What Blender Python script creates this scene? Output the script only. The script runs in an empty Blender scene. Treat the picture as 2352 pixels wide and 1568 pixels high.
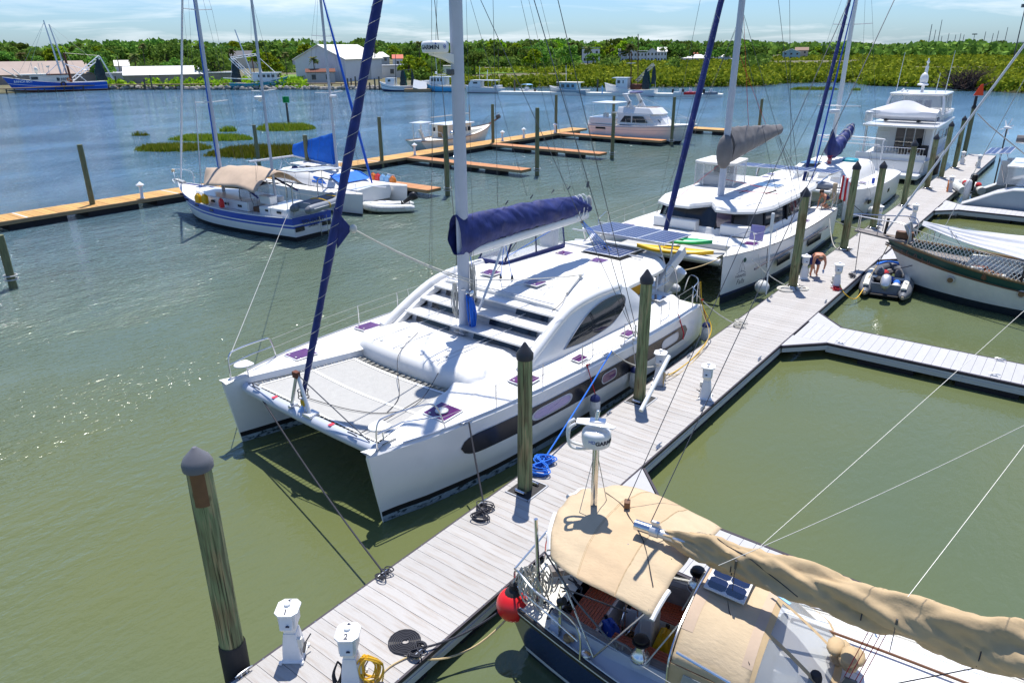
# Marina scene: camera, sky, sun and exposure first, then helpers and materials, the setting, the far bank, the boats, small details last.
import bpy,math,random
import numpy as np
from mathutils import Vector,Matrix,noise
random.seed(7);rng=np.random.default_rng(7)
SC=bpy.context.scene;COL=SC.collection
R=math.radians;PI=math.pi
cam=bpy.data.objects.new('camera',bpy.data.cameras.new('camera'));COL.objects.link(cam)
cam.data.sensor_width=36;cam.data.lens=25.8;cam.data.clip_start=0.1;cam.data.clip_end=6000
CAM=Vector((-4.639,-9.213,10.0))
cam.matrix_world=Matrix.Translation(CAM)@Matrix.Rotation(R(-52.1),4,'Z')@Matrix.Rotation(R(68.2),4,'X')@Matrix.Rotation(R(-0.46),4,'Z')
SC.camera=cam
SUN_EL,SUN_AZ=71.0,32.0
sv=Vector((math.cos(R(SUN_EL))*math.cos(R(SUN_AZ)),math.cos(R(SUN_EL))*math.sin(R(SUN_AZ)),math.sin(R(SUN_EL))))
W=bpy.data.worlds.new('World');SC.world=W;W.use_nodes=True
nt=W.node_tree;nt.nodes.clear()
def wn(t,**k):
 n=nt.nodes.new(t)
 for a,b in k.items():setattr(n,a,b)
 return n
wout=wn('ShaderNodeOutputWorld');bg=wn('ShaderNodeBackground');bg.inputs[1].default_value=0.076
sky=wn('ShaderNodeTexSky',sky_type='NISHITA',sun_disc=False,sun_elevation=R(SUN_EL),sun_rotation=R(90-SUN_AZ))
sky.air_density=1.0;sky.dust_density=0.6;sky.ozone_density=2.5
tc=wn('ShaderNodeTexCoord');sep=wn('ShaderNodeSeparateXYZ');nt.links.new(tc.outputs['Generated'],sep.inputs[0])
zadd=wn('ShaderNodeMath',operation='ADD');zadd.inputs[1].default_value=0.10;nt.links.new(sep.outputs[2],zadd.inputs[0])
dv=wn('ShaderNodeVectorMath',operation='DIVIDE');cmb=wn('ShaderNodeCombineXYZ')
for i in range(3):nt.links.new(zadd.outputs[0],cmb.inputs[i])
nt.links.new(tc.outputs['Generated'],dv.inputs[0]);nt.links.new(cmb.outputs[0],dv.inputs[1])
mp=wn('ShaderNodeMapping');mp.inputs['Scale'].default_value=(0.55,0.55,0.0);mp.inputs['Location'].default_value=(2.2,0.7,0);mp.inputs['Rotation'].default_value=(0,0,R(25))
nt.links.new(dv.outputs[0],mp.inputs[0])
n1=wn('ShaderNodeTexNoise');n1.inputs['Scale'].default_value=1.1;n1.inputs['Detail'].default_value=8;n1.inputs['Roughness'].default_value=0.58;n1.inputs['Distortion'].default_value=0.5
nt.links.new(mp.outputs[0],n1.inputs['Vector'])
cr=wn('ShaderNodeValToRGB');cr.color_ramp.elements[0].position=0.50;cr.color_ramp.elements[1].position=0.78
cr.color_ramp.elements[0].color=(0,0,0,1);cr.color_ramp.elements[1].color=(0.8,0.8,0.8,1)
nt.links.new(n1.outputs[0],cr.inputs[0])
mx=wn('ShaderNodeMix',data_type='RGBA');mx.inputs[7].default_value=(9.5,9.9,10.4,1)
tint=wn('ShaderNodeMix',data_type='RGBA',blend_type='MULTIPLY');tint.inputs[0].default_value=1;tint.inputs[7].default_value=(0.66,0.92,1.30,1)
nt.links.new(sky.outputs[0],tint.inputs[6])
nt.links.new(cr.outputs[0],mx.inputs[0]);nt.links.new(tint.outputs[2],mx.inputs[6]);nt.links.new(mx.outputs[2],bg.inputs[0])
nt.links.new(bg.outputs[0],wout.inputs[0])
sun=bpy.data.objects.new('sun',bpy.data.lights.new('sun','SUN'));COL.objects.link(sun)
sun.data.energy=3.9;sun.data.angle=R(0.53);sun.data.color=(1.0,0.955,0.88)
sun.rotation_euler=sv.to_track_quat('Z','Y').to_euler();sun.location=(0,0,60)
vs=SC.view_settings;SC.display_settings.display_device='sRGB'
vs.view_transform='Standard';vs.look='None';vs.exposure=0.72;vs.gamma=1.0;vs.use_curve_mapping=False
SC.cycles.max_bounces=8;SC.cycles.transparent_max_bounces=12;SC.cycles.caustics_reflective=False;SC.cycles.caustics_refractive=False
SC.cycles.sample_clamp_indirect=4.0;SC.cycles.use_denoising=True
def setp(o,label=None,cat=None,group=None,kind=None):
 if label:o['label']=label
 if cat:o['category']=cat
 if group:o['group']=group
 if kind:o['kind']=kind
 return o
def thing(name,label,cat,loc=(0,0,0),rz=0,group=None):
 o=bpy.data.objects.new(name,None);COL.objects.link(o);o.empty_display_size=.3
 o.location=loc;o.rotation_euler=(0,0,R(rz))
 return setp(o,label,cat,group)
def kids(o):return[c for c in COL.objects if c.parent==o]
KID={}
def dup(root,loc,rz,label=None,group=None,scale=None):
 r=root.copy();COL.objects.link(r);r.location=loc;r.rotation_euler=(root.rotation_euler[0],root.rotation_euler[1],R(rz))
 if scale:r.scale=scale
 if label:r['label']=label
 if group:r['group']=group
 for ch in KID.get(root.name,[]):
  c=ch.copy();COL.objects.link(c);c.parent=r;KID.setdefault(r.name,[]).append(c)
  for g in KID.get(ch.name,[]):
   d=g.copy();COL.objects.link(d);d.parent=c;KID.setdefault(c.name,[]).append(d)
 return r
_f,_cx,_cy,_p,_r=1685.6,1176.0,784.0,R(21.8),R(0.46)
def at(px,py,z=0.0,far=None):
 u,v=(px-_cx)/_f,(py-_cy)/_f;c,s=math.cos(_r),math.sin(_r);u2,v2=c*u-s*v,s*u+c*v
 x,y,zz=u2,math.cos(_p)-v2*math.sin(_p),-math.sin(_p)-v2*math.cos(_p)
 t=(far/math.hypot(x,y))if far else(z-10.0)/zz
 h=R(37.9);X,Y,Z=t*x,t*y,10+t*zz
 return Vector((-4.639+Y*math.cos(h)+X*math.sin(h),-9.213+Y*math.sin(h)-X*math.cos(h),Z))
class MB:
 def __init__(s):s.v=[];s.f=[];s.m=[]
 def add(s,vs,fs,mi=0):
  b=len(s.v);s.v+=[tuple(p)for p in vs]
  s.f+=[tuple(b+i for i in f)for f in fs];s.m+=([mi]*len(fs)if isinstance(mi,int)else list(mi));return s
 def box(s,c,d,rz=0,mi=0,M=None,taper=1.0):
  x,y,z=d[0]/2,d[1]/2,d[2]/2;k=taper
  vs=[Vector(p)for p in((-x,-y,-z),(x,-y,-z),(x,y,-z),(-x,y,-z),(-x*k,-y*k,z),(x*k,-y*k,z),(x*k,y*k,z),(-x*k,y*k,z))]
  T=M if M is not None else Matrix.Rotation(R(rz),3,'Z')
  vs=[T@p+Vector(c)for p in vs]
  return s.add(vs,[(0,3,2,1),(4,5,6,7),(0,1,5,4),(1,2,6,5),(2,3,7,6),(3,0,4,7)],mi)
 def bar(s,a,b,w,h,mi=0,up=(0,0,1)):
  a,b=Vector(a),Vector(b);d=b-a;L=d.length;d.normalize();upv=Vector(up)
  sd=d.cross(upv)
  if sd.length<1e-4:sd=d.cross(Vector((0,1,0)))
  sd.normalize();u2=sd.cross(d)
  return s.box((a+b)/2,(L,w,h),M=Matrix((d,-sd,u2)).transposed(),mi=mi)
 def cyl(s,a,b,r0,r1=None,n=8,mi=0,cap=True,twist=0):
  return s.tube([a,b],[r0,r0 if r1 is None else r1],n,mi,cap)
 def tube(s,pts,r,n=6,mi=0,cap=True,flat=1.0):
  P=[Vector(p)for p in pts];m=len(P);rad=r if isinstance(r,(list,tuple))else[r]*m
  rings=[];prev=None
  for i in range(m):
   d=(P[min(i+1,m-1)]-P[max(i-1,0)])
   if d.length<1e-7:d=Vector((0,0,1))
   d.normalize()
   if prev is None:
    a=d.cross(Vector((0,0,1)))
    if a.length<.05:a=d.cross(Vector((0,1,0)))
   else:
    a=prev-d*prev.dot(d)
    if a.length<1e-4:a=d.cross(Vector((0,0,1)))
   a.normalize();prev=a;b=a.cross(d)
   rings.append([P[i]+(a*math.cos(2*PI*k/n)+b*math.sin(2*PI*k/n)*flat)*rad[i]for k in range(n)])
  return s.loft(rings,True,cap,cap,mi)
 def loft(s,rings,closed=True,c0=False,c1=False,mi=0,bands=None):
  n=len(rings[0]);b=len(s.v)
  for r in rings:s.v+=[tuple(p)for p in r]
  for i in range(len(rings)-1):
   for k in range(n if closed else n-1):
    k2=(k+1)%n
    s.f.append((b+i*n+k,b+i*n+k2,b+(i+1)*n+k2,b+(i+1)*n+k));s.m.append(bands[k]if bands else mi)
  if c0:s.f.append(tuple(b+k for k in range(n))[::-1]);s.m.append(mi)
  if c1:s.f.append(tuple(b+(len(rings)-1)*n+k for k in range(n)));s.m.append(mi)
  return s
 def lathe(s,prof,c=(0,0,0),n=12,mi=0,c0=True,c1=True,axis=None):
  M=Matrix.Identity(3)if axis is None else Vector(axis).to_track_quat('Z','Y').to_matrix()
  return s.loft([[Vector(c)+M@Vector((r*math.cos(2*PI*k/n),r*math.sin(2*PI*k/n),z))for k in range(n)]for r,z in prof],True,c0,c1,mi)
 def prism(s,poly,z0,z1,mi=0,top=None):
  n=len(poly);t=top or poly
  vs=[(x,y,z0)for x,y in poly]+[(x,y,z1)for x,y in t]
  fs=[tuple(range(n))[::-1],tuple(range(n,2*n))]+[(i,(i+1)%n,n+(i+1)%n,n+i)for i in range(n)]
  return s.add(vs,fs,mi)
 def slab(s,pts,nrm,th,mi=0):
  n=len(pts);o=Vector(nrm).normalized()*th
  vs=[Vector(p)for p in pts];vs=vs+[p+o for p in vs]
  return s.add(vs,[tuple(range(n))[::-1],tuple(range(n,2*n))]+[(i,(i+1)%n,n+(i+1)%n,n+i)for i in range(n)],mi)
 def ell(s,c,r,n=10,m=7,mi=0):
  return s.loft([[(c[0]+r[0]*math.sin(a)*math.cos(2*PI*k/n),c[1]+r[1]*math.sin(a)*math.sin(2*PI*k/n),c[2]-r[2]*math.cos(a))for k in range(n)]for a in[max(.02,min(PI-.02,PI*i/m))for i in range(m+1)]],True,True,True,mi)
 def grid(s,fn,nu,nv,mi=0):
  return s.loft([[fn(i/nu,j/nv)for j in range(nv+1)]for i in range(nu+1)],False,mi=mi)
 def build(s,name,mats,parent=None,bevel=0,smooth=38,loc=None,thick=0,seg=2):
  me=bpy.data.meshes.new(name);me.from_pydata(s.v,[],s.f);me.update()
  for m in(mats if isinstance(mats,(list,tuple))else[mats]):me.materials.append(MT(m))
  if max(s.m,default=0):me.polygons.foreach_set('material_index',s.m)
  if smooth:
   me.polygons.foreach_set('use_smooth',[True]*len(s.f));me.set_sharp_from_angle(angle=R(smooth))
  o=bpy.data.objects.new(name,me);COL.objects.link(o)
  if parent is not None:o.parent=parent;KID.setdefault(parent.name,[]).append(o)
  if loc:o.location=loc
  if thick:
   m=o.modifiers.new('t','SOLIDIFY');m.thickness=thick;m.offset=0
  if bevel:
   m=o.modifiers.new('b','BEVEL');m.width=bevel;m.segments=seg;m.limit_method='ANGLE';m.angle_limit=R(40);m.harden_normals=False
  return o
def inst(me_obj,name,parent,loc=(0,0,0),rz=0,scale=None):
 o=bpy.data.objects.new(name,me_obj.data);COL.objects.link(o);o.parent=parent;o.location=loc;o.rotation_euler=(0,0,R(rz))
 if scale:o.scale=scale
 KID.setdefault(parent.name,[]).append(o)
 for m in me_obj.modifiers:
  if m.type=='BEVEL':
   k=o.modifiers.new('b','BEVEL');k.width=m.width;k.segments=m.segments;k.limit_method='ANGLE';k.angle_limit=m.angle_limit
 return o
def text(body,name,m,parent,loc,rot,size,extrude=0.003,bend=None,shear=0,bold=0,sx=1.0):
 cu=bpy.data.curves.new(name,'FONT');cu.body=body;cu.size=size;cu.align_x='CENTER';cu.align_y='CENTER';cu.extrude=extrude;cu.shear=shear;cu.offset=bold;cu.resolution_u=3
 t=bpy.data.objects.new(name,cu)
 me=bpy.data.meshes.new_from_object(t);bpy.data.objects.remove(t)
 if bend:
  for v in me.vertices:
   a=v.co.x/bend;rr=bend+v.co.z;v.co.x=rr*math.sin(a);v.co.z=rr*math.cos(a)-bend
 me.materials.clear();me.materials.append(MT(m))
 o=bpy.data.objects.new(name,me);COL.objects.link(o);o.location=loc;o.rotation_euler=[R(a)for a in rot];o.scale=(sx,1,1)
 if parent is not None:o.parent=parent;KID.setdefault(parent.name,[]).append(o)
 return o
def lerp(a,b,t):return a+(b-a)*t
def interp(x,pts):
 if x<=pts[0][0]:return pts[0][1]
 for(a,b),(c,d)in zip(pts,pts[1:]):
  if x<=c:return b+(d-b)*(x-a)/(c-a)
 return pts[-1][1]
def sint(x,pts):
 if x<=pts[0][0]:return pts[0][1]
 for i,((a,b),(c,d))in enumerate(zip(pts,pts[1:])):
  if x<=c:
   t=(x-a)/(c-a);p0=pts[max(i-1,0)];p3=pts[min(i+2,len(pts)-1)]
   m0=(d-p0[1])/(c-p0[0])if c>p0[0]else 0;m1=(p3[1]-b)/(p3[0]-a)if p3[0]>a else 0
   h=c-a
   return(2*t**3-3*t*t+1)*b+(t**3-2*t*t+t)*h*m0+(-2*t**3+3*t*t)*d+(t**3-t*t)*h*m1
 return pts[-1][1]
def sag(a,b,d,n=10):
 a,b=Vector(a),Vector(b)
 return[a.lerp(b,i/n)-Vector((0,0,4*d*(i/n)*(1-i/n)))for i in range(n+1)]
def smooth_path(pts,n=6):
 P=[Vector(p)for p in pts];out=[]
 for i in range(len(P)-1):
  p0,p1,p2,p3=P[max(i-1,0)],P[i],P[i+1],P[min(i+2,len(P)-1)]
  for k in range(n):
   t=k/n
   out.append(.5*((2*p1)+(p2-p0)*t+(2*p0-5*p1+4*p2-p3)*t*t+(3*p1-p0-3*p2+p3)*t**3))
 out.append(P[-1]);return out
_M={};_D={}
def MT(k):
 if not isinstance(k,str):return k
 if k not in _M:_M[k]=mk(k,**_D[k])
 return _M[k]
def D(name,col,**k):_D[name]=dict(col=col,**k)
def mk(name,col,rough=.5,metal=0,var=.10,vs=2.0,col2=None,c2=(.45,.65),c2s=3.0,bump=0,bs=20,st=(1,1,1),rand=0,coat=0,trans=0,alpha=1,spec=.5,sheen=0,ior=1.45,det=4,bst=None,emit=None,transl=0):
 m=bpy.data.materials.new(name);m.use_nodes=True;t=m.node_tree;N=t.nodes;L=t.links
 b=N['Principled BSDF'];b.inputs['Roughness'].default_value=rough;b.inputs['Metallic'].default_value=metal
 b.inputs['Coat Weight'].default_value=coat;b.inputs['Coat Roughness'].default_value=.08
 b.inputs['Transmission Weight'].default_value=trans;b.inputs['Alpha'].default_value=alpha;b.inputs['Specular IOR Level'].default_value=spec;b.inputs['IOR'].default_value=ior
 if emit:b.inputs['Emission Color'].default_value=(*emit[:3],1);b.inputs['Emission Strength'].default_value=emit[3]
 tc=N.new('ShaderNodeTexCoord');mp=N.new('ShaderNodeMapping');mp.inputs['Scale'].default_value=st;L.new(tc.outputs['Object'],mp.inputs[0])
 def noi(scale,d=det,ro=.6,vec=None):
  n=N.new('ShaderNodeTexNoise');n.inputs['Scale'].default_value=scale;n.inputs['Detail'].default_value=d;n.inputs['Roughness'].default_value=ro
  L.new(vec or mp.outputs[0],n.inputs['Vector']);return n
 base=None
 if col2:
  n=noi(c2s);r=N.new('ShaderNodeValToRGB');r.color_ramp.elements[0].position,r.color_ramp.elements[1].position=c2
  L.new(n.outputs[0],r.inputs[0]);x=N.new('ShaderNodeMix');x.data_type='RGBA';x.inputs[6].default_value=(*col,1);x.inputs[7].default_value=(*col2,1)
  L.new(r.outputs[0],x.inputs[0]);base=x.outputs[2]
 h=N.new('ShaderNodeHueSaturation');h.inputs['Color'].default_value=(*col,1)
 if base:L.new(base,h.inputs['Color'])
 n=noi(vs);mr=N.new('ShaderNodeMapRange');mr.inputs[1].default_value=.25;mr.inputs[2].default_value=.75;mr.inputs[3].default_value=1-var;mr.inputs[4].default_value=1+var
 L.new(n.outputs[0],mr.inputs[0]);val=mr.outputs[0]
 if rand:
  oi=N.new('ShaderNodeObjectInfo');m2=N.new('ShaderNodeMapRange');m2.inputs[3].default_value=1-rand;m2.inputs[4].default_value=1+rand
  L.new(oi.outputs['Random'],m2.inputs[0]);mu=N.new('ShaderNodeMath');mu.operation='MULTIPLY';L.new(val,mu.inputs[0]);L.new(m2.outputs[0],mu.inputs[1]);val=mu.outputs[0]
 L.new(val,h.inputs['Value']);L.new(h.outputs[0],b.inputs['Base Color'])
 if bump:
  bm=N.new('ShaderNodeBump');bm.inputs['Strength'].default_value=bump;bm.inputs['Distance'].default_value=.02
  vec=None
  if bst:
   mq=N.new('ShaderNodeMapping');mq.inputs['Scale'].default_value=bst;L.new(tc.outputs['Object'],mq.inputs[0]);vec=mq.outputs[0]
  n=noi(bs,3,.6,vec);L.new(n.outputs[0],bm.inputs['Height']);L.new(bm.outputs[0],b.inputs['Normal'])
 if transl:
  tr=N.new('ShaderNodeBsdfTranslucent');L.new(h.outputs[0],tr.inputs[0]);ms=N.new('ShaderNodeMixShader');ms.inputs[0].default_value=transl
  L.new(b.outputs[0],ms.inputs[1]);L.new(tr.outputs[0],ms.inputs[2]);L.new(ms.outputs[0],N['Material Output'].inputs[0])
 return m
D('gel',(.72,.72,.715),rough=.28,var=.03,vs=1.2,coat=.3,col2=(.64,.64,.63),c2=(.55,.9),c2s=1.5)
D('deck',(.68,.675,.655),rough=.6,var=.04,vs=1.5,col2=(.58,.57,.53),c2=(.56,.85),c2s=1.8,bump=.12,bs=60)
D('gelgrey',(.46,.48,.52),rough=.35,var=.05)
D('lightgrey',(.62,.63,.64),rough=.4,var=.05)
D('black',(.012,.012,.014),rough=.45,var=.2)
D('rubber',(.022,.021,.022),rough=.7,var=.25,bump=.15)
D('antifoul',(.30,.38,.42),rough=.8,var=.25,vs=6,col2=(.03,.05,.05),c2=(.50,.62),c2s=5,st=(1,1,2))
D('darkfoul',(.018,.026,.03),rough=.75,var=.3,vs=5)
D('glass',(.018,.022,.03),rough=.05,var=.2,spec=.6)
D('smoke',(.05,.03,.075),rough=.06,var=.15,coat=1,spec=.8)
D('clear',(.55,.58,.6),rough=.12,var=.05,alpha=.32,spec=.7)
D('screen',(.45,.48,.5),rough=.15,var=.05,alpha=.5,spec=.7)
D('hatch',(.10,.025,.12),rough=.12,var=.25,spec=.5)
D('lilac',(.32,.27,.5),rough=.15,var=.1,coat=.5)
D('stripe',(.022,.024,.03),rough=.22,var=.15,spec=.35)
D('steel',(.62,.63,.65),rough=.22,metal=1,var=.08)
D('alu',(.60,.61,.63),rough=.38,metal=.55,var=.06,vs=1)
D('wire',(.10,.10,.105),rough=.35,metal=.6,var=.1)
D('palewire',(.42,.42,.40),rough=.5,metal=.3,var=.1)
D('paint_alu',(.46,.49,.56),rough=.35,var=.05)
D('navy',(.012,.022,.13),rough=.6,var=.35,vs=3,bump=.9,bs=5,bst=(2.2,1,.8))
D('royal',(.008,.145,.62),rough=.75,var=.18,vs=3,bump=.35,bs=6)
D('blue',(.01,.06,.42),rough=.5,var=.15)
D('tan',(.58,.455,.30),rough=.85,var=.10,vs=2.5,bump=.4,bs=9,bst=(1,2.5,1),transl=.12)
D('tanb',(.58,.43,.27),rough=.85,var=.10,vs=2.5,bump=.4,bs=9,bst=(1,2.5,1),transl=.12)  # middle bimini panels: tone change from their angle to the light, painted in
D('tan2',(.50,.37,.215),rough=.85,var=.15,vs=2,bump=.5,bs=6,transl=.08)
D('sand',(.56,.43,.32),rough=.85,var=.1,vs=2,bump=.35,bs=5,transl=.15)
D('greycanvas',(.16,.15,.15),rough=.8,var=.2,bump=.4,bs=5)
D('palecanvas',(.74,.74,.76),rough=.8,var=.05,vs=2,bump=.3,bs=6,transl=.1)
D('tramp',(.42,.415,.395),rough=.9,var=.06,vs=6,bump=.6,bs=70)
D('webbing',(.78,.78,.76),rough=.85,var=.05)
D('redpatch',(.7,.03,.06),rough=.5)
D('teak',(.40,.095,.045),rough=.45,var=.2,vs=8,st=(12,1.5,1),bump=.1,bs=30)
D('oldteak',(.21,.19,.18),rough=.85,var=.25,vs=5,st=(1,5,1),bump=.3,bs=30)
D('brownwood',(.16,.075,.035),rough=.5,var=.2,vs=5)
D('yellow',(.78,.50,.012),rough=.45,var=.1,bump=.15,bs=12,transl=.3)
D('jerryblue',(.012,.07,.40),rough=.4,var=.1)
D('paleblue',(.25,.48,.72),rough=.4,var=.1)
D('orange',(.72,.20,.02),rough=.45,var=.1)
D('red',(.66,.014,.016),rough=.38,var=.12,coat=.2)
D('amber',(.62,.30,.012),rough=.7,var=.12)
D('kgreen',(.01,.38,.13),rough=.4,var=.1)
D('kyellow',(.72,.42,.01),rough=.4,var=.1)
D('tubegrey',(.47,.48,.49),rough=.55,var=.06,bump=.1)
D('tubedark',(.13,.14,.16),rough=.5,var=.15)
D('hypalon',(.20,.22,.26),rough=.5,var=.1)
D('ropew',(.58,.56,.50),rough=.9,var=.15,bump=.6,bs=60)
D('ropetan',(.50,.38,.20),rough=.9,var=.15)
D('ropeb',(.02,.15,.62),rough=.85,var=.15)
D('ropek',(.035,.036,.045),rough=.9,var=.25,bump=.5,bs=80)
D('roper',(.42,.02,.03),rough=.9,var=.15)
D('ropey',(.62,.38,.02),rough=.8,var=.15)
D('hose',(.70,.42,.03),rough=.5,var=.15)
D('fender',(.60,.61,.60),rough=.5,var=.12,col2=(.38,.42,.36),c2=(.5,.7),c2s=6)
D('fendcap',(.012,.02,.10),rough=.45)
D('grating',(.20,.115,.05),rough=.6,var=.2)
D('lettering',(.015,.02,.045),rough=.5,var=0)
D('letterwhite',(.8,.82,.85),rough=.5,var=0)
D('lettergold',(.42,.16,.14),rough=.5,var=0)
D('cell',(.014,.035,.13),rough=.35,var=.25,vs=3,spec=.35)
D('celldark',(.008,.012,.04),rough=.1,var=.2,coat=.8,spec=.8)
D('bluehull',(.010,.06,.42),rough=.35,var=.08,coat=.3)
D('cobalt',(.008,.095,.52),rough=.45,var=.1)
D('teal',(.012,.26,.34),rough=.45,var=.1)
D('skyhull',(.08,.42,.68),rough=.4,var=.06)
D('greenhull',(.006,.06,.05),rough=.35,var=.15)
D('greyhull',(.28,.35,.40),rough=.4,var=.06)
D('navyhull',(.012,.026,.085),rough=.15,var=.1,coat=.6)
D('rust',(.14,.05,.03),rough=.9,var=.35,vs=4)
D('cream',(.72,.70,.62),rough=.6,var=.08,vs=2)
D('net',(.012,.10,.085),rough=.95,var=.3,vs=2)
D('netdark',(.03,.045,.05),rough=.95,var=.3,vs=2)
D('spartan',(.50,.47,.42),rough=.6,var=.1)
D('skin',(.55,.24,.14),rough=.5,var=.06)
D('hair',(.05,.022,.012),rough=.7)
D('greyhair',(.10,.08,.07),rough=.8)
D('shirt',(.03,.04,.085),rough=.9,var=.1)
D('shorts',(.12,.20,.28),rough=.9,col2=(.45,.5,.2),c2=(.5,.55),c2s=14)
D('glove',(.02,.20,.50),rough=.5)
D('flagred',(.55,.02,.03),rough=.8);D('flagwhite',(.8,.8,.8),rough=.8);D('flagblue',(.02,.03,.2),rough=.8)
D('plank',(.41,.395,.38),rough=.75,var=.07,vs=4,st=(14,1.2,1),col2=(.30,.245,.20),c2=(.5,.8),c2s=.9,rand=.06,bump=.25,bs=8,bst=(60,2,1))
D('finplank',(.43,.43,.445),rough=.75,var=.05,vs=3,rand=.04,bump=.15,bs=20)
D('fascia',(.44,.455,.48),rough=.6,var=.1,vs=4,st=(.3,.3,6))
D('rub',(.035,.028,.04),rough=.6,var=.25,vs=5)
D('float',(.014,.013,.016),rough=.7,var=.3)
D('yplank',(.52,.29,.085),rough=.7,var=.22,vs=4,st=(8,1.2,1),rand=.16,bump=.3,bs=30)
D('oplank',(.46,.20,.075),rough=.7,var=.16,vs=4,st=(1.2,8,1),rand=.08,bump=.3,bs=30)
D('beam',(.30,.20,.105),rough=.8,var=.25,vs=3,st=(.6,6,4))
D('pileL',(.15,.155,.08),rough=.85,var=.3,vs=3,st=(8,8,.8),bump=.5,bs=10)
D('pedestal',(.76,.765,.77),rough=.4,var=.05,vs=5,col2=(.6,.58,.54),c2=(.6,.85),c2s=6)
D('capgrey',(.14,.14,.155),rough=.45,var=.1)
D('capblack',(.028,.028,.032),rough=.4,var=.15)
D('post',(.11,.095,.075),rough=.9,var=.3,vs=3)
D('dgreen',(.0,.30,.06),rough=.4,var=.05)
D('ored',(.85,.06,.01),rough=.4,var=.05)
D('bark',(.10,.08,.06),rough=.9,var=.25)
D('sandwall',(.52,.46,.40),rough=.85,var=.08)
D('shedroof',(.34,.27,.23),rough=.8,var=.10,vs=.3)
D('shedwall',(.28,.25,.23),rough=.85,var=.15,vs=.4)
D('metalroof',(.70,.69,.67),rough=.45,var=.06,vs=.4)
D('whitewall',(.66,.67,.69),rough=.8,var=.07,vs=.4)
D('creamwall',(.60,.55,.45),rough=.8,var=.07)
D('pinkwall',(.50,.40,.34),rough=.8,var=.06)
D('bluewall',(.28,.44,.52),rough=.8,var=.06)
D('greywall',(.40,.42,.44),rough=.8,var=.06)
D('redroof',(.50,.10,.05),rough=.7,var=.1)
D('mauveroof',(.30,.17,.16),rough=.7,var=.1)
D('brownroof',(.22,.14,.10),rough=.8,var=.1)
D('darkroof',(.10,.10,.11),rough=.8,var=.1)
D('pane',(.03,.04,.05),rough=.08,spec=.9)
D('rock',(.30,.28,.25),rough=.9,var=.25)
D('grassy',(.16,.24,.025),rough=.95,var=.25,vs=.3,col2=(.09,.20,.015),c2=(.4,.6),c2s=.1)
D('soil',(.12,.11,.055),rough=.95,var=.3,vs=.2)
def foliage(name,a,b,c):
 m=bpy.data.materials.new(name);m.use_nodes=True;t=m.node_tree;N=t.nodes;L=t.links;bs=N['Principled BSDF']
 g=N.new('ShaderNodeNewGeometry');r=N.new('ShaderNodeValToRGB');e=r.color_ramp.elements
 e[0].color=(*a,1);e[1].color=(*c,1);x=e.new(.5);x.color=(*b,1);L.new(g.outputs['Random Per Island'],r.inputs[0])
 h=N.new('ShaderNodeHueSaturation');oi=N.new('ShaderNodeObjectInfo');m2=N.new('ShaderNodeMapRange');m2.inputs[3].default_value=.7;m2.inputs[4].default_value=1.7
 L.new(oi.outputs['Random'],m2.inputs[0]);L.new(m2.outputs[0],h.inputs['Value']);L.new(r.outputs[0],h.inputs['Color'])
 m3=N.new('ShaderNodeMapRange');m3.inputs[3].default_value=.465;m3.inputs[4].default_value=.515;L.new(oi.outputs['Random'],m3.inputs[0]);L.new(m3.outputs[0],h.inputs['Hue'])
 L.new(h.outputs[0],bs.inputs['Base Color']);bs.inputs['Roughness'].default_value=.8;bs.inputs['Specular IOR Level'].default_value=.08
 tr=N.new('ShaderNodeBsdfTranslucent');L.new(h.outputs[0],tr.inputs[0]);ms=N.new('ShaderNodeMixShader');ms.inputs[0].default_value=.3
 L.new(bs.outputs[0],ms.inputs[1]);L.new(tr.outputs[0],ms.inputs[2]);L.new(ms.outputs[0],N['Material Output'].inputs[0])
 _M[name]=m
foliage('oak',(.045,.10,.018),(.095,.19,.028),(.18,.29,.045))
foliage('bright',(.09,.18,.010),(.17,.29,.012),(.27,.38,.02))
foliage('palmleaf',(.045,.085,.015),(.09,.12,.03),(.17,.15,.06))
foliage('mangrove',(.085,.135,.010),(.16,.22,.014),(.24,.28,.02))
foliage('marsh',(.10,.17,.010),(.19,.25,.018),(.28,.28,.04))
foliage('deadbrush',(.06,.045,.04),(.11,.085,.07),(.16,.12,.10))
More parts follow.
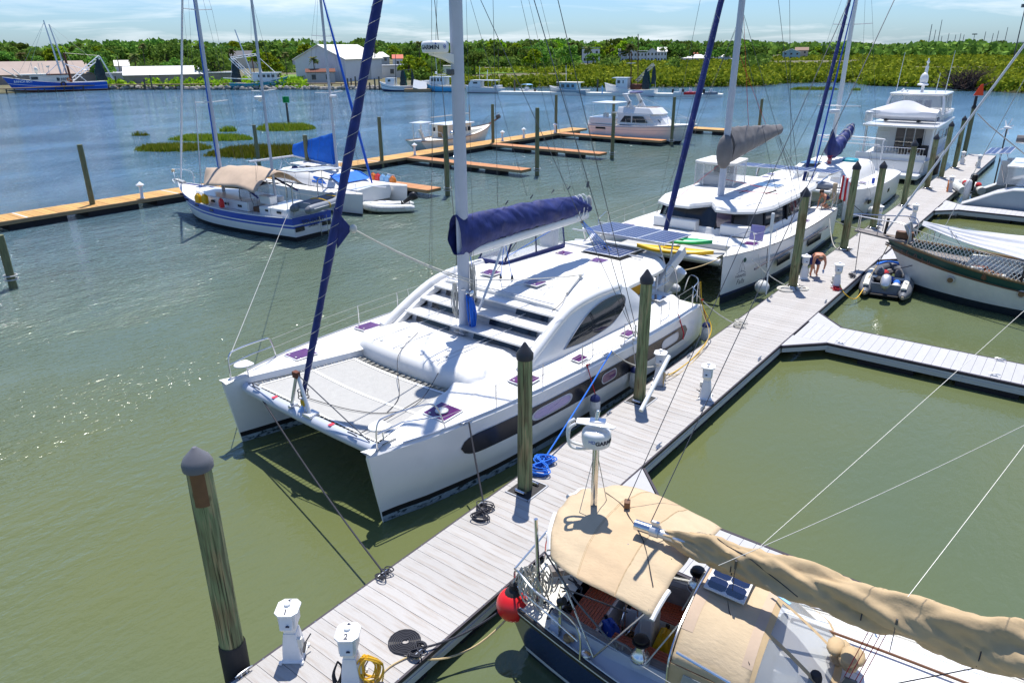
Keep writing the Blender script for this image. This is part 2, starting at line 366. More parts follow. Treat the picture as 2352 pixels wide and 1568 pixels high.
def piling_mat():
 m=bpy.data.materials.new('piling');m.use_nodes=True;t=m.node_tree;N=t.nodes;L=t.links;b=N['Principled BSDF']
 tc=N.new('ShaderNodeTexCoord');oi=N.new('ShaderNodeObjectInfo');ad=N.new('ShaderNodeVectorMath');ad.operation='ADD'
 sc=N.new('ShaderNodeVectorMath');sc.operation='SCALE';sc.inputs['Scale'].default_value=30
 cm=N.new('ShaderNodeCombineXYZ');L.new(oi.outputs['Random'],cm.inputs[0]);L.new(oi.outputs['Random'],cm.inputs[2]);L.new(cm.outputs[0],sc.inputs[0])
 L.new(tc.outputs['Object'],ad.inputs[0]);L.new(sc.outputs[0],ad.inputs[1])
 mp=N.new('ShaderNodeMapping');mp.inputs['Scale'].default_value=(11,11,.8);L.new(ad.outputs[0],mp.inputs[0])
 w=N.new('ShaderNodeTexNoise');w.inputs['Scale'].default_value=1.3;w.inputs['Detail'].default_value=6;w.inputs['Distortion'].default_value=.7;L.new(mp.outputs[0],w.inputs[0])
 r=N.new('ShaderNodeValToRGB');e=r.color_ramp.elements;e[0].position=.28;e[0].color=(.09,.085,.05,1);e[1].position=.75;e[1].color=(.42,.36,.16,1)
 for p,c in((.40,(.15,.16,.075)),(.5,(.20,.25,.115)),(.6,(.30,.27,.14))):
  x=e.new(p);x.color=(*c,1)
 L.new(w.outputs[0],r.inputs[0])
 n2=N.new('ShaderNodeTexNoise');n2.inputs['Scale'].default_value=.9;n2.inputs['Detail'].default_value=3;L.new(ad.outputs[0],n2.inputs[0])
 r2=N.new('ShaderNodeValToRGB');r2.color_ramp.elements[0].position=.5;r2.color_ramp.elements[1].position=.68;L.new(n2.outputs[0],r2.inputs[0])
 mx=N.new('ShaderNodeMix');mx.data_type='RGBA';mx.blend_type='MIX';mx.inputs[7].default_value=(.17,.09,.03,1);L.new(r.outputs[0],mx.inputs[6])
 ml=N.new('ShaderNodeMath');ml.operation='MULTIPLY';ml.inputs[1].default_value=.6;L.new(r2.outputs[0],ml.inputs[0]);L.new(ml.outputs[0],mx.inputs[0])
 mp3=N.new('ShaderNodeMapping');mp3.inputs['Scale'].default_value=(38,38,1.1);L.new(ad.outputs[0],mp3.inputs[0])
 n3=N.new('ShaderNodeTexNoise');n3.inputs['Scale'].default_value=1;n3.inputs['Detail'].default_value=4;L.new(mp3.outputs[0],n3.inputs[0])
 r3=N.new('ShaderNodeValToRGB');r3.color_ramp.elements[0].position=.33;r3.color_ramp.elements[0].color=(.25,.22,.18,1);r3.color_ramp.elements[1].position=.46;r3.color_ramp.elements[1].color=(1,1,1,1);L.new(n3.outputs[0],r3.inputs[0])
 n4=N.new('ShaderNodeTexVoronoi');n4.inputs['Scale'].default_value=1;mp4=N.new('ShaderNodeMapping');mp4.inputs['Scale'].default_value=(3,3,1.6);L.new(ad.outputs[0],mp4.inputs[0]);L.new(mp4.outputs[0],n4.inputs[0])
 r4=N.new('ShaderNodeValToRGB');r4.color_ramp.elements[0].position=.04;r4.color_ramp.elements[0].color=(.3,.22,.15,1);r4.color_ramp.elements[1].position=.13;r4.color_ramp.elements[1].color=(1,1,1,1);L.new(n4.outputs['Distance'],r4.inputs[0])
 mm=N.new('ShaderNodeMix');mm.data_type='RGBA';mm.blend_type='MULTIPLY';mm.inputs[0].default_value=1;L.new(mx.outputs[2],mm.inputs[6]);L.new(r3.outputs[0],mm.inputs[7])
 mk_=N.new('ShaderNodeMix');mk_.data_type='RGBA';mk_.blend_type='MULTIPLY';mk_.inputs[0].default_value=.8;L.new(mm.outputs[2],mk_.inputs[6]);L.new(r4.outputs[0],mk_.inputs[7])
 L.new(mk_.outputs[2],b.inputs['Base Color']);b.inputs['Roughness'].default_value=.85
 bm=N.new('ShaderNodeBump');bm.inputs['Strength'].default_value=.7;bm.inputs['Distance'].default_value=.02;L.new(w.outputs[0],bm.inputs['Height']);L.new(bm.outputs[0],b.inputs['Normal'])
 _M['piling']=m
piling_mat()
def water_mat():
 m=bpy.data.materials.new('river_water');m.use_nodes=True;t=m.node_tree;N=t.nodes;L=t.links;b=N['Principled BSDF']
 tc=N.new('ShaderNodeTexCoord');P=tc.outputs['Object']
 def nz(scale,st,rot=0,d=3,ro=.55,dist=0):
  mp=N.new('ShaderNodeMapping');mp.inputs['Scale'].default_value=st;mp.inputs['Rotation'].default_value=(0,0,R(rot));L.new(P,mp.inputs[0])
  n=N.new('ShaderNodeTexNoise');n.inputs['Scale'].default_value=scale;n.inputs['Detail'].default_value=d;n.inputs['Roughness'].default_value=ro;n.inputs['Distortion'].default_value=dist;L.new(mp.outputs[0],n.inputs[0]);return n.outputs[0]
 def ma(op,a,c):
  n=N.new('ShaderNodeMath');n.operation=op
  for i,q in enumerate((a,c)):
   if isinstance(q,(int,float)):n.inputs[i].default_value=q
   else:L.new(q,n.inputs[i])
  return n.outputs[0]
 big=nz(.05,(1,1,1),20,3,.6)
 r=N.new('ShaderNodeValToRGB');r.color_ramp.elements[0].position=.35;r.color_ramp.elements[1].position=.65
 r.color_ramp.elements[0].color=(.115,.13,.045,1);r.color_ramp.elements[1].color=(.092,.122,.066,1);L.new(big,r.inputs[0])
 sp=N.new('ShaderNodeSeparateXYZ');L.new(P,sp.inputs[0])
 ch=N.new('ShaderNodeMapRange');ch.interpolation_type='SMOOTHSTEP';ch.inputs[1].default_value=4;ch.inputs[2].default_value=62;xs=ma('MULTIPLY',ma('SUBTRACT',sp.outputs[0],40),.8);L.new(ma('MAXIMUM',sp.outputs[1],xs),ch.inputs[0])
 mc_=N.new('ShaderNodeMix');mc_.data_type='RGBA';L.new(ch.outputs[0],mc_.inputs[0]);L.new(r.outputs[0],mc_.inputs[6]);mc_.inputs[7].default_value=(.07,.155,.235,1)  # outer water: sky reflection painted into the base colour as blue
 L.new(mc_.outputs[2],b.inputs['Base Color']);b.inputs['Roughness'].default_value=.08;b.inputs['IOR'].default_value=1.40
 mr=N.new('ShaderNodeMapRange');mr.inputs[1].default_value=-2.5;mr.inputs[2].default_value=3.0;mr.inputs[3].default_value=.10;mr.inputs[4].default_value=.30;L.new(sp.outputs[1],mr.inputs[0])
 m2=N.new('ShaderNodeMapRange');m2.inputs[1].default_value=6;m2.inputs[2].default_value=45.0;m2.inputs[3].default_value=0;m2.inputs[4].default_value=1.0;L.new(sp.outputs[1],m2.inputs[0])
 gust=nz(.045,(1,2.2,1),35,3,.6);g2=N.new('ShaderNodeMapRange');g2.inputs[1].default_value=.35;g2.inputs[2].default_value=.65;g2.inputs[3].default_value=.35;g2.inputs[4].default_value=1.6;L.new(gust,g2.inputs[0])
 amp=ma('MULTIPLY',ma('ADD',mr.outputs[0],m2.outputs[0]),g2.outputs[0])
 h=ma('ADD',ma('MULTIPLY',nz(1.0,(2.6,5.2,1),62,3,.5,.4),1.0),ma('MULTIPLY',nz(1.0,(.55,1.3,1),48,2,.5),1.5))
 h=ma('ADD',h,ma('MULTIPLY',nz(1.0,(9,14,1),75,2,.5),.22))
 bm=N.new('ShaderNodeBump');bm.inputs['Distance'].default_value=.2;L.new(amp,bm.inputs['Strength']);L.new(h,bm.inputs['Height']);L.new(bm.outputs[0],b.inputs['Normal'])
 _M['water']=m
water_mat()
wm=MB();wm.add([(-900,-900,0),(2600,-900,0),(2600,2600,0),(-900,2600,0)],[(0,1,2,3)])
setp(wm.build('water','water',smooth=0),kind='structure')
def plank_mesh(w,L,h,m,along='y'):
 b=MB();d=(w,L,h)if along=='y' else(L,w,h);b.box((0,0,0),d)
 return b,d
def edge_strip(mb,a,b,z0,z1,w,mi=0):mb.bar((a[0],a[1],(z0+z1)/2),(b[0],b[1],(z0+z1)/2),w,z1-z0,mi)
dk=thing('main_pontoon','long grey composite pontoon walkway running from the foreground to the marina head','dock')
pb=MB().box((0,0,0),(.262,2.10,.04));p0=pb.build('plank','plank',dk,smooth=0,bevel=.006,seg=1);p0.location=(-3,-1.13,.50)
S=-3+.27
while S<76.4:
 o=bpy.data.objects.new('plank',p0.data);COL.objects.link(o);o.parent=dk;o.location=(S,-1.13,.50+random.uniform(-.002,.002))
 S+=.27
b=MB()
for y in(-2.185,-.075):b.bar((-3.2,y,.475),(76.6,y,.475),.075,.085)
b.bar((76.6,-2.2,.475),(76.6,-.05,.475),.07,.085);b.build('rub_strip','rub',dk)
b=MB()
for y in(-2.20,-.06):
 for k,z in enumerate((.40,.32,.24)):b.bar((-3.2,y+(.012 if k==1 else 0)*(1 if y>-1 else-1),z),(76.6,y+(.012 if k==1 else 0)*(1 if y>-1 else-1),z),.03,.076)
b.build('side_board','fascia',dk)
b=MB();x=-3
while x<76:b.box((x+1.1,-1.13,.08),(2.0,2.0,.62));x+=2.9
b.build('float','float',dk)
b=MB()
x=-3
while x<30:
 for y in(-2.185,-.075):b.cyl((x,y,.517),(x,y,.524),.014,n=6)
 x+=.54
b.build('bolt_heads','steel',dk)['kind']='stuff'
def finger(s0,s1,y1,label,gus=1.15,g2=True):
 f=thing('finger_pontoon',label,'dock',((s0+s1)/2,-2.25,0),0,'grey finger pontoons off the main walkway')
 w=s1-s0;L=-y1-2.25
 pb=MB().box((0,0,0),(w-.16,.262,.04));first=None;y=-.16
 n=0
 while y>-L:
  if first is None:
   first=pb.build('plank','finplank',f,smooth=0,bevel=.006,seg=1);first.location=(0,y,.50)
  else:
   o=bpy.data.objects.new('plank',first.data);COL.objects.link(o);o.parent=f;o.location=(0,y,.50)
  y-=.27
 b=MB()
 for s in(-1,1):
  x=s*(w/2-.03);ya=-gus if(s<0 or g2)else-.02
  b.bar((x,ya,.475),(x,-L,.475),.06,.085)
 b.bar((-w/2,-L,.475),(w/2,-L,.475),.06,.085)
 for s in((-1,1)if g2 else(-1,)):b.bar((s*(w/2+gus),-.02,.475),(s*(w/2-.03),-gus-.02,.475),.06,.085)
 b.build('rub_strip','rub',f)
 b=MB()
 for s in(-1,1):
  x=s*(w/2-.015);ya=-gus if(s<0 or g2)else-.02
  for k,z in enumerate((.40,.32,.24)):b.bar((x+s*.01*(k==1),ya,z),(x+s*.01*(k==1),-L,z),.03,.076)
  if s<0 or g2:
   for z in(.40,.32):b.bar((s*(w/2+gus),-.03,z),(s*(w/2-.02),-gus-.03,z),.03,.076)
 b.build('side_board','fascia',f)
 b=MB()
 for s in((-1,1)if g2 else(-1,)):
  b.prism([(s*(w/2-.08),.02),(s*(w/2+gus-.03),.02),(s*(w/2-.08),-gus+.02)][::s if s>0 else-1],.47,.517)
 b.build('corner_gusset','finplank',f,smooth=0)
 b=MB();y=-2.2
 while y>-L+.5:b.box((0,y-.85,.10),(w-.12,1.7,.60));y-=2.9
 b.build('float','float',f)
 return f
finger(6.4,8.3,-16,'grey finger pontoon beside the tan covered sailboat')
finger(20.4,22.3,-16,'grey finger pontoon crossing the open water at right with dark floats below')
finger(33.9,35.8,-16,'grey finger pontoon hidden behind the green and white sailboat')
finger(47.8,49.6,-16,'grey finger pontoon in front of the grey blue catamaran')
def piling(x,y,top,r=.17,cap='black',label='',lean=0,base=-1.5,group='pilings along the main walkway',hoop=True,matn='piling'):
 t=thing('piling',label,'piling',(x,y,0),0,group)
 rr=[r*random.uniform(.96,1.04)for _ in range(9)];zs=[lerp(base,top,i/8)for i in range(9)]
 n=14;ph=random.uniform(0,6)
 rings=[[(rr[i]*(1+.025*math.sin(3*a+ph+zs[i]*.7))*math.cos(a)*(1.06-.1*i/8),rr[i]*(1+.025*math.cos(2*a+ph))*math.sin(a)*(1.06-.1*i/8),zs[i])for a in[2*PI*k/n for k in range(n)]]for i in range(9)]
 MB().loft(rings,True,True,True).build('post',matn,t)
 rc=r*1.13
 if cap=='black':MB().lathe([(rc,top-.10),(rc*1.02,top+.03),(rc*.62,top+.14),(.02,top+.29)],n=16).build('cap','capblack',t,bevel=.006)
 elif cap=='grey':MB().lathe([(rc*1.05,top-.09),(rc*1.08,top+.0),(rc*.9,top+.09),(rc*.4,top+.2),(.03,top+.26)],n=20).build('cap','capgrey',t)
 return t
pl=[(7.0,'cap topped green piling beside the catamaran bow'),(12.68,'cap topped green piling between the catamaran and the pedestal with a 5'),(26.05,'cap topped piling beside the shirtless man bending on the walkway'),(33.72,'cap topped piling at the stern of the white catamaran with kayaks'),(39.5,'cap topped piling by the bow of the white catamaran with navy sail cover'),(47.2,'cap topped piling beside the rounded hull of the navy sail cover catamaran'),(54.7,'cap topped green piling at the motor yacht stern corner'),(60.2,'cap topped brown piling beside the motor yacht side'),(66.2,'cap topped piling farthest along the motor yacht side')]
for x,l in pl:
 tp={7.0:3.88,12.68:4.14,26.05:4.44,33.72:4.56,39.5:3.9,47.2:4.28,54.7:3.98,60.2:4.4,66.2:4.38}[x];py_=-.50 if x<10 else-.38
 piling(x,py_,tp,.165 if x<20 else .175,'black',l)
 h=thing('piling_collar','dark square opening around the foot of the '+l.replace('cap topped ','').replace('the pedestal with a 5','pedestal 5').replace('catamaran with kayaks','kayak boat').replace('rounded hull of the navy sail cover catamaran','rounded hull').replace('white catamaran with navy sail cover','rounded catamaran').replace('the motor yacht','the yacht').replace(' bending on the walkway','').replace('at the stern of the white kayak boat','at the kayak boat stern'),'piling guide',(x,py_-.05,.52),0,'piling guides in the main walkway')
 MB().box((0,0,.004),(.74,.62,.012)).build('opening','rubber',h)
 b=MB()
 for q in((-.385,0,.03,.66),(.385,0,.03,.66)):b.box((q[0],q[1],.012),(q[2],q[3],.024))
 b.box((0,-.325,.012),(.8,.03,.024));b.build('frame','fascia',h)
 b=MB()
 for s in(-1,1):b.cyl((s*.24,-.12,.05),(s*.24,.12,.05),.045,n=10);b.box((s*.24,.14,.04),(.06,.03,.09));b.box((s*.24,-.14,.04),(.06,.03,.09))
 b.build('roller','steel',h)
fg=piling(-.10,.20,4.38,.185,'grey','thick weathered foreground piling with a rounded grey cap and black sleeve',group='pilings along the main walkway')
MB().lathe([(.215,-.3),(.215,.95),(.20,1.0)],n=18,c1=False).build('black_sleeve','rubber',fg)
b=MB();b.loft([[(.192*math.cos(a),.192*math.sin(a),z)for a in[R(200+8*k)for k in range(9)]]for z in(3.72,4.36)],False);b.build('brown_patch','brownwood',fg)
wp=[(16.6,42.3,4.45,'lone brown piling behind the left end of the wooden dock'),(35.5,51.4,3.7,'brown piling standing in the water behind the tan awning sailboat'),(28.6,35.0,4.4,'brown piling rising between the tan awning sailboat and the bright blue sail cover'),(41.6,41.5,4.4,'brown piling behind the wooden dock near the solar panel sailboat'),(34.9,27.4,4.95,'dark green piling at the end of the nearest orange finger dock'),(58.0,41.9,4.5,'brown piling by the bow of the old white sailboat'),(46.0,27.4,5.45,'dark green piling at the end of the second orange finger dock'),(69.8,41.9,4.85,'brown piling beyond the wooden dock left of the white cruiser'),(58.3,27.4,4.2,'dark green piling in front of the cruiser stern'),(70.9,27.4,5.0,'dark green piling in front of the cruiser bow'),(85.5,23.2,4.15,'dark piling at the far right end of the wooden dock'),(75.9,37.7,4.55,'brown piling behind the cruiser stern'),(6.7,28.4,2.45,'leaning green piling at the left edge by the cut off finger dock'),(46.1,34.9+6.2,4.5,'thin brown piling right of the wooden dock light')]
for x,y,tp,l in wp[:13]:piling(x,y,tp,.17,None,l,group='timber pilings of the wooden docks',matn='pileL')
def rings_at(x,y,name='pile hoop'):
 t=thing('pile_hoop','pair of grey hoops holding the dock end to its piling','hoop',(x,y,0),0,'hoops around the finger dock pilings')
 for z in(.42,.60):
  MB().tube([(.27*math.cos(a),.27*math.sin(a),z)for a in[2*PI*k/14 for k in range(15)]],.035,6).build('hoop','palewire',t)
for x,y in((34.9,27.4),(46.0,27.4),(58.3,27.4),(70.9,27.4),(6.7,28.4)):rings_at(x,y)
t=thing('channel_marker','tall piling carrying a bright orange red triangle above the walkway end','marker',(76.9,.4,0))
MB().cyl((0,0,-1),(0,0,4.55),.2,.19,12).build('post','pileL',t)
MB().lathe([(.22,4.5),(.22,4.62),(.13,4.8),(.12,5.6)],n=10).build('sleeve','rubber',t)
b=MB();b.slab([(-.45,0,5.55),(.45,0,5.55),(.25,0,6.55),(.05,0,6.5)],(0,1,0),.03);o=b.build('triangle_board','ored',t,smooth=0);o.rotation_euler=(0,0,R(-52));o.location=(-.15,-.15,.1)
t=thing('day_marker','square green channel sign on a post standing in the marsh islands','marker',(62.7,83.8,0))
MB().cyl((0,0,-1),(0,0,2.9),.17,.15,10).build('post','post',t)
b=MB().box((0,0,3.35),(.95,.06,.85));o=b.build('sign_board','dgreen',t,bevel=.02);o.rotation_euler=(0,0,R(-52))
b=MB().box((0,.0,3.35),(.06,.8,.85));o=b.build('side_board','dgreen',t,bevel=.02);o.rotation_euler=(0,0,R(-40));o.location=(-.25,.2,0)
o=text('1','numeral','kgreen',t,(-.03,-.04,3.35),(90,0,-52),.5)
def pedestal_proto():
 t=thing('power_pedestal','','power pedestal')
 MB().loft([[(s*w,q*w*.9,z)for s,q in((-1,-1),(1,-1),(1,1),(-1,1))]for w,z in((.20,0),(.20,.03),(.17,.05),(.15,.30),(.115,.55))],True,True,True).build('base_column','pedestal',t,bevel=.008)
 MB().loft([[(s*w,q*w*.95,z)for s,q in((-1,-1),(1,-1),(1,1),(-1,1))]for w,z in((.10,.54),(.105,.62),(.145,.70),(.150,.98))],True,True,True).build('head','pedestal',t,bevel=.01)
 for s in(-1,1):
  b=MB();b.add([(s*.15,-.11,.97),(s*.15,.11,.97),(s*.15,.11,.72),(s*.15,-.11,.72),(s*.235,-.10,.74),(s*.235,.10,.74),(s*.165,.10,.66),(s*.165,-.10,.66)],[(0,1,5,4),(4,5,6,7),(3,2,1,0),(7,6,2,3),(0,4,7,3),(1,2,6,5)][::1]);c=b.build('socket_hood','pedestal',t,bevel=.006)
  MB().cyl((s*.205,-.03,.80),(s*.222,-.03,.79),.032,n=10).build('socket','lettering',c)
 oc=[(.21*x,.19*y)for x,y in((-1,-.55),(-.6,-1),(.6,-1),(1,-.55),(1,.55),(.6,1),(-.6,1),(-1,.55))]
 b=MB();b.prism(oc,.975,1.005);b.prism(oc,1.005,1.055,top=[(x*.3,y*.3)for x,y in oc]);c=b.build('lid','pedestal',t,bevel=.004,smooth=20)
 MB().lathe([(.055,1.05),(.055,1.09),(.04,1.105)],n=10).build('light','pedestal',c)
 b=MB().box((0,-.158,.20),(.19,.012,.24));b.build('access_door','lightgrey',t,bevel=.004)
 b=MB();b.cyl((.06,-.19,.22),(.17,-.26,.30),.013,n=6);b.cyl((-.08,-.19,.13),(.06,-.19,.22),.022,n=6);b.build('tap','wire',t)
 for sx in(-1,1):
  for sy in(-1,1):MB().box((sx*.20,sy*.18,.025),(.06,.05,.05)).build('foot','pedestal',t,bevel=.006)
 MB().box((-.09,-.14,.36),(.075,.10,.18)).build('warning_plate','cream',t)
 return t
pp=pedestal_proto()
peds=[(.62,-.42,38,'white power pedestal numbered 1 and 3 in the foreground','1','3'),(.86,-1.62,38,'white power pedestal numbered 2 and 4 with yellow hose hung below','2','4'),(14.04,-.30,20,'white power pedestal numbered 5 beside the catamaran side windows','5','7'),(13.95,-1.85,200,'white power pedestal on the water side opposite the number 5 one','8','6'),(27.6,-.34,20,'white power pedestal the bending man works on',None,None),(27.1,-1.85,200,'white power pedestal beside the grey inflatable dinghy',None,None),(40.8,-.34,10,'white power pedestal behind the piling at the kayak catamaran stern',None,None),(42.4,-1.85,190,'white power pedestal by the bowsprit of the green and white boat',None,None),(54.4,-1.85,190,'white power pedestal draped with an orange hose',None,None),(69.0,-.5,10,'white power pedestal far along the walkway beside the yacht',None,None),(67.5,-1.9,190,'white power pedestal far along the walkway by the wind turbine',None,None)]
for i,(x,y,rz,l,a,c)in enumerate(peds):
 if i==0:o=pp;o.location=(x,y,.52);o.rotation_euler=(0,0,R(rz));o['label']=l;o['group']='white power pedestals on the walkway'
 else:o=dup(pp,(x,y,.52),rz,l,'white power pedestals on the walkway')
 if i==0:protoP=[k for k in KID[pp.name]]
for i,(x,y,rz,l,a,c)in enumerate(peds[:4]):
 r=[o for o in COL.objects if o.get('label')==l][0]
 for s,ch in((-1,a),(1,c)):
  if ch:text(ch,'number','lettering',r,(s*.137,0,1.033),(18.8,0,90 if s>0 else-90),.13,.002,bold=.004)
def cleat_proto():
 t=thing('cleat','','cleat');b=MB()
 b.tube([(-.16,0,.075),(-.08,0,.085),(.08,0,.085),(.16,0,.075)],[.012,.018,.018,.012],8);b.build('horn','steel',t)
 b=MB();b.box((0,0,.008),(.2,.07,.016))
 for s in(-.05,.05):b.cyl((s,0,.01),(s,0,.08),.018,n=8)
 b.build('base','steel',t);return t
cp=cleat_proto()
cl=[(-.15,-.12,0),(2.9,-.14,0),(5.9,-.14,0),(11.4,-.14,0),(16.5,-.14,0),(24.2,-.14,0),(31.5,-.14,0),(37.2,-.14,0),(1.9,-2.1,0),(10.55,-2.1,0),(13.2,-2.1,0),(17.6,-2.1,0),(24.8,-2.1,0),(29,-2.1,0),(20.6,-3.8,90),(20.65,-8.3,90),(22.1,-8.3,90),(8.15,-8.0,90)]
cn=['beside pedestal 1 in the foreground','tied with the black bow line on the left edge','by the black rope coil','by the piling near the fender','near the number 5 pedestal','beside the kayak catamaran bow','left edge by the kayak catamaran','at the kayak catamaran stern','holding the flat black rope spiral','on the right edge by the first corner','on the right edge beside the pedestal','on the right edge before the second finger','on the right edge past the second finger','holding the dinghy line','at the inner end of the open finger','on the near edge of the open finger','on the far edge of the open finger','on the finger behind the tan boom']
for i,(x,y,rz)in enumerate(cl):
 l='steel dock cleat '+cn[i]
 if i==0:cp.location=(x,y,.52);cp['label']=l;cp['group']='steel dock cleats'
 else:dup(cp,(x,y,.52),rz,l,'steel dock cleats')
wd=thing('wooden_dock','long golden timber dock running across behind the left sailboats','dock')
b0=None;s=2.0
WY0,WY1=41.3,43.6
while s<75.6:
 if b0 is None:
  b0=MB().box((0,0,0),(.322,WY1-WY0,.04)).build('plank','yplank',wd,smooth=0);b0.location=(s,(WY0+WY1)/2,.60)
 else:
  o=bpy.data.objects.new('plank',b0.data);COL.objects.link(o);o.parent=wd;o.location=(s,(WY0+WY1)/2,.60+random.uniform(-.006,.006))
 s+=.35
b=MB()
for y in(WY0-.04,WY1+.04):b.bar((1.8,y,.50),(75.7,y,.50),.08,.24)
b.build('side_beam','beam',wd,bevel=.01)
b=MB();s=2
while s<75:b.box((s+1.7,(WY0+WY1)/2,.12),(3.3,2.1,.5));s+=4.6
b.build('float','float',wd)
b=MB()
for s in(12.3,22.0,31.5,41,50.5,60,69.5):b.box((s,(WY0+WY1)/2,.624),(.10,WY1-WY0,.008))
b.build('joint_strip','lightgrey',wd)
def wfinger(s0,label,y0=27.9,y1=41.2,w=1.35):
 f=thing('finger_dock',label,'dock',(s0,y1,0),0,'orange timber finger docks')
 y=-.15;first=None
 while y>y0-y1:
  if first is None:first=MB().box((0,0,0),(w,.2,.04)).build('plank','oplank',f,smooth=0);first.location=(0,y,.58)
  else:
   o=bpy.data.objects.new('plank',first.data);COL.objects.link(o);o.parent=f;o.location=(0,y,.58+random.uniform(-.004,.004))
  y-=.205
 L=y0-y1;b=MB()
 for q in(-w/2-.03,w/2+.03):b.bar((q,-.05,.48),(q,L,.48),.07,.22)
 b.bar((-w/2,L,.48),(w/2,L,.48),.07,.22);b.build('side_beam','beam',f)
 b=MB();y=-3
 while y>L+1:b.box((0,y-.6,.12),(w*.9,1.6,.46));y-=3.3
 b.build('float','float',f)
wfinger(34.0,'nearest orange timber finger dock beside the small blue covered catamaran')
wfinger(45.1,'second orange timber finger dock reaching out left of the empty slips')
wfinger(57.4,'third orange timber finger dock behind the tall shrouds')
wfinger(70.0,'orange timber finger dock along the white cruiser side')
f=thing('finger_dock','orange timber dock end cut off at the left edge of the picture','dock',(4.6,33,0),0,'orange timber finger docks')
for i in range(16):
 if i==0:q0=MB().box((0,0,0),(2.6,.3,.04)).build('plank','oplank',f,smooth=0);q0.location=(0,-3.9,.58)
 else:
  o=bpy.data.objects.new('plank',q0.data);COL.objects.link(o);o.parent=f;o.location=(0,-3.9+i*.31,.58)
b=MB();b.bar((-1.3,-4.1,.48),(1.3,-4.1,.48),.07,.24);b.bar((1.33,-4.1,.48),(1.33,1,.48),.07,.24);b.bar((-1.33,-4.1,.48),(-1.33,1,.48),.07,.24);b.build('side_beam','beam',f)
MB().box((0,-1.5,.1),(2.4,4.8,.5)).build('float','float',f)
f=thing('outer_dock','golden timber cross dock behind the white cruiser bow','dock',(84,28,0))
for i in range(40):
 if i==0:q0=MB().box((0,0,0),(2.2,.33,.04)).build('plank','yplank',f,smooth=0);q0.location=(0,-6.6,.6)
 else:
  o=bpy.data.objects.new('plank',q0.data);COL.objects.link(o);o.parent=f;o.location=(0,-6.6+i*.35,.6)
b=MB()
for q in(-1.14,1.14):b.bar((q,-6.8,.5),(q,7.4,.5),.07,.24)
b.bar((-1.1,-6.8,.5),(1.1,-6.8,.5),.07,.24);b.build('side_beam','beam',f)
b=MB()
for y in(-5,-1,3,6):b.box((0,y,.1),(2,2,.5))
b.build('float','float',f)
def light_proto():
 t=thing('dock_light','','dock light')
 MB().lathe([(.16,0),(.15,.05),(.11,.1),(.10,.8)],n=10).build('post','pedestal',t)
 MB().lathe([(.14,.8),(.16,.84),(.27,.9),(.26,.93),(.10,1.05),(.03,1.12)],n=12).build('lantern_head','pedestal',t);return t
lp=light_proto()
for i,(p,l)in enumerate([((19.6,41.6),'white mushroom dock light left of the tan awning sailboat'),((46.0,41.7),'white mushroom dock light beside the old sailboat stern'),((59.5,41.8),'white mushroom dock light at the old sailboat bow'),((63.2,41.7),'tall white dock post beside the long brown piling'),((69.5,41.8),'white dock light near the cruiser stern')]):
 if i==0:lp.location=(*p,.62);lp['label']=l;lp['group']='white lights on the timber dock'
 else:dup(lp,(*p,.62),0,l,'white lights on the timber dock')
def hullfn(L,B,zb,zs,tw=.75,p=2.3,sag_=.0,rake=.6,full=.45):
 def half(t):
  if t<full:return B/2*(tw+(1-tw)*math.sin(t/full*PI/2))
  return B/2*max(0.012,1-((t-full)/(1-full))**p)
 def sheer(t):return lerp(zs,zb,t*t)-sag_*math.sin(PI*t)
 return half,sheer
def hull(L,B,zb,zs,levels,bands,tw=.75,p=2.3,sag_=.0,rake=.6,full=.45,draft=.5,n=14,flare=.82,transom_rake=0.,vee=.35):
 half,sheer=hullfn(L,B,zb,zs,tw,p,sag_,rake,full)
 rings=[]
 for i in range(n+1):
  t=i/n;t=1-(1-t)**1.35;b=half(t);z0=sheer(t);ring=[]
  zl=[z0]+[(v if k=='a' else v*z0)for k,v in levels]+[-draft*(1-t**3)-.02]
  for z in zl:
   q=max(0,min(1,z/z0));fl=flare-(.45*t**4)
   w=b*(fl+(1-fl)*q**.8)if z>0.001 else b*fl*(1-vee*min(1,-z/draft))if z>-draft*.9 else b*.08
   x=(t-.5)*L-rake*(1-q)*t**8+transom_rake*(1-q)*(1-t)**8
   ring.append((x,w,z))
  rings.append([(x,w,z)for x,w,z in ring]+[(x,-w,z)for x,w,z in ring[::-1]])
 m=MB();bb=list(bands)+[bands[-1]]+[bands[-1]]+list(bands)[::-1]
 k=len(rings[0])-1;nb=len(bands);bl=list(bands)[:]
 full_b=bl+[bl[-1]]+bl[::-1]
 m.loft(rings,False,bands=full_b[:k]if len(full_b)>=k else full_b+[bl[-1]]*(k-len(full_b)))
 r0=rings[0];h=len(r0)//2
 for i in range(h-1):m.add([r0[i],r0[i+1],r0[-2-i],r0[-1-i]],[(0,1,2,3)],bl[min(i,nb-1)])
 return m,half,sheer
def deckmb(L,half,sheer,dz=-.04,inset=.03,n=14,camber=.06,t0=0.,t1=1.,m=None,mi=0):
 m=m or MB();rings=[]
 for i in range(n+1):
  t=lerp(t0,t1,i/n);t=1-(1-t)**1.35 if(t0,t1)==(0.,1.)else t;b=max(half(t)-inset,.005);z=sheer(t)+dz
  rings.append([((t-.5)*L,b*s,z+camber*(1-s*s))for s in(1,.6,.2,-.2,-.6,-1)])
 return m.loft(rings,False,mi=mi)
def railmb(L,half,sheer,r=.03,dz=0,out=.0,n=16,m=None,t0=0,t1=1,mi=0,flat=1):
 m=m or MB()
 for s in(1,-1):m.tube([((t-.5)*L,s*(half(t)+out),sheer(t)+dz)for t in[1-(1-lerp(t0,t1,i/n))**1.3 for i in range(n+1)]],r,6,mi)
 return m
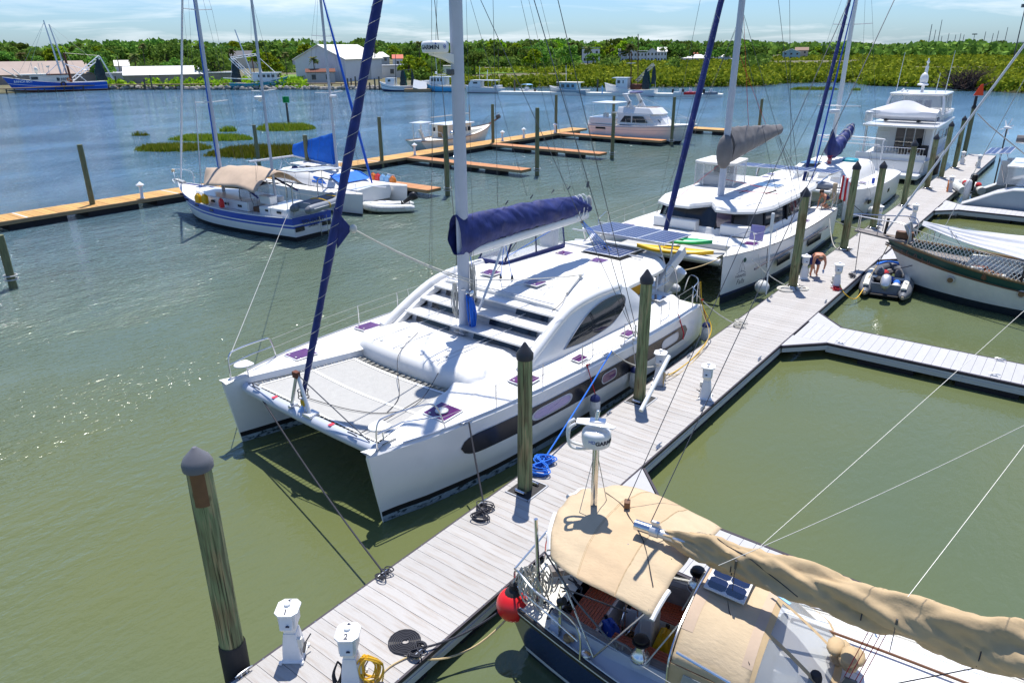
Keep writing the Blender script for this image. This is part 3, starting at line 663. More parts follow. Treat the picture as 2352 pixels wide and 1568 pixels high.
def wins(parent,pts,frame='black',pane='pane'):
 for c,(w,h),nx in pts:
  d={'x+':(.04,w,h),'x-':(.04,w,h),'y+':(w,.04,h),'y-':(w,.04,h)}[nx]
  f=MB().box(c,d).build('window',frame,parent,smooth=0)
  k={'x+':(.03,0,0),'x-':(-.03,0,0),'y+':(0,.03,0),'y-':(0,-.03,0)}[nx]
  d2=tuple(max(.02,v-.08)if v>.05 else .012 for v in d)
  MB().box((c[0]+k[0],c[1]+k[1],c[2]),d2).build('pane',pane,f,smooth=0)
def headingof(a,b):return math.degrees(math.atan2(b[1]-a[1],b[0]-a[0]))
shore=[at(-500,228),at(-60,219),at(60,213),at(245,206),at(400,205.5),at(540,203),at(660,203),at(760,203),at(940,204),at(1000,205),at(1060,205),at(1100,203),at(1180,200),at(1320,199),at(1500,199.5),at(1640,199),at(1756,197.5),at(1790,191),at(1900,188),at(1975,190),at(1990,196),at(2060,199),at(2140,200),at(2190,204),at(2262,208),at(2360,213),at(2700,226)]
rings=[]
for i,p in enumerate(shore):
 d=(p-Vector((CAM.x,CAM.y,0))).normalized()
 rings.append([p-d*.5+Vector((0,0,-.6)),p+Vector((0,0,.25)),p+d*3+Vector((0,0,.8)),p+d*12+Vector((0,0,1.0)),p+d*120+Vector((0,0,1.1)),p+d*1800+Vector((0,0,1.2))])
setp(MB().loft(rings,False).build('far_bank_ground','soil'),kind='structure')
def shore_d(px):
 best=None
 for a,b in zip(shore,shore[1:]):pass
def quadcloud(name,C,size,matn,parent=None,up=.0,aspect=1.0,seed=1):
 g=np.random.default_rng(seed);C=np.asarray(C,float);n=len(C)
 size=np.broadcast_to(np.asarray(size,float),(n,))
 a=g.normal(size=(n,3));a/=np.linalg.norm(a,axis=1)[:,None]
 b=g.normal(size=(n,3));b[:,2]+=up;b-=a*(a*b).sum(1)[:,None];b/=np.linalg.norm(b,axis=1)[:,None]
 a*=(size*.5)[:,None];b=b*(size*.5*aspect)[:,None]
 k=g.uniform(.6,1.15,size=(n,4,1))
 V=np.stack([C-a*k[:,0]-b*.5,C+a*.4-b*k[:,1],C+a*k[:,2]+b*.5,C-a*.4+b*k[:,3]],1).reshape(-1,3)
 me=bpy.data.meshes.new(name);me.vertices.add(4*n);me.vertices.foreach_set('co',V.ravel())
 me.loops.add(4*n);me.loops.foreach_set('vertex_index',np.arange(4*n,dtype=np.int32));me.polygons.add(n)
 me.polygons.foreach_set('loop_start',np.arange(0,4*n,4,dtype=np.int32));me.update(calc_edges=True);me.materials.append(MT(matn))
 o=bpy.data.objects.new(name,me);COL.objects.link(o)
 if parent is not None:o.parent=parent;KID.setdefault(parent.name,[]).append(o)
 return o
def lobes(n,L,seed,jit=.25):
 g=np.random.default_rng(seed);P=[]
 tot=sum(r[0]*r[1]for _,r in L)
 for c,r in L:
  m=max(8,int(n*r[0]*r[1]/tot));d=g.normal(size=(m,3));d/=np.linalg.norm(d,axis=1)[:,None];d[:,2]=np.where(d[:,2]<-.35,-d[:,2]*.6,d[:,2])
  rad=1-np.abs(g.normal(0,jit,size=(m,1)));P.append(np.array(c)+d*rad*np.array(r))
 return np.concatenate(P)
def tree_proto(seed,matn,h=11,spread=5.2,n=520,name='broadleaf_tree',lob=8,size=1.0):
 g=random.Random(seed);t=thing(name,'','tree');L=[];tr=MB()
 tr.tube([(0,0,-.3),(.1*g.uniform(-1,1),0,h*.2),(.3*g.uniform(-1,1),.2,h*.5)],[.32,.25,.16],7)
 for i in range(lob):
  a=i*2.4+g.uniform(-.4,.4);q=math.sqrt((i+.5)/lob)*spread*.68;z=h*g.uniform(.36,.78)-(q/spread)*h*.14;r=spread*g.uniform(.34,.5)
  L.append(((q*math.cos(a),q*math.sin(a),z),(r,r,r*g.uniform(.6,.85))));tr.tube([(.1,.1,h*.28),(q*.5*math.cos(a),q*.5*math.sin(a),z*.75),(q*.9*math.cos(a),q*.9*math.sin(a),z)],[.14,.09,.03],5)
 tr.build('trunk','bark',t)
 quadcloud('crown',lobes(n,L,seed),np.random.default_rng(seed).uniform(.55,1.35,len(lobes(n,L,seed)))*size,matn,t,seed=seed)
 return t
protos=[tree_proto(11,'oak',11.5,5.4,640),tree_proto(12,'oak',10,6,640,lob=10),tree_proto(13,'oak',13,4.6,560,lob=9),tree_proto(14,'bright',9,4.2,520,lob=7),tree_proto(15,'oak',8,4.6,480,lob=6)]
def palm_proto(seed,h):
 g=random.Random(seed);t=thing('palm_tree','','palm');MB().tube([(0,0,-.3),(.15,0,h*.5),(.1,.1,h)],[.26,.19,.17],7).build('trunk','bark',t);b=MB()
 for i in range(34):
  a=g.uniform(0,2*PI);el=g.uniform(-.7,1.2);L=g.uniform(1.5,2.3);w=.55;dx,dy=math.cos(a),math.sin(a);pts=[]
  for k in range(5):
   q=k/4;rr=L*q*math.cos(el*(1-q*.3));z=h+L*q*math.sin(el)-1.0*q*q;ww=w*(.25+q*.9)*(1 if k<4 else .3)
   pts.append([(dx*rr-dy*ww+.1,dy*rr+dx*ww,z-.18),(dx*rr+.1,dy*rr,z),(dx*rr+dy*ww+.1,dy*rr-dx*ww,z-.18)])
  b.loft(pts,False)
 b.build('crown','palmleaf',t,smooth=0);return t
palms=[palm_proto(3,8.5),palm_proto(4,6.5),palm_proto(5,10.5)]
used=set()
def plant(proto,p,label,group,sc=1.0,zs=1.0):
 s=(sc,sc,sc*zs)
 if proto.name not in used:
  used.add(proto.name);proto.location=p;proto.rotation_euler=(0,0,random.uniform(0,6));proto.scale=s;proto['label']=label;proto['group']=group;return proto
 return dup(proto,p,random.uniform(0,360),label,group,s)
def toph(px,top,base_far):
 return at(px,top,far=base_far).z
tops=[(-120,92),(0,94),(40,101),(90,108),(150,100),(170,92),(190,88),(215,94),(245,98),(270,92),(300,96),(345,88),(400,92),(440,92),(500,100),(560,96),(620,92),(680,88),(740,92),(800,97),(835,86),(870,92),(905,98),(950,96),(980,104),(1010,100),(1090,92),(1140,88),(1180,96),(1230,88),(1300,88),(1340,96),(1390,95),(1450,82),(1480,92),(1530,92),(1600,94),(1680,92),(1740,92),(1800,100),(1850,98),(1960,95),(2000,100),(2060,100),(2120,97),(2160,96),(2230,92),(2300,98),(2420,102)]
regs=[(-999,255,'dark green oak in the wood line behind the large brown shed at left'),(255,640,'green tree in the wood line behind the long white roofed pavilion'),(640,880,'green tree in the wood line behind the white warehouse'),(880,1080,'green tree in the wood line between the warehouse and the catamaran mast'),(1080,1420,'green tree in the wood line above the bright grass field'),(1420,1760,'green tree in the wood line behind the white townhouses'),(1760,2000,'green tree in the wood line around the blue house beyond the marsh'),(2000,2600,'green tree in the wood line below the distant masts at right')]
marks=[(40,'above the left half of the brown shed'),(110,'behind the blue trawler masts'),(200,'above the right half of the brown shed'),(300,'above the small grey shed'),(400,'behind the pavilion left half'),(500,'behind the pavilion right half'),(600,'above the dormered house'),(680,'above the yellow green trees'),(760,'above the white two storey house'),(840,'above the warehouse roof'),(920,'above the flat roofed block building'),(1000,'behind the bright waterside trees'),(1090,'behind the catamaran mast'),(1170,'behind the left of the grass field'),(1250,'behind the middle of the grass field'),(1340,'behind the right of the grass field'),(1420,'above the first townhouse'),(1500,'above the gabled townhouses'),(1580,'above the small white house'),(1680,'above the terracotta roofs'),(1790,'left of the blue house'),(1870,'behind the blue and tan houses'),(1960,'around the grey stilted house'),(2080,'right of the grey stilted house'),(2180,'below the left distant masts'),(2290,'below the right distant masts'),(9999,'near the tall light pole')]
def reg(px,row):return('lower front' if row==0 else 'taller back')+' tree of the wood line '+[l for a,l in marks if px<a][0]
g=random.Random(5)
px=-90
while px<2440:
 tp=interp(px,tops);fars=(490,570)if px<1100 else(520,600)if px<1750 else(700,800)
 for row,far in enumerate(fars):
  q=px+g.uniform(-9,9);d=far*g.uniform(.93,1.07);hgt=max(5.5,toph(q,tp+g.choice((-5,-2,0,3,6,11))+g.uniform(-2,2)+(9 if row==0 else 0),d));pr=g.choice(protos[:3]if g.random()<.62 else protos[3:])
  base={0:11.5,1:10,2:13,3:9,4:8}[protos.index(pr)];sc=hgt/(base*.93)
  plant(pr,at(q,100,far=d).xy.to_3d()+Vector((0,0,1)),reg(px,row),'trees of the far wood line',max(.5,min(2.0,sc)),1)
 px+=19 if px<1100 else 21
near_tr=[(3,620,186,128,'tall dark tree right of the big brown shed',215,112),]
def tree_at(pr,px,base,top,label,group='trees standing near the far shore'):
 p=at(px,base,1.0);d=math.hypot(p.x-CAM.x,p.y-CAM.y);h=at(px,top,far=d).z-1
 bh=11.5*.93 if pr is protos[0]else 10*.93 if pr is protos[1]else 13*.93 if pr is protos[2]else 9*.93 if pr is protos[3]else 8*.93
 return plant(pr,p,label,group,h/bh)
for pr,px,ba,tp,l in[(0,232,190,107,'big round dark green tree rising right behind the trawler nets'),(1,200,178,108,'green tree behind the brown shed roof ridge'),(4,398,172,128,'bushy green tree left of the small gabled house'),(0,460,186,112,'large green tree above the right end of the pavilion roof'),(1,500,188,106,'wide green tree behind the teal trawler nets'),(3,605,180,108,'tall yellow green tree behind the teal trawler'),(3,625,182,116,'second yellow green tree by the teal trawler cabin'),(3,940,180,122,'bright green tree in front of the white buildings at the river edge'),(3,965,182,128,'bright green tree right of the first waterside one'),(4,985,180,136,'bright green tree beside the little white booth'),(0,1090,172,100,'dark green tree group behind the radar mast'),(1,1040,166,108,'dark green tree left of the bright field'),(2,1205,158,103,'slender green tree on the bright grass field'),(0,1240,160,99,'tall bright tree in the middle of the grass field'),(3,1226,162,108,'bright green tree at the front of the grass field'),(1,1300,161,96,'broad green tree with dark trunk at the right of the field'),(0,1362,152,112,'dark bushy tree left of the white townhouses'),(4,1400,150,122,'dark rounded bush tree before the townhouses'),(4,1560,140,118,'dark tree between the townhouses and the small white house'),(4,1935,128,112,'small tree beside the grey flat topped house'),(0,2120,120,95,'tree clump beneath the distant boatyard masts'),(1,2290,118,90,'tree right of the boatyard masts')]:
 tree_at(protos[pr],px,ba,tp,l)
for i,(px,ba,tp)in enumerate([(62,180,118),(318,178,120),(335,160,98),(725,190,128),(718,182,124),(660,180,118),(1428,143,96),(1446,146,99),(1405,145,110),(1478,142,113),(1350,150,103),(1645,136,114),(965,150,93),(1520,140,120),(540,170,110),(1310,160,95)]):
 pr=palms[i%3];p=at(px,ba,1.0);d=math.hypot(p.x-CAM.x,p.y-CAM.y);h=at(px,tp,far=d).z-1
 ll=['fan palm before the brown shed','fan palm beside the pavilion','tall palm with orange fronds behind the pavilion','dark palm by the grey shack','palm behind the shack roof','palm behind the teal trawler bow','left of the two tall palms before the townhouses','right of the two tall palms before the townhouses','short palm left of the townhouses','palm between the townhouse gables','palm by the first white townhouse','palm behind the white tents','palm behind the bright waterside trees','low palm before the townhouse porch','palm left of the dormer house','palm in the tree group above the field'][i]
 plant(pr,p,ll,'palms of the far bank',h/{0:9.6,1:7.6,2:11.6}[i%3])
P=[];gg=np.random.default_rng(3)
for px in np.arange(-150,2500,1.1):
 far=700+gg.uniform(-60,200);tp=interp(px,tops)+6;h=max(4,toph(px,tp,far));c=at(px,100,far=far)
 for k in range(4):P.append((c.x+gg.uniform(-3,3),c.y+gg.uniform(-3,3),1+h*gg.uniform(.15,1)))
setp(quadcloud('distant_wood',P,gg.uniform(3.0,5.5,len(P)),'oak',seed=4),kind='stuff')
P=[];S=[]
def addbush(c,r,h,n,sz):
 d=gg.normal(size=(n,3));d/=np.linalg.norm(d,axis=1)[:,None];d[:,2]=np.abs(d[:,2]);rad=1-np.abs(gg.normal(0,.25,(n,1)))
 P.append(np.array([c.x,c.y,.3])+d*rad*np.array([r,r,h]));S.append(gg.uniform(.7,1.4,n)*sz)
for px in range(1000,2470,5):
 y0=interp(px,[(1000,196),(1060,200),(1180,199),(1500,198),(1756,196),(1790,189.5),(1900,187),(1975,188),(1990,194),(2140,198),(2262,206),(2400,213),(2480,217)])
 y1=interp(px,[(1000,181),(1080,166),(1330,160),(1400,147),(1700,141),(1800,137),(2000,126),(2200,121),(2480,122)])
 y=y0
 while y>y1:
  q=px+gg.uniform(-4,4);c=at(q,y,0.3);d=math.hypot(c.x-CAM.x,c.y-CAM.y);s=d/230
  wet=noise.noise(Vector((c.x*.012,c.y*.012,0)))
  if wet>-.28 or y>y0-4:addbush(c,gg.uniform(1.5,2.8)*s,gg.uniform(1.3,2.7)*(1.15 if y>y0-5 else 1)*(1.0+.25*noise.noise(Vector((c.x*.03,c.y*.03,3)))),int(22 if y>y0-12 else 13),.85*s)
  y-=max(.7,(y-104)*.035)
setp(quadcloud('mangrove_marsh',np.concatenate(P),np.concatenate(S),'mangrove',seed=6),kind='stuff')
excl=[(-80,205,170),(248,303,168),(268,300,140),(300,552,166),(418,444,130),(536,606,118),(672,708,128),(740,885,126),(708,772,160),(860,930,122),(1014,1046,150),(640,715,170),(1085,1345,158),(1330,1382,110),(1418,1534,112),(1560,1684,118),(1792,1858,110),(1880,1924,104)]
P2=[];S2=[];Pk=P;Sk=S;P=P2;S=S2
for px in np.arange(-110,2460,4.5):
 ya,yb=(186,140)if px<1075 else(160,128)if px<1760 else(126,114)
 y=ya
 while y>yb:
  q=px+gg.uniform(-5,5);c=at(q,y,.8);d=math.hypot(c.x-CAM.x,c.y-CAM.y);hh=gg.uniform(2.0,5.5);top=y-hh*1685/d
  if not any(a-4<q<b_+4 and y>yt-1 for a,b_,yt in excl):addbush(c,gg.uniform(2.0,3.6)*d/300,hh,26,1.15*d/300)
  y-=max(2.2,(y-104)*.075)
setp(quadcloud('shore_undergrowth',np.concatenate(P2),np.concatenate(S2),'oak',seed=16),kind='stuff');P=Pk;S=Sk
fp=[at(1020,179,1.25),at(1100,170,1.25),at(1330,164,1.25),at(1345,158,1.25),at(1290,154,1.25),at(1090,157,1.25),at(1030,166,1.25)]
setp(MB().add(fp,[tuple(range(7))]).build('grass_field','grassy',smooth=0),kind='structure')
fp=[at(640,184,1.2),at(712,183,1.2),at(712,171,1.2),at(655,172,1.2)]
setp(MB().add(fp,[(0,1,2,3)]).build('river_lawn','grassy',smooth=0),kind='structure')
P=[];S=[]
for px in np.arange(235,700,2.6):
 for k in range(3):
  y=gg.uniform(186,197);c=at(px+gg.uniform(-3,3),y,1.0)
  if noise.noise(Vector((px*.03,k*3.,1)))>-.15:addbush(c,gg.uniform(1,2.2),gg.uniform(.8,3.0),16,.8)
setp(quadcloud('bank_scrub',np.concatenate(P),np.concatenate(S),'bright',seed=8),kind='stuff')
P=[]
c0=at(2215,205,.3);b=MB();g=random.Random(9)
db=thing('dead_bush','large grey brown leafless bush at the right edge of the mangroves','bush',c0)
for i in range(110):
 a=g.uniform(0,2*PI);el=g.uniform(.25,1.45);L=g.uniform(4.5,8.5);p=Vector((g.uniform(-2.2,2.2),g.uniform(-2,2),0));q=p+Vector((math.cos(a)*math.cos(el),math.sin(a)*math.cos(el),math.sin(el)*.85))*L*.5;r=q+Vector((math.cos(a+g.uniform(-.6,.6))*.6,math.sin(a)*.6,g.uniform(.1,.6)))*L*.5
 b.tube([p,q,r],[.13,.08,.03],4)
 for k in range(4):b.tube([q.lerp(r,k/4),q.lerp(r,k/4)+Vector((g.uniform(-1,1),g.uniform(-1,1),g.uniform(0,1.2)))*1.2],[.05,.02],3)
b.build('branches','deadbrush',db)
def island(name,label,a,bx,yy,w,h,n):
 P=[];c=(at(a,yy)+at(bx,yy))/2;L=(at(bx,yy)-at(a,yy));u=L.normalized();v=Vector((-u.y,u.x,0));mb=MB();m=n
 r=np.random.default_rng(int(a));k=int(m)
 for i in range(k):
  q=r.uniform(-1,1);s=r.normal(0,.5)
  ed=1-(q*q+s*s*.8)*(1+.35*noise.noise(Vector((q*4,s*3,a*.1))))
  if ed<0 or r.uniform()>.25+ed*1.6:continue
  p=c+u*(q*L.length/2)+v*(s*w);hh=h*r.uniform(.5,1.1)*(.45+.65*min(1,ed*2));dx,dy=r.normal(0,.14,2)*hh;aa=r.uniform(0,PI);wd=.05+.05*r.uniform()
  ca,sa=math.cos(aa)*wd,math.sin(aa)*wd
  mb.add([(p.x-ca,p.y-sa,-.05),(p.x+ca,p.y+sa,-.05),(p.x+dx,p.y+dy,hh)],[(0,1,2)])
 o=mb.build('marsh_grass','marsh',smooth=0);setp(o,kind='stuff');return o
for a,bx,yy,w,h,n in[(318,482,343,2.4,.62,6000),(392,582,320.5,2.2,.62,5600),(487,748,352,4.2,.7,11500),(590,722,297,2.8,.75,5600),(505,545,302,.8,.7,400),(1812,1928,206.5,1.6,.8,1600),(1954,1978,208,.7,.7,260),(300,345,312,.5,.6,120)]:island('x','',a,bx,yy,w,h,n)
SCR=-52.1
def house(px0,px1,base,eave,ridge,depth,label,wall='whitewall',roof='metalroof',kind='gable_side',rot=0,nwin=2,cat='house',storeys=1,name='house'):
 a,b=at(px0,base,1.0),at(px1,base,1.0);c=(a+b)/2;w=(b-a).length;d=math.hypot(c.x-CAM.x,c.y-CAM.y)
 he=at((px0+px1)/2,eave,far=d).z-1;hr=at((px0+px1)/2,ridge,far=d).z-1
 dirv=(c.xy-CAM.xy).normalized();c2=Vector((c.x+dirv.x*depth/2,c.y+dirv.y*depth/2,1.0));view=math.degrees(math.atan2(dirv.y,dirv.x))-90
 t=thing(name,label,cat,c2,view+rot)
 MB().box((0,0,he/2),(w,depth,he)).build('wall',wall,t,smooth=0)
 o=.3;m=MB()
 if kind=='gable_side':
  m.add([(-w/2-o,-depth/2-o,he),(w/2+o,-depth/2-o,he),(w/2+o,0,hr),(-w/2-o,0,hr),(-w/2-o,depth/2+o,he),(w/2+o,depth/2+o,he)],[(0,1,2,3),(3,2,5,4)])
  gm=MB();gm.add([(-w/2,-depth/2,he),(-w/2,depth/2,he),(-w/2,0,hr-.1)],[(0,1,2)]);gm.add([(w/2,-depth/2,he),(w/2,depth/2,he),(w/2,0,hr-.1)],[(2,1,0)]);gm.build('gable',wall,t,smooth=0)
 elif kind=='gable_front':
  m.add([(-w/2-o,-depth/2-o,he-.1),(-w/2-o,depth/2+o,he-.1),(0,depth/2+o,hr),(0,-depth/2-o,hr),(w/2+o,-depth/2-o,he-.1),(w/2+o,depth/2+o,he-.1)],[(0,3,2,1),(3,4,5,2)])
  gm=MB();gm.add([(-w/2,-depth/2,he),(w/2,-depth/2,he),(0,-depth/2,hr-.1)],[(0,1,2)]);gm.build('gable',wall,t,smooth=0)
 elif kind=='hip':
  k=min(w,depth)*.38
  m.add([(-w/2-o,-depth/2-o,he),(w/2+o,-depth/2-o,he),(w/2+o,depth/2+o,he),(-w/2-o,depth/2+o,he),(-w/2+k,0,hr),(w/2-k,0,hr)],[(0,1,5,4),(1,2,5),(2,3,4,5),(3,0,4)])
 else:m.box((0,0,hr-.15),(w+.5,depth+.5,.3))
 m.build('roof',roof,t,smooth=0,thick=.12 if kind!='flat' else 0)
 for s in range(storeys):
  for i in range(nwin):
   x=-w/2+w*(i+.5)/nwin;z=he*(s+.55)/storeys;wins(t,[((x,-depth/2-.02,z),(min(1.3,w/nwin*.45),min(1.5,he/storeys*.5)),'y-')],frame='cream')
 return t,w,he,hr
house(-60,200,194,172,142.5,22,'huge brown metal roofed shed behind the blue trawler','shedwall','shedroof',nwin=0,cat='shed',name='boat_shed')
house(252,299,190,170,167,8,'small grey shed with flat white roof right of the blue trawler','greywall','metalroof','flat',nwin=0,cat='shed',name='small_shed')
house(271,296,168,152,139,8,'small white gabled house above the grey shed','whitewall','cream','gable_side',nwin=1)
t=house(307,472,192,172,153,12,'long open sided pavilion with a white metal roof on the left bank','shedwall','metalroof',nwin=0,cat='pavilion',name='pavilion')
house(482,548,190,170,166,8,'low white roofed lean to shed beside the teal trawler nets','shedwall','metalroof','flat',nwin=0,cat='shed',name='lean_to')
house(421,441,155,139,129,8,'white gabled cottage in the trees above the pavilion','whitewall','darkroof','gable_front',nwin=1)
house(540,602,158,128,117,10,'cream house with dark roof and dormers behind the teal trawler','creamwall','darkroof','gable_side',nwin=3)
house(676,704,152,137,127,8,'white two storey house above the river lawn','whitewall','metalroof','gable_front',nwin=2,storeys=2)
house(743,791,150,137,126,9,'white hip roofed house behind the warehouse left end','whitewall','metalroof','hip',nwin=2)
house(787,832,150,134,116,12,'house with mauve tiled hip roof behind the warehouse','pinkwall','mauveroof','hip',nwin=2)
house(862,894,158,131,120,9,'pale house with grey roof right of the warehouse','greywall','cream','hip',nwin=2,storeys=2)
house(904,925,155,135,126,8,'white building with red pitched roof behind the bright trees','whitewall','redroof','gable_side',nwin=1)
house(877,926,179,152,150,8,'flat roofed white block building with a door by the river','whitewall','greywall','flat',nwin=1,cat='building',name='block_building')
house(1018,1042,175,154,151,4,'little white booth raised behind the blue lobster boat','whitewall','cream','flat',nwin=1,cat='booth',name='booth')
house(709,768,191,166,159,7,'tumbledown grey fishing shack at the river edge','greywall','rust','gable_side',nwin=2,cat='shack',name='fishing_shack')
a,b=at(770,189,1.0),at(879,183,1.0);a0=at(744,186,1.0)
wh=thing('warehouse','large white warehouse with pale gabled roof and blue stained end wall','warehouse',(0,0,0))
A=at(796,188,1.0);Bc=at(879,181,1.0);u=(Bc-A).normalized();dv_=Vector((-u.y,u.x,0));wd_=17.0;ln=(Bc-A).length;he=6.2;hr=10.2
cn_=[A,Bc,Bc+dv_*wd_,A+dv_*wd_]
m=MB();m.add([p+Vector((0,0,-1))for p in cn_]+[p+Vector((0,0,he))for p in cn_],[(0,1,5,4),(1,2,6,5),(2,3,7,6),(3,0,4,7)]);m.add([A+Vector((0,0,he)),A+dv_*wd_+Vector((0,0,he)),A+dv_*wd_/2+Vector((0,0,hr))],[(0,2,1)]);m.build('wall','whitewall',wh,smooth=0)
o_=u*.6;A2,B2=A-o_-dv_*.5,Bc+o_-dv_*.5
m=MB();m.add([A2+Vector((0,0,he-.1)),B2+Vector((0,0,he-.1)),B2+dv_*(wd_/2+.5)+Vector((0,0,hr)),A2+dv_*(wd_/2+.5)+Vector((0,0,hr)),A2+dv_*(wd_+1)+Vector((0,0,he-.1)),B2+dv_*(wd_+1)+Vector((0,0,he-.1))],[(0,1,2,3),(3,2,5,4)]);m.build('roof','cream',wh,smooth=0,thick=.2)
m=MB();c=A.lerp(Bc,.55)-dv_*.08;m.bar(c+Vector((0,0,2.2)),c+u*2.6+Vector((0,0,2.2)),.12,4.2);m.build('door','greywall',wh,smooth=0)
for i,(a,b,ba,ev,rg,k,l)in enumerate([(1337,1376,146,113,109,'flat','white flat roofed townhouse at the left of the row'),(1420,1440,144,122,113,'gable_side','narrow white townhouse by the two tall palms'),(1440,1462,144,121,113,'gable_front','first white gabled townhouse of the row'),(1463,1485,144,121,117,'flat','white flat townhouse in the middle of the row'),(1485,1509,144,119,111,'gable_front','second white gabled townhouse of the row'),(1509,1530,144,119,109,'gable_side','white townhouse with the highest pale roof at the row end')]):
 house(a,b,ba,ev,rg,14,l,'whitewall','metalroof' if i in(5,)else 'greywall',k,nwin=3,storeys=2)
house(1562,1592,136,123,114,10,'small white house with arched windows beyond the marsh','whitewall','darkroof','gable_side',nwin=3)
house(1592,1610,136,124,115,8,'house with a pointed terracotta roof','creamwall','redroof','hip',nwin=1)
house(1566,1617,140,134,126,12,'long low white roof before the terracotta house','whitewall','metalroof','gable_side',nwin=2,cat='building',name='pavilion')
house(1606,1640,136,127,123,9,'low building with flat terracotta roof','creamwall','redroof','gable_side',nwin=1)
house(1633,1656,141,136,129,9,'left white tent roof beside the terracotta house','cream','metalroof','hip',nwin=0,cat='tent',name='tent')
house(1648,1680,142,136,126,10,'right white tent roof beside the terracotta house','cream','metalroof','hip',nwin=0,cat='tent',name='tent')
house(1796,1836,138,120,112.5,13,'pale blue two storey house with white porch beyond the marsh','bluewall','metalroof','gable_front',nwin=3,storeys=2)
house(1824,1854,136,116,109,13,'tan house with brown roof right of the blue house','pinkwall','brownroof','gable_side',nwin=2,storeys=2)
house(1883,1920,131,104,102,12,'grey flat topped tall house on stilts beyond the marsh','greywall','whitewall','flat',nwin=2,storeys=2)
house(2168,2196,108,103.5,101,15,'white roofed boatyard building below the masts','whitewall','metalroof','gable_side',nwin=0,cat='building',name='boatyard_shed')
house(2338,2362,112,97,95,14,'pale grey building at the right edge beyond the marsh','greywall','greywall','flat',nwin=1,cat='building',name='block_building')
for i,(px,tp,ba,lx,k)in enumerate([(2142,69,105,0,0),(2157,46,106,5,0),(2175,77,104,1,0),(2190,80,104,0,0),(2202,77,103,1,0),(2210,80,102,1,0),(2260,73,100,3,0),(2276,77,100,1,0),(2288,71,108,2,0),(2308,63,108,3,0),(2160,83,104,1,0),(2335,80,108,1,0),(2233,79,104,0,1),(2348,16,104,14,2),(2131,58,105,0,3)]):
 p=at(px-lx,108,far=780 if k!=2 else 420);d=780 if k!=2 else 420;h=at(px,tp,far=d).z
 nm=['bare_mast','flood_light','light_pole','lattice_tower'][k];ll=['thin mast of a boat stored on the hard beyond the marsh','small floodlight pole beyond the boatyard trees','very tall light pole leaning at the right edge of the picture','slim lattice tower left of the boatyard masts'][k]
 t=thing(nm,ll,['mast','light pole','light pole','tower'][k],(p.x,p.y,1),0,'masts on the skyline beyond the marsh' if k==0 else None)
 if k<3:MB().cyl((0,0,0),(0,0,h-1),.35 if k!=2 else .28,.22,6).build('pole','wire' if k!=1 else 'palewire',t)
 if k==2:MB().box((0,0,h-.6),(1.6,3.0,1.4),rz=20).build('lamp_head','wire',t)
 if k==1:MB().box((0,0,h-1),(3.5,3.5,.8)).build('lamp_head','wire',t)
 if k==3:
  b=MB()
  for z in range(0,int(h),5):b.bar((-1.5+z*.02,0,z),(1.5-z*.02,0,z+5),.25,.25);b.bar((1.5-z*.02,0,z),(-1.5+z*.02,0,z+5),.25,.25);b.bar((-1.5+z*.02,0,z),(-1.5+z*.02+.1,0,z+5),.25,.25);b.bar((1.5-z*.02,0,z),(1.5-z*.02-.1,0,z+5),.25,.25)
  b.build('lattice','palewire',t)
for i,(px,ba,tp,l)in enumerate([(280,188,130,'wooden utility pole behind the grey shed'),(350,205,172,'short dark post before the pavilion'),(865,182,98,'wooden utility pole right of the warehouse'),(700,165,115,'wooden utility pole by the white two storey house'),(1145,165,108,'utility pole with cross arms above the field')]):
 p=at(px,ba,1);d=math.hypot(p.x-CAM.x,p.y-CAM.y);h=at(px,tp,far=d).z-1
 t=thing('utility_pole',l,'pole',p,0,'utility poles of the far bank');MB().cyl((0,0,0),(0,0,h),.2,.14,6).build('post','post',t)
 if h>8:MB().box((0,0,h-1),(2.4,.14,.16),rz=-52).build('cross_arm','post',t)
wf=thing('old_wharf','weathered timber wharf and broken piles along the left far bank','wharf');b=MB();c=MB()
pw=[at(px,y,0)for px,y in[(-60,220),(60,215),(250,206.5),(400,206),(540,204),(660,204),(760,204),(820,205)]]
for p,q in zip(pw,pw[1:]):
 n=int((q-p).length/2.2);off=Vector((-.4,-.5,0))
 b.bar(p+off+Vector((0,0,1.35)),q+off+Vector((0,0,1.35)),1.4,.22)
 for i in range(n):
  r=p.lerp(q,(i+random.random()*.5)/n)+off;c.cyl(r+Vector((0,0,-.5)),r+Vector((random.uniform(-.15,.15),0,random.uniform(.9,1.5))),.17,.15,6)
b.build('deck_beam','beam',wf);c.build('pile','post',wf)['kind']='stuff'
for i,(px,ba,tp)in enumerate([(794,206,178),(800,206,180),(808,206,180),(818,206,176),(838,207,186),(850,207,190),(862,207,180),(872,207,176),(40,213,170),(270,205,175),(335,207,182)]):
 p=at(px,ba,0);d=math.hypot(p.x-CAM.x,p.y-CAM.y);t=thing('dolphin_pile','dark old pile standing in the river before the warehouse' if 700<px else 'dark old pile in the water beside the blue trawler','pile',p,0,'old piles before the warehouse' if px>700 else 'old piles by the trawler');MB().cyl((0,0,-.5),(0,0,at(px,tp,far=d).z),.24,.2,7).build('post','post',t)
P=[]
rk=MB()
for px in np.arange(240,900,3.2):
 p=at(px,204.5+gg.uniform(-1,.6),.2);r=gg.uniform(.3,.8);rk.ell((p.x,p.y,gg.uniform(.1,.7)),(r*1.2,r,r*.8),6,4)
setp(rk.build('bank_rocks','rock',smooth=30),kind='stuff')
mc=thing('catamaran','big white sailing catamaran in the centre with louvred cabin front and navy sail cover','catamaran',(4.555,4.649,0),-2.1)
OUT=[(-.16,2.965),(.5,3.13),(1.2,3.33),(2.2,3.52),(3.2,3.66),(5,3.80),(7,3.86),(10,3.87),(12.5,3.82),(13.8,3.7),(14.7,3.5),(15.3,3.2),(15.6,2.95)]
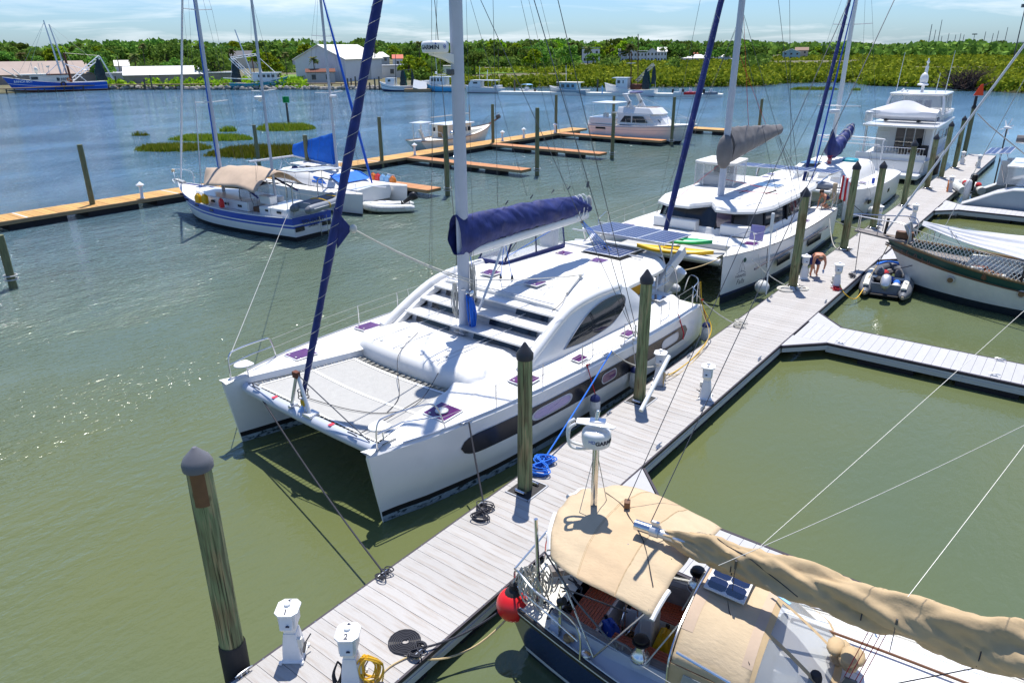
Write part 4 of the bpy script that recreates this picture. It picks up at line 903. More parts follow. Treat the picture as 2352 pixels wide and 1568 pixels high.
INN=[(-.16,2.87),(.5,2.66),(1.2,2.48),(2.2,2.2),(3.4,1.92),(5,1.72),(8,1.62),(12,1.62),(14,1.8),(15.3,2.3),(15.6,2.75)]
SHE=[(-.16,1.86),(1,1.86),(3,1.84),(6,1.79),(10,1.73),(13.2,1.71),(14.1,1.66),(14.7,1.45),(15.2,1.05),(15.5,.6),(15.6,.35)]
XS=[-.16,-.10,.05,.3,.7,1.2,1.8,2.5,3.3,4.2,5.2,6.4,7.6,8.8,10,11.2,12.4,13.3,13.9,14.4,14.8,15.1,15.35,15.52,15.6]
def mc_hull(s):
 rings=[]
 for x in XS:
  yo,yi,zs=sint(x,OUT),sint(x,INN),interp(x,SHE);yc=(yo+yi)/2;sx=.16 if x<.3 else 0
  f=min(1,max(0,(x+.16)/3.0));wl=lerp(.55,.93,f**.6)
  wo,wi=yc+(yo-yc)*wl,yc-(yc-yi)*lerp(.5,.75,f)
  k=max(0,1-(x+.16)/1.2)
  def P(y,z):return(x+.30*k*(1-max(0,min(1,z/1.86))),s*y,z)
  rings.append([P(yo-.06,zs+.012),P(yo,zs-.05),P(lerp(yo,wo,.25),lerp(zs,.6,.55)),P(lerp(yo,wo,.5)+.035*f,min(.62,zs*.7)),P(lerp(yo,wo,.8),min(.50,zs*.6)),P(wo+.01,min(.31,zs*.5)),P(wo,min(.17,zs*.3)),P(wo-.01,-.02),P(yc,-.55),P(wi,-.02),P(wi,.17),P(wi,.31),P(lerp(yi,wi,.4),min(.75,zs*.75)),P(yi+.0,zs-.10),P(yi+.05,zs+.03)])
 m=MB().loft(rings,False,bands=[0,0,0,0,0,1,2,2,2,2,1,0,0,0]);n=len(rings[0])
 m.add(rings[0],[tuple(range(n))],0);m.add(rings[-1],[tuple(range(n))[::-1]],0);return m
for s in(-1,1):mc_hull(s).build('hull',['gel','black','antifoul'],mc,smooth=32)
def mc_deck(s):
 rings=[]
 for x in[q for q in XS if q<=14.0]:
  yo,yi,zs=sint(x,OUT),sint(x,INN),interp(x,SHE)
  if x<3.9:prof=[(yo-.05,zs+.012),(yo-.25,zs+.03),((yo+yi)/2,zs+.07),(yi+.2,zs+.065),(yi+.03,zs+.03)]
  else:
   f=min(1,(x-3.9)/1.5);prof=[(yo-.05,zs+.012),(yo-.25,zs+.03),(2.95,zs+.06),(2.72,zs+.08+.10*f),(1.6,zs+.09+.16*f)]
  rings.append([(x,s*max(y,.2 if x>3.9 else y),z)for y,z in prof])
 return MB().loft(rings,False)
for s in(-1,1):mc_deck(s).build('side_deck','deck',mc,smooth=40)
m=MB()
m.box((9.2,0,1.15),(11.0,4.0,.9));m.build('bridge_deck','gel',mc,bevel=.12)
def lock(u,v):
 y=lerp(-2.5,2.5,v);e=abs(y)/2.5;xf=3.55+.35*e**3
 prof=[(xf+.06,1.50),(xf-.02,1.75),(xf+.0,1.98),(xf+.07,2.13),(xf+.24,2.205),(xf+.8,2.215),(5.35,2.19),(6.2,2.06)]
 i=min(6,int(u*7));t=u*7-i;p=prof[i];q=prof[i+1];z=lerp(p[1],q[1],t)
 return(lerp(p[0],q[0],t),y,1.50+(z-1.50)*(1-.62*max(0,(e-.72)/.28)**1.5))
MB().grid(lock,7,20).build('foredeck_locker','deck',mc,smooth=50)
b=MB()
for y in(-1.15,-.95,.6,1.5):b.box((4.9,y,2.217),(2.3,.018,.012))
b.build('locker_seam','gelgrey',mc)
for x,y in((3.95,-1.0),(3.95,-.35),(3.95,.45),(3.95,1.3),(4.6,-.75),(4.65,.9)):MB().box((x,y,2.222),(.09,.075,.02)).build('latch','gelgrey',mc,bevel=.006)
def slabcurve(x0,x1,z0,z1,yw,th,name,mat,crown=.10,bow=.22,edge=0):
 def fn(u,v):
  y=lerp(-yw,yw,v);e=(y/yw)**2;return(lerp(x0,x1,u)+bow*e,y,lerp(z0,z1,u)-crown*e)
 m=MB();N=22
 top=[[fn(i/4,j/N)for j in range(N+1)]for i in range(5)]
 m.loft(top,False);bot=[[(p[0]+.03,p[1],p[2]-th)for p in r]for r in top];m.loft(bot,False)
 m.loft([top[0],bot[0]],False);m.loft([top[-1],bot[-1]],False)
 m.loft([[r[0]for r in top],[r[0]for r in bot]],False);m.loft([[r[-1]for r in top],[r[-1]for r in bot]],False)
 return m.build(name,mat,mc,smooth=30)
slabcurve(5.72,6.75,2.43,2.36,2.50,.07,'louvre','gel')
slabcurve(6.38,7.35,2.70,2.63,2.48,.07,'louvre','gel')
slabcurve(7.00,7.9,2.96,2.98,2.46,.07,'louvre','gel')
def winband(x,z0,z1,yw,name,segs):
 for a,c in segs:
  def fn(u,v):
   y=lerp(a,c,v);e=(y/yw)**2;return(x+.22*e+.10*u,y,lerp(z0,z1,u)-.10*e)
  MB().grid(fn,1,10).build('louvre_window','glass',mc,smooth=60)
 def fn2(u,v):
  y=lerp(-yw,yw,v);e=(y/yw)**2;return(x+.035+.22*e+.10*u,y,lerp(z0-.08,z1+.04,u)-.10*e)
 MB().grid(fn2,1,14).build('window_surround','gelgrey',mc)
winband(5.90,2.09,2.36,2.45,'',[(-2.2,-.45),(.55,2.15)])
winband(6.55,2.35,2.63,2.42,'',[(-2.15,-.5),(.5,2.1)])
winband(7.16,2.62,2.89,2.40,'',[(-2.1,-1.0),(.6,2.05)])
for y in(-1.35,1.35):
 for x,z in((6.2,2.455),(6.85,2.725),(7.45,2.98)):MB().box((x,y,z-.025),(.85,.012,.02)).build('louvre_seam','gelgrey',mc)
def roofz(x,y):
 e=abs(y)/2.62;return 3.06+.12*math.sin(min(1,max(0,(x-7.5)/3))*PI/2)-.06*max(0,(x-11)/3.4)**2-.10*e**2-.22*max(0,e-.82)/.18*(e-.82)/.18*(1 if e>.82 else 0)
def roofw(x):return sint(x,[(7.4,2.50),(9,2.62),(11,2.60),(13,2.50),(14.0,2.30),(14.35,1.95)])
rx=[7.42,7.6,8.2,9,10,11,12,13,13.7,14.1,14.35]
m=MB();top=[[(x+.22*(v*2-1)**2*(1 if x<8 else max(0,(9-x))),roofw(x)*(2*v-1),roofz(x,roofw(x)*(2*v-1)*2.62/roofw(x)))for v in[j/24 for j in range(25)]]for x in rx]
m.loft(top,False);bot=[[(p[0],p[1]*.985,p[2]-.13)for p in r]for r in top];m.loft(bot,False)
m.loft([top[0],bot[0]],False);m.loft([top[-1],bot[-1]],False);m.loft([[r[0]for r in top],[r[0]for r in bot]],False);m.loft([[r[-1]for r in top],[r[-1]for r in bot]],False)
m.build('roof','deck',mc,smooth=40)
MB().tube([(14.38,y,roofz(14.2,y*1.2)-.02)for y in[-1.9+3.8*i/12 for i in range(13)]],.055,8).build('roof_aft_roll','palecanvas',mc)
for s in(-1,1):
 topc=[(5.45,1.93),(5.9,2.18),(6.4,2.45),(7.0,2.72),(7.6,2.93),(8.4,3.04),(9.5,3.07),(10.4,3.02),(10.9,2.86),(11.3,2.55),(11.6,2.2),(11.75,1.86)]
 def yy(z,x):return 2.92-.30*(z-1.8)/1.3-.05*max(0,7-x)
 rings=[]
 for x,zt in topc:
  zb=1.80;rings.append([(x,s*(yy(lerp(zb,zt,q),x)+.06*math.sin(q*PI)),lerp(zb,zt,q))for q in(0,.15,.35,.55,.75,.9,1)]+[(x,s*(yy(zt,x)-.12),zt+.03),(x,s*(yy(zt,x)-.30),zt-.02),(x,s*(yy(zt,x)-.32),zt-.2)])
 MB().loft(rings,False).build('cabin_side','gel',mc,smooth=45)
 MB().tube(smooth_path([(5.2,s*2.78,1.90),(5.55,s*2.76,2.06),(6.3,s*2.72,2.44),(7.1,s*2.66,2.80),(7.8,s*2.60,2.99),(9,s*2.56,3.06),(10.5,s*2.55,3.0)],5),[.06]+[.15]*29+[.1],10).build('horn_beam','gel',mc)
 eye=smooth_path([(7.05,0,2.02),(7.6,0,2.33),(8.4,0,2.68),(9.3,0,2.86),(10.2,0,2.84),(10.5,0,2.66),(10.3,0,2.35),(9.7,0,2.09),(9.0,0,1.98),(8.0,0,1.94),(7.05,0,2.02)],5)[:-1]
 def ey(p,o):q=max(0,min(1,(p[2]-1.8)/(interp(p[0],topc)-1.8)));return(p[0],s*(yy(p[2],p[0])+.06*math.sin(q*PI)+o),p[2])
 c=Vector((8.9,0,2.35));ring0=[ey(p,.012)for p in eye];ring1=[ey(c+(p-c)*.5,.022)for p in eye];ring2=[ey(c+(p-c)*.05,.028)for p in eye]
 MB().loft([ring0,ring1,ring2],True,False,True).build('side_window','glass',mc,smooth=60)
 MB().tube(ring0+ring0[:1],.016,5).build('window_gasket','gelgrey',mc)
 b=MB();b.tube(smooth_path([(7.9,s*2.50,3.02),(8.1,s*2.50,3.10),(9.4,s*2.48,3.18),(9.6,s*2.48,3.12)],4),.016,6)
 for x in(8.5,9.0):b.cyl((x,s*2.5,3.0),(x,s*2.5,3.13),.014)
 b.build('grab_rail','steel',mc)
b=MB();b.box((11.45,0,2.3),(.1,4.6,1.4));b.build('aft_bulkhead','lightgrey',mc)
b=MB();b.box((12.8,1.6,1.85),(2.4,.8,.35));b.box((12.8,-1.75,1.85),(2.4,.7,.35));b.box((14.0,0,1.85),(.7,4.2,.45));b.build('cockpit_coaming','gel',mc,bevel=.06)
b=MB();b.box((12.4,-1.7,2.08),(1.6,.62,.12));b.box((12.4,-2.0,2.3),(1.6,.12,.45));b.build('cockpit_cushion','amber',mc,bevel=.04)
b=MB();b.box((12.4,.2,2.25),(1.0,1.0,.06));b.build('cockpit_table','gel',mc,bevel=.02)
for s in(-1,1):MB().tube([(13.7,s*2.1,1.7),(13.8,s*2.1,3.02)],.05,8).build('roof_post','gel',mc)
b=MB();b.box((11.6,2.05,2.6),(2.2,1.1,1.0));b.build('helm_pod','gel',mc,bevel=.1)
cv=MB();x0,x1,y0,y1=9.55,13.0,1.55,2.75
for a,c in(((9.75,2.75),(10.35,2.65)),((9.75,1.5),(10.35,1.55))):pass
scr=[((9.7,2.72,3.12),(9.7,1.55,3.15),(10.25,1.6,3.95),(10.25,2.66,3.95)),((9.7,1.55,3.15),(11.3,1.42,3.2),(11.35,1.5,3.98),(10.25,1.6,3.95)),((11.3,1.42,3.2),(12.9,1.35,3.2),(12.9,1.45,3.98),(11.35,1.5,3.98)),((9.7,2.72,3.12),(11.3,2.85,3.1),(11.35,2.75,3.98),(10.25,2.66,3.95))]
for q in scr:MB().slab(q,(0,-1,.1),.012).build('clear_screen','clear',mc,smooth=0)
b=MB()
for q in scr:
 b.bar(q[0],q[1],.05,.16);b.bar(q[2],q[3],.05,.05);b.bar(q[0],q[3],.05,.04);b.bar(q[1],q[2],.05,.04)
b.build('screen_trim','navy',mc)
b=MB();b.box((12.95,2.1,3.5),(.35,.7,.95));b.build('helm_seat','lightgrey',mc,bevel=.08)
MB().tube([(10.9,2.3+.3*math.cos(a),3.35+.3*math.sin(a))for a in[2*PI*i/16 for i in range(17)]],.018,6).build('steering_wheel','steel',mc)
def hatch(p,w,d,rz=0,name='deck_hatch',mt='hatch',handle=True,rx=0,ry=0):
 e=MB();M=Matrix.Rotation(R(rz),3,'Z')@Matrix.Rotation(R(ry),3,'Y')@Matrix.Rotation(R(rx),3,'X')
 f=e.box(p,(w+.06,d+.06,.034),M=M).build(name,'gel',mc,bevel=.018)
 n=M@Vector((0,0,1));q=Vector(p)+n*.019
 MB().box(q,(w,d,.012),M=M).build('tinted_pane',mt,f,smooth=0)
 if handle:
  b=MB()
  for s in(-.28,.28):b.cyl(q+M@Vector((-w*.4,s*d,.01)),q+M@Vector((-w*.4,s*d,.022)),.03,n=8)
  b.build('latch_knob','fender',f)
 return f
for s in(-1,1):
 hatch((2.25,s*2.84,1.93),.66,.64,s*-4,rx=s*-3);hatch((4.95,s*3.16,1.905),.64,.54,s*-3,rx=s*-3)
 hatch((7.1,s*3.42,1.86),.42,.26,0,mt='redpatch' if False else 'hatch',handle=False,rx=s*-4);hatch((9.7,s*3.42,1.83),.44,.28,0,handle=False,rx=s*-4)
 hatch((12.9,s*2.62,1.98),.5,.45,0,mt='celldark',handle=False)
MB().lathe([(.16,0),(.16,.03),(.10,.06),(.02,.07)],(2.22,-2.84,1.965),14).build('vent_disc','fender',mc)
for p,w,d in(((8.6,-.65,3.185),.5,.5),((12.0,-.75,3.17),.5,.5),((12.05,.75,3.17),.48,.48),((8.6,1.2,3.17),.5,.5)):hatch(p,w,d)
def solar(name,c,w,d,nx,ny,M,parent,cell='cell',frame='alu',gap=.03):
 f=MB().box(c,(w,d,.035),M=M).build(name,frame,parent,bevel=.006);b=MB();cw,cd=(w-.06)/nx,(d-.06)/ny
 n=M@Vector((0,0,1));first=None
 for i in range(nx):
  for j in range(ny):
   p=Vector(c)+M@Vector((-w/2+.03+cw*(i+.5),-d/2+.03+cd*(j+.5),.019));k=min(cw,cd)*.16
   x,y=cw/2-gap/2,cd/2-gap/2;poly=[(-x+k,-y),(x-k,-y),(x,-y+k),(x,y-k),(x-k,y),(-x+k,y),(-x,y-k),(-x,-y+k)]
   b.add([p+M@Vector((a,c_,0))for a,c_ in poly],[tuple(range(8))])if nx*ny<=80 else b.add([p+M@Vector((a,c_,0))for a,c_ in((-x,-y),(x,-y),(x,y),(-x,y))],[(0,1,2,3)])
 o=b.build('cells',cell,f,smooth=0);o['kind']='stuff';return f
My=Matrix.Rotation(R(1.5),3,'Y')
solar('roof_solar_panel',(13.35,-.45,3.225),1.5,1.55,8,8,My,mc,gap=.013);MB().box((13.35,-.45,3.17),(1.62,1.67,.03)).build('panel_base','black',mc,bevel=.01)
Mz=Matrix.Rotation(R(2.0),3,'Y')
for j in range(3):solar('aft_solar_panel',(14.8,-1.72+j*1.16+.0,3.62),2.0,1.13,12,6,Mz,mc,gap=.012)
b=MB()
for y in(-1.95,1.55):
 for x in(14.2,15.4):b.cyl((14.9,y*.98,2.2),(x,y*.92,3.6),.03,n=6)
b.bar((13.9,-2.2,3.58),(13.9,1.7,3.58),.05,.05);b.bar((15.7,-2.2,3.52),(15.7,1.7,3.52),.05,.05);b.build('panel_frame','alu',mc)
for s in(-1,1):
 MB().loft([[(x-.1*ca,s*1.95+.09*sa,z+.16*ca)for ca,sa in((1,1),(1,-1),(-1,-1),(-1,1))]for x,z in((14.1,1.75),(14.35,2.1),(14.9,2.45),(15.6,2.75),(15.95,2.95))],True,True,True).build('davit','gel',mc,bevel=.03)
for s in(-1,1):
 b=MB();y=s*3.45
 b.tube(smooth_path([(13.5,s*3.65,1.7),(13.55,s*3.62,2.35),(14.1,s*3.5,2.42),(14.6,s*3.2,2.42),(14.65,s*2.9,2.40),(14.6,s*2.75,1.8)],4),.02,6);b.cyl((14.1,s*3.52,1.65),(14.12,s*3.5,2.42),.018);b.tube([(13.53,s*3.63,2.0),(14.1,s*3.5,2.05),(14.62,s*3.05,2.05)],.014,6)
 b.build('stern_rail','steel',mc)
b=MB();b.tube(smooth_path([(14.2,-2.2,1.75),(14.2,-2.2,2.6),(14.7,-2.2,2.6),(15.0,-2.25,2.0),(15.05,-2.25,1.3)],4),.02,6)
for z in(2.15,2.4):b.tube([(13.8,-2.3,z),(14.5,-2.2,z)],.014,6)
b.build('swim_rail','steel',mc)
for s in(-1,1):
 def hy(x,z):
  yo,yi,zs=sint(x,OUT),sint(x,INN),interp(x,SHE);yc=(yo+yi)/2;f=min(1,max(0,(x+.16)/3.0));wo=yc+(yo-yc)*lerp(.55,.93,f**.6)
  zk=lerp(zs,.6,.55);return lerp(lerp(yo,wo,.25),yo,(z-zk)/(zs-.05-zk))if z>zk else lerp(lerp(yo,wo,.5)+.035*f,lerp(yo,wo,.25),(z-.62)/(zk-.62))
 def band(u,v,o=.012):
  x=lerp(2.15,13.0,u);e=min(1,(x-2.15)/.55);e2=min(1,(13.0-x)/.5);h=.26*math.sqrt(max(0,1-(1-e)**2))*math.sqrt(max(0,1-(1-e2)**2));z=1.21-.012*(x-2)+lerp(-h,h,v)
  return(x,s*(hy(x,z)+o),z)
 MB().grid(lambda u,v:band(u**1.15,v),60,4).build('hull_window_stripe','stripe',mc,smooth=60)
 for x,w,mt in((5.35,.95,'lilac'),(8.0,.5,'hatch'),(11.7,.7,'lightgrey')):
  z=1.21-.012*(x-2);r=.17
  oval=[(x+(w-r*.6)*math.copysign(1,math.cos(a))*(abs(math.cos(a))**.35),z+r*math.sin(a))for a in[2*PI*k/28 for k in range(28)]]
  rim=[(a,s*(hy(a,q)+.022),q)for a,q in oval]
  o=MB().loft([rim,[(x+(a-x)*.9,s*(hy(a,q)+.024),z+(q-z)*.8)for a,_,q in rim]],True,False,False).build('porthole','gelgrey',mc,smooth=0)
  MB().loft([[(x+(a-x)*.9,s*(hy(a,q)+.022),z+(q-z)*.78)for a,_,q in rim],[(x+(a-x)*.1,s*(hy(x,z)+.022),z)for a,_,q in rim]],True,False,True).build('glazing',mt,o,smooth=0)
 MB().tube([(x,s*(sint(x,OUT)-.05),interp(x,SHE)+.03)for x in XS if .3<x<14.1],.022,5).build('toe_rail','alu',mc)
 MB().tube([(x,s*(sint(x,OUT)-.06),interp(x,SHE)-.09)for x in XS if .9<x<14.0],.012,4).build('hull_groove','gelgrey',mc)
cb=[(.35,-2.62,1.66),(.27,-1.2,1.70),(.25,0,1.71),(.27,1.2,1.70),(.35,2.62,1.66)]
MB().tube(cb,.15,14).build('cross_beam','paint_alu',mc)
b=MB()
for y in(-1.15,1.15):b.box((.26,y,1.862),(.14,.10,.006))
b.build('red_patch','redpatch',mc)
b=MB();b.box((.26,-.36,1.87),(.30,.3,.08));b.box((.26,.36,1.87),(.24,.1,.08));b.build('beam_fitting','alu',mc,bevel=.01)
b=MB()
for y in(-1.95,1.95):b.tube([(.24,y-.16,1.885),(.24,y-.06,1.9),(.24,y+.06,1.9),(.24,y+.16,1.885)],.018,6)
b.build('beam_cleat','wire',mc)
b=MB();b.cyl((.24,.42,1.80),(.30,.12,2.72),.045,.04,8);b.cyl((.24,-.36,1.86),(.30,.05,2.72),.05,.045,8);b.build('striker_strut','alu',mc)
b=MB();b.box((.29,.1,2.77),(.12,.18,.16));b.build('striker_cap','rust',mc,bevel=.01)
b=MB();b.tube([(.28,.1,2.80),(.32,2.45,1.83)],.014,5);b.tube([(.28,.05,2.80),(.32,-2.45,1.83)],.014,5);b.build('striker_wire','wire',mc)
def tramp(u,v):
 yl=lerp(2.42,1.84,u);x0=.55;x1=3.28+.10*(2*v-1)**2;x=lerp(x0,x1,u);y=lerp(-yl,yl,v)
 return(x,y,1.70-.06*math.sin(PI*u)*math.sin(PI*v))
MB().grid(tramp,12,16).build('trampoline','tramp',mc,smooth=60)
b=MB()
for v0,v1 in((0,.012),(.988,1),):b.grid(lambda u,v:Vector(tramp(u,lerp(v0,v1,v)))+Vector((0,0,.012)),12,1)
for u0,u1 in((0,.02),(.97,1),(.53,.56)):b.grid(lambda u,v:Vector(tramp(lerp(u0,u1,u),v))+Vector((0,0,.012)),1,16)
b.build('webbing_edge','webbing',mc)
b=MB()
for i in range(34):
 v=(i+.5)/34;p=Vector(tramp(1,v));q=p+Vector((.26,0,-.02));d=.035*(1 if i%2 else-1);b.tube([p,q+Vector((0,d,0))],.013,4)
 p=Vector(tramp(0,v));b.tube([p,p+Vector((-.22,.03,.02))],.009,4)
for i in range(26):
 u=(i+.5)/26
 for v in(0,1):
  p=Vector(tramp(u,v));s=-1 if v==0 else 1;b.tube([p,p+Vector((.03*(1 if i%2 else-1),s*.14,.03))],.011,4)
b.build('lacing','ropew',mc)['kind']='stuff'
MB().grid(lambda u,v:(lerp(3.26,3.6,u),lerp(-1.9,1.9,v),1.55),1,6).build('gutter','rubber',mc)
for s in(-1,1):MB().grid(lambda u,v:(lerp(.4,3.4,u),s*(lerp(2.43,1.84,u)+lerp(0,.16,v)),1.60),6,1).build('gutter','gelgrey',mc)
MB().tube(sag((.5,-1.9,1.78),(2.6,-1.7,1.80),.02),.012,5).build('net_rope','ropek',mc)
MB().tube(smooth_path([(.9,.8,1.72),(1.2,-.6,1.70),(1.7,-1.5,1.70),(2.6,-1.7,1.75),(4.3,-1.0,2.24)],5),.010,5).build('control_line','ropek',mc)
MB().tube(smooth_path([(1.7,-1.45,1.70),(2.5,-1.0,1.72),(3.5,.1,2.2),(5.0,.9,2.24)],5),.010,5).build('control_line','ropek',mc)
for s in(-1,1):
 b=MB();T=smooth_path([(.12,s*2.95,1.9),(.16,s*2.97,2.5),(.45,s*3.02,2.62),(1.35,s*3.18,2.58),(1.62,s*3.3,2.45),(1.78,s*3.38,1.9)],5);b.tube(T,.02,7)
 b.tube([(.15,s*2.97,2.28),(.8,s*3.05,2.33),(1.7,s*3.36,2.22)],.015,6)
 b.build('bow_pulpit','steel',mc)
 st=[(.45+.30*math.cos(a)*(1 if abs(a)<9 else 1),s*2.72+.24*math.sin(a))for a in[2*PI*k/18 for k in range(18)]]
 st=[(min(x,.62),y)for x,y in st]
 c=MB().prism(st,2.26,2.30).build('pulpit_seat','gel',mc,bevel=.012);MB().cyl((.5,s*2.72,1.88),(.5,s*2.72,2.27),.02,n=8).build('seat_leg','steel',c)
for s in(-1,1):
 xs=[3.35,5.05,6.75,8.9,11.1,12.3]
 for x in xs:
  st=MB().cyl((x,s*(sint(x,OUT)-.10),1.8),(x,s*(sint(x,OUT)-.10),2.46),.014,n=6).build('stanchion','steel',mc)
  if x in(6.75,8.9,11.1):MB().tube(smooth_path([(x,s*(sint(x,OUT)-.1),1.9),(x+.45,s*(sint(x,OUT)-.1),1.92),(x+.52,s*(sint(x,OUT)-.1),2.05),(x+.48,s*(sint(x,OUT)-.1),2.44)],4),.013,6).build('gate_brace','steel',st)
 for z in(2.44,2.17):MB().tube([(1.72,s*3.36,z-.0)]+[(x,s*(sint(x,OUT)-.10),z)for x in xs]+[(13.52,s*3.63,z)],.006,4).build('lifeline','palewire',mc)
for s in(-1,1):
 MB().box((2.35,s*3.52,1.87),(.34,.07,.03)).build('deck_cleat','steel',mc,bevel=.01);MB().box((7.9,s*3.78,1.81),(.3,.06,.05)).build('deck_cleat','steel',mc,bevel=.01)
 MB().cyl((7.0,s*3.80,1.80),(8.6,s*3.82,1.79),.03,n=6).build('rail_bar','alu',mc);MB().cyl((8.7,s*3.80,1.83),(10.0,s*3.81,1.80),.045,n=8).build('rail_bar','gelgrey',mc)
MX=6.05
def oval(cx,cy,z,a,c,n=16):return[(cx+a*math.cos(2*PI*k/n),cy+c*math.sin(2*PI*k/n),z)for k in range(n)]
MB().loft([oval(MX+z*.006,0,z,.21,.135)for z in(2.12,5,10,18.5)],True,True,True).build('mast','paint_alu',mc)
b=MB();b.box((MX,0,2.2),(.5,.4,.05));b.build('mast_collar','steel',mc)
BA,BB=Vector((6.35,0,4.62)),Vector((12.3,0,4.72))
MB().loft([[(lerp(BA.x,BB.x,t),.12*math.cos(a)*(1 if t<.95 else .9),lerp(4.55,4.62,t)+.16*math.sin(a))for a in[2*PI*k/12 for k in range(12)]]for t in(0,.3,.7,1)],True,True,True).build('boom','gel',mc)
def cover(u,v):
 x=lerp(5.78,12.35,u);a=lerp(-.62*PI,1.62*PI,v);top=sint(u,[(0,5.72),(.05,5.66),(.16,5.62),(.5,5.55),(.8,5.42),(.93,5.28),(1,5.02)]);bot=sint(u,[(0,4.55),(.06,4.5),(.14,4.62),(.3,4.70),(1,4.72)]);w=sint(u,[(0,.26),(.1,.30),(.4,.34),(.8,.30),(1,.16)])
 zc=(top+bot)/2;hz=(top-bot)/2;pk=(abs(math.sin((x-5.9)*2.6)))**.5;n=noise.noise(Vector((x*1.6,a*1.2,4)))*.06+noise.noise(Vector((x*5-a*2.2,a*.8,1)))*.055+noise.noise(Vector((x*9+a*3,a*1.5,8)))*.025;top-=.10*pk*(1 if x>6.5 else .2)
 px,py=math.cos(a-PI/2+PI/2),math.sin(a);sc=1 if py<.2 else 1-.35*(py-.2)
 return(x,(w*sc+n)*px,zc+hz*py+n*.6*py)
MB().grid(cover,90,34).build('sail_cover','navy',mc,smooth=60)
b=MB()
for x in(11.6,11.85,12.05):b.tube([(x,.2*math.cos(a),4.95+.42*math.sin(a))for a in[2*PI*k/12 for k in range(13)]],.02,5)
b.build('cover_strap','webbing',mc)
b=MB();b.ell((12.42,0,5.0),(.07,.12,.28));b.build('rope_bundle','ropew',mc)
b=MB()
for d in(-.12,-.04,.04,.12):b.tube([(12.0,d*.6,4.45),(13.25,d*2.2-.2,3.25)],.012,4)
b.build('mainsheet','ropeb',mc);MB().tube([(13.2,-1.8,3.2),(13.2,1.8,3.2)],.035,6).build('traveller','alu',mc)
b=MB();b.cyl((12.0,0,4.5),(12.05,0,4.38),.06,n=8);b.cyl((13.25,-.2,3.35),(13.25,-.2,3.22),.06,n=8);b.build('block','wire',mc)
MB().tube([(6.35,-.1,2.4),(7.2,-.05,3.5),(7.9,0,4.52)],.04,8).build('boom_vang','alu',mc)
for a,c,mt in(((7.9,0,4.5),(8.35,.55,3.2),'ropeb'),((7.95,0,4.5),(8.5,.2,3.2),'ropeb'),((8.8,.1,4.5),(8.4,.9,3.2),'ropek'),((10.6,0,4.5),(9.9,1.7,3.3),'ropeb'),((6.4,.12,5),(7.5,.9,3.15),'ropeb')):MB().tube([a,c],.011,4).build('control_line',mt,mc)
for p in((8.35,.55,3.16),(8.5,.2,3.17)):MB().lathe([(.05,0),(.04,.08),(.025,.14)],p,8).build('lead_block','wire',mc)
MB().tube([(9.9,-1.45,3.24),(8.5,-1.95,3.13)],.03,6).build('sheet_track','palewire',mc);MB().box((10.0,-1.42,3.26),(.25,.12,.1),rz=20).build('lead_block','lightgrey',mc,bevel=.02)
MB().tube(smooth_path([(6.2,.3,3.3),(7.4,.2,3.12),(8.9,-.9,3.24),(9.9,-1.4,3.27)],5),.011,5).build('control_line','ropew',mc)
MB().tube(smooth_path([(8.5,-1.95,3.15),(7.9,-2.2,3.05),(7.3,-2.3,2.98)],4),.011,5).build('control_line','ropek',mc)
MB().tube([(7.5,y,3.105)for y in(-2.2,-1,0,1,2.2)],.018,5).build('roof_groove','gelgrey',mc)
b=MB()
for i in range(16):
 x=MX-.02+random.uniform(-.05,.1);y=-.20+random.uniform(-.1,.06);z0=2.25+random.uniform(0,.2);z1=3.3+random.uniform(-.12,.12);b.tube(smooth_path([(x,y,z1),(x-.08+random.uniform(-.04,.04),y-.12,(z0+z1)/2),(x+.02,y-.08,z0),(x+.10,y-.10,(z0+z1)/2),(x,y,z1)],4),.013,5)
b.build('rope_coil','ropeb',mc)['kind']='stuff'
b=MB()
for i in range(12):
 x=MX+.22+random.uniform(-.05,.08);y=-.12+random.uniform(-.08,.08);z0=3.0+random.uniform(0,.25);z1=4.2+random.uniform(-.2,.1);b.tube(smooth_path([(x,y,z1),(x-.05,y-.05,(z0+z1)/2),(x,y-.03,z0),(x+.07,y,(z0+z1)/2),(x,y,z1)],3),.011,4)
 x=MX-.2+random.uniform(-.05,.05);y=.12+random.uniform(-.05,.1);z0=2.6+random.uniform(0,.3);z1=3.7;b.tube(smooth_path([(x,y,z1),(x-.06,y+.05,(z0+z1)/2),(x,y,z0),(x+.05,y,(z0+z1)/2),(x,y,z1)],3),.011,4)
b.build('halyard_coil','ropew',mc)['kind']='stuff'
MB().tube([(MX-.14+.02*math.cos(a),.22*math.sin(a),3.55+.03*math.cos(a))for a in[2*PI*k/12 for k in range(13)]],.01,4).build('mast_ring','steel',mc)
MB().lathe([(.10,0),(.08,.05),(.075,.12),(.10,.16),(.04,.2)],(MX+.05,-.13,3.4),12,axis=(0,-1,0)).build('mast_winch','steel',mc)
def radome(parent,c,yaw,txt,sc=1.0,zk=1.0):
 e=MB();e.lathe([(.25*sc,-.125*sc*zk),(.305*sc,-.105*sc*zk),(.32*sc,-.05*sc*zk),(.325*sc,.06*sc*zk),(.315*sc,.105*sc*zk),(.27*sc,.14*sc*zk),(.05,.155*sc*zk)],c,28);o=e.build('radome','gel',parent,smooth=50)
 t=text(txt,'lettering','lettering',parent,(c[0]+.0,c[1],c[2]),(0,0,0),.13*sc,.003,bend=.322*sc,bold=.004)
 t.matrix_basis=Matrix.Translation(Vector(c))@Matrix.Rotation(R(yaw),4,'Z')@Matrix.Rotation(R(90),4,'X')@Matrix.Translation((0,0,.322*sc))
 return o
rd=(5.50,.18,10.02)
radome(mc,rd,-72,'GARMIN',1.08)
tri=MB();tri.prism([(-.025,0),(.025,0),(0,.05)],0,.006);t=tri.build('logo_triangle','blue',mc,smooth=0)
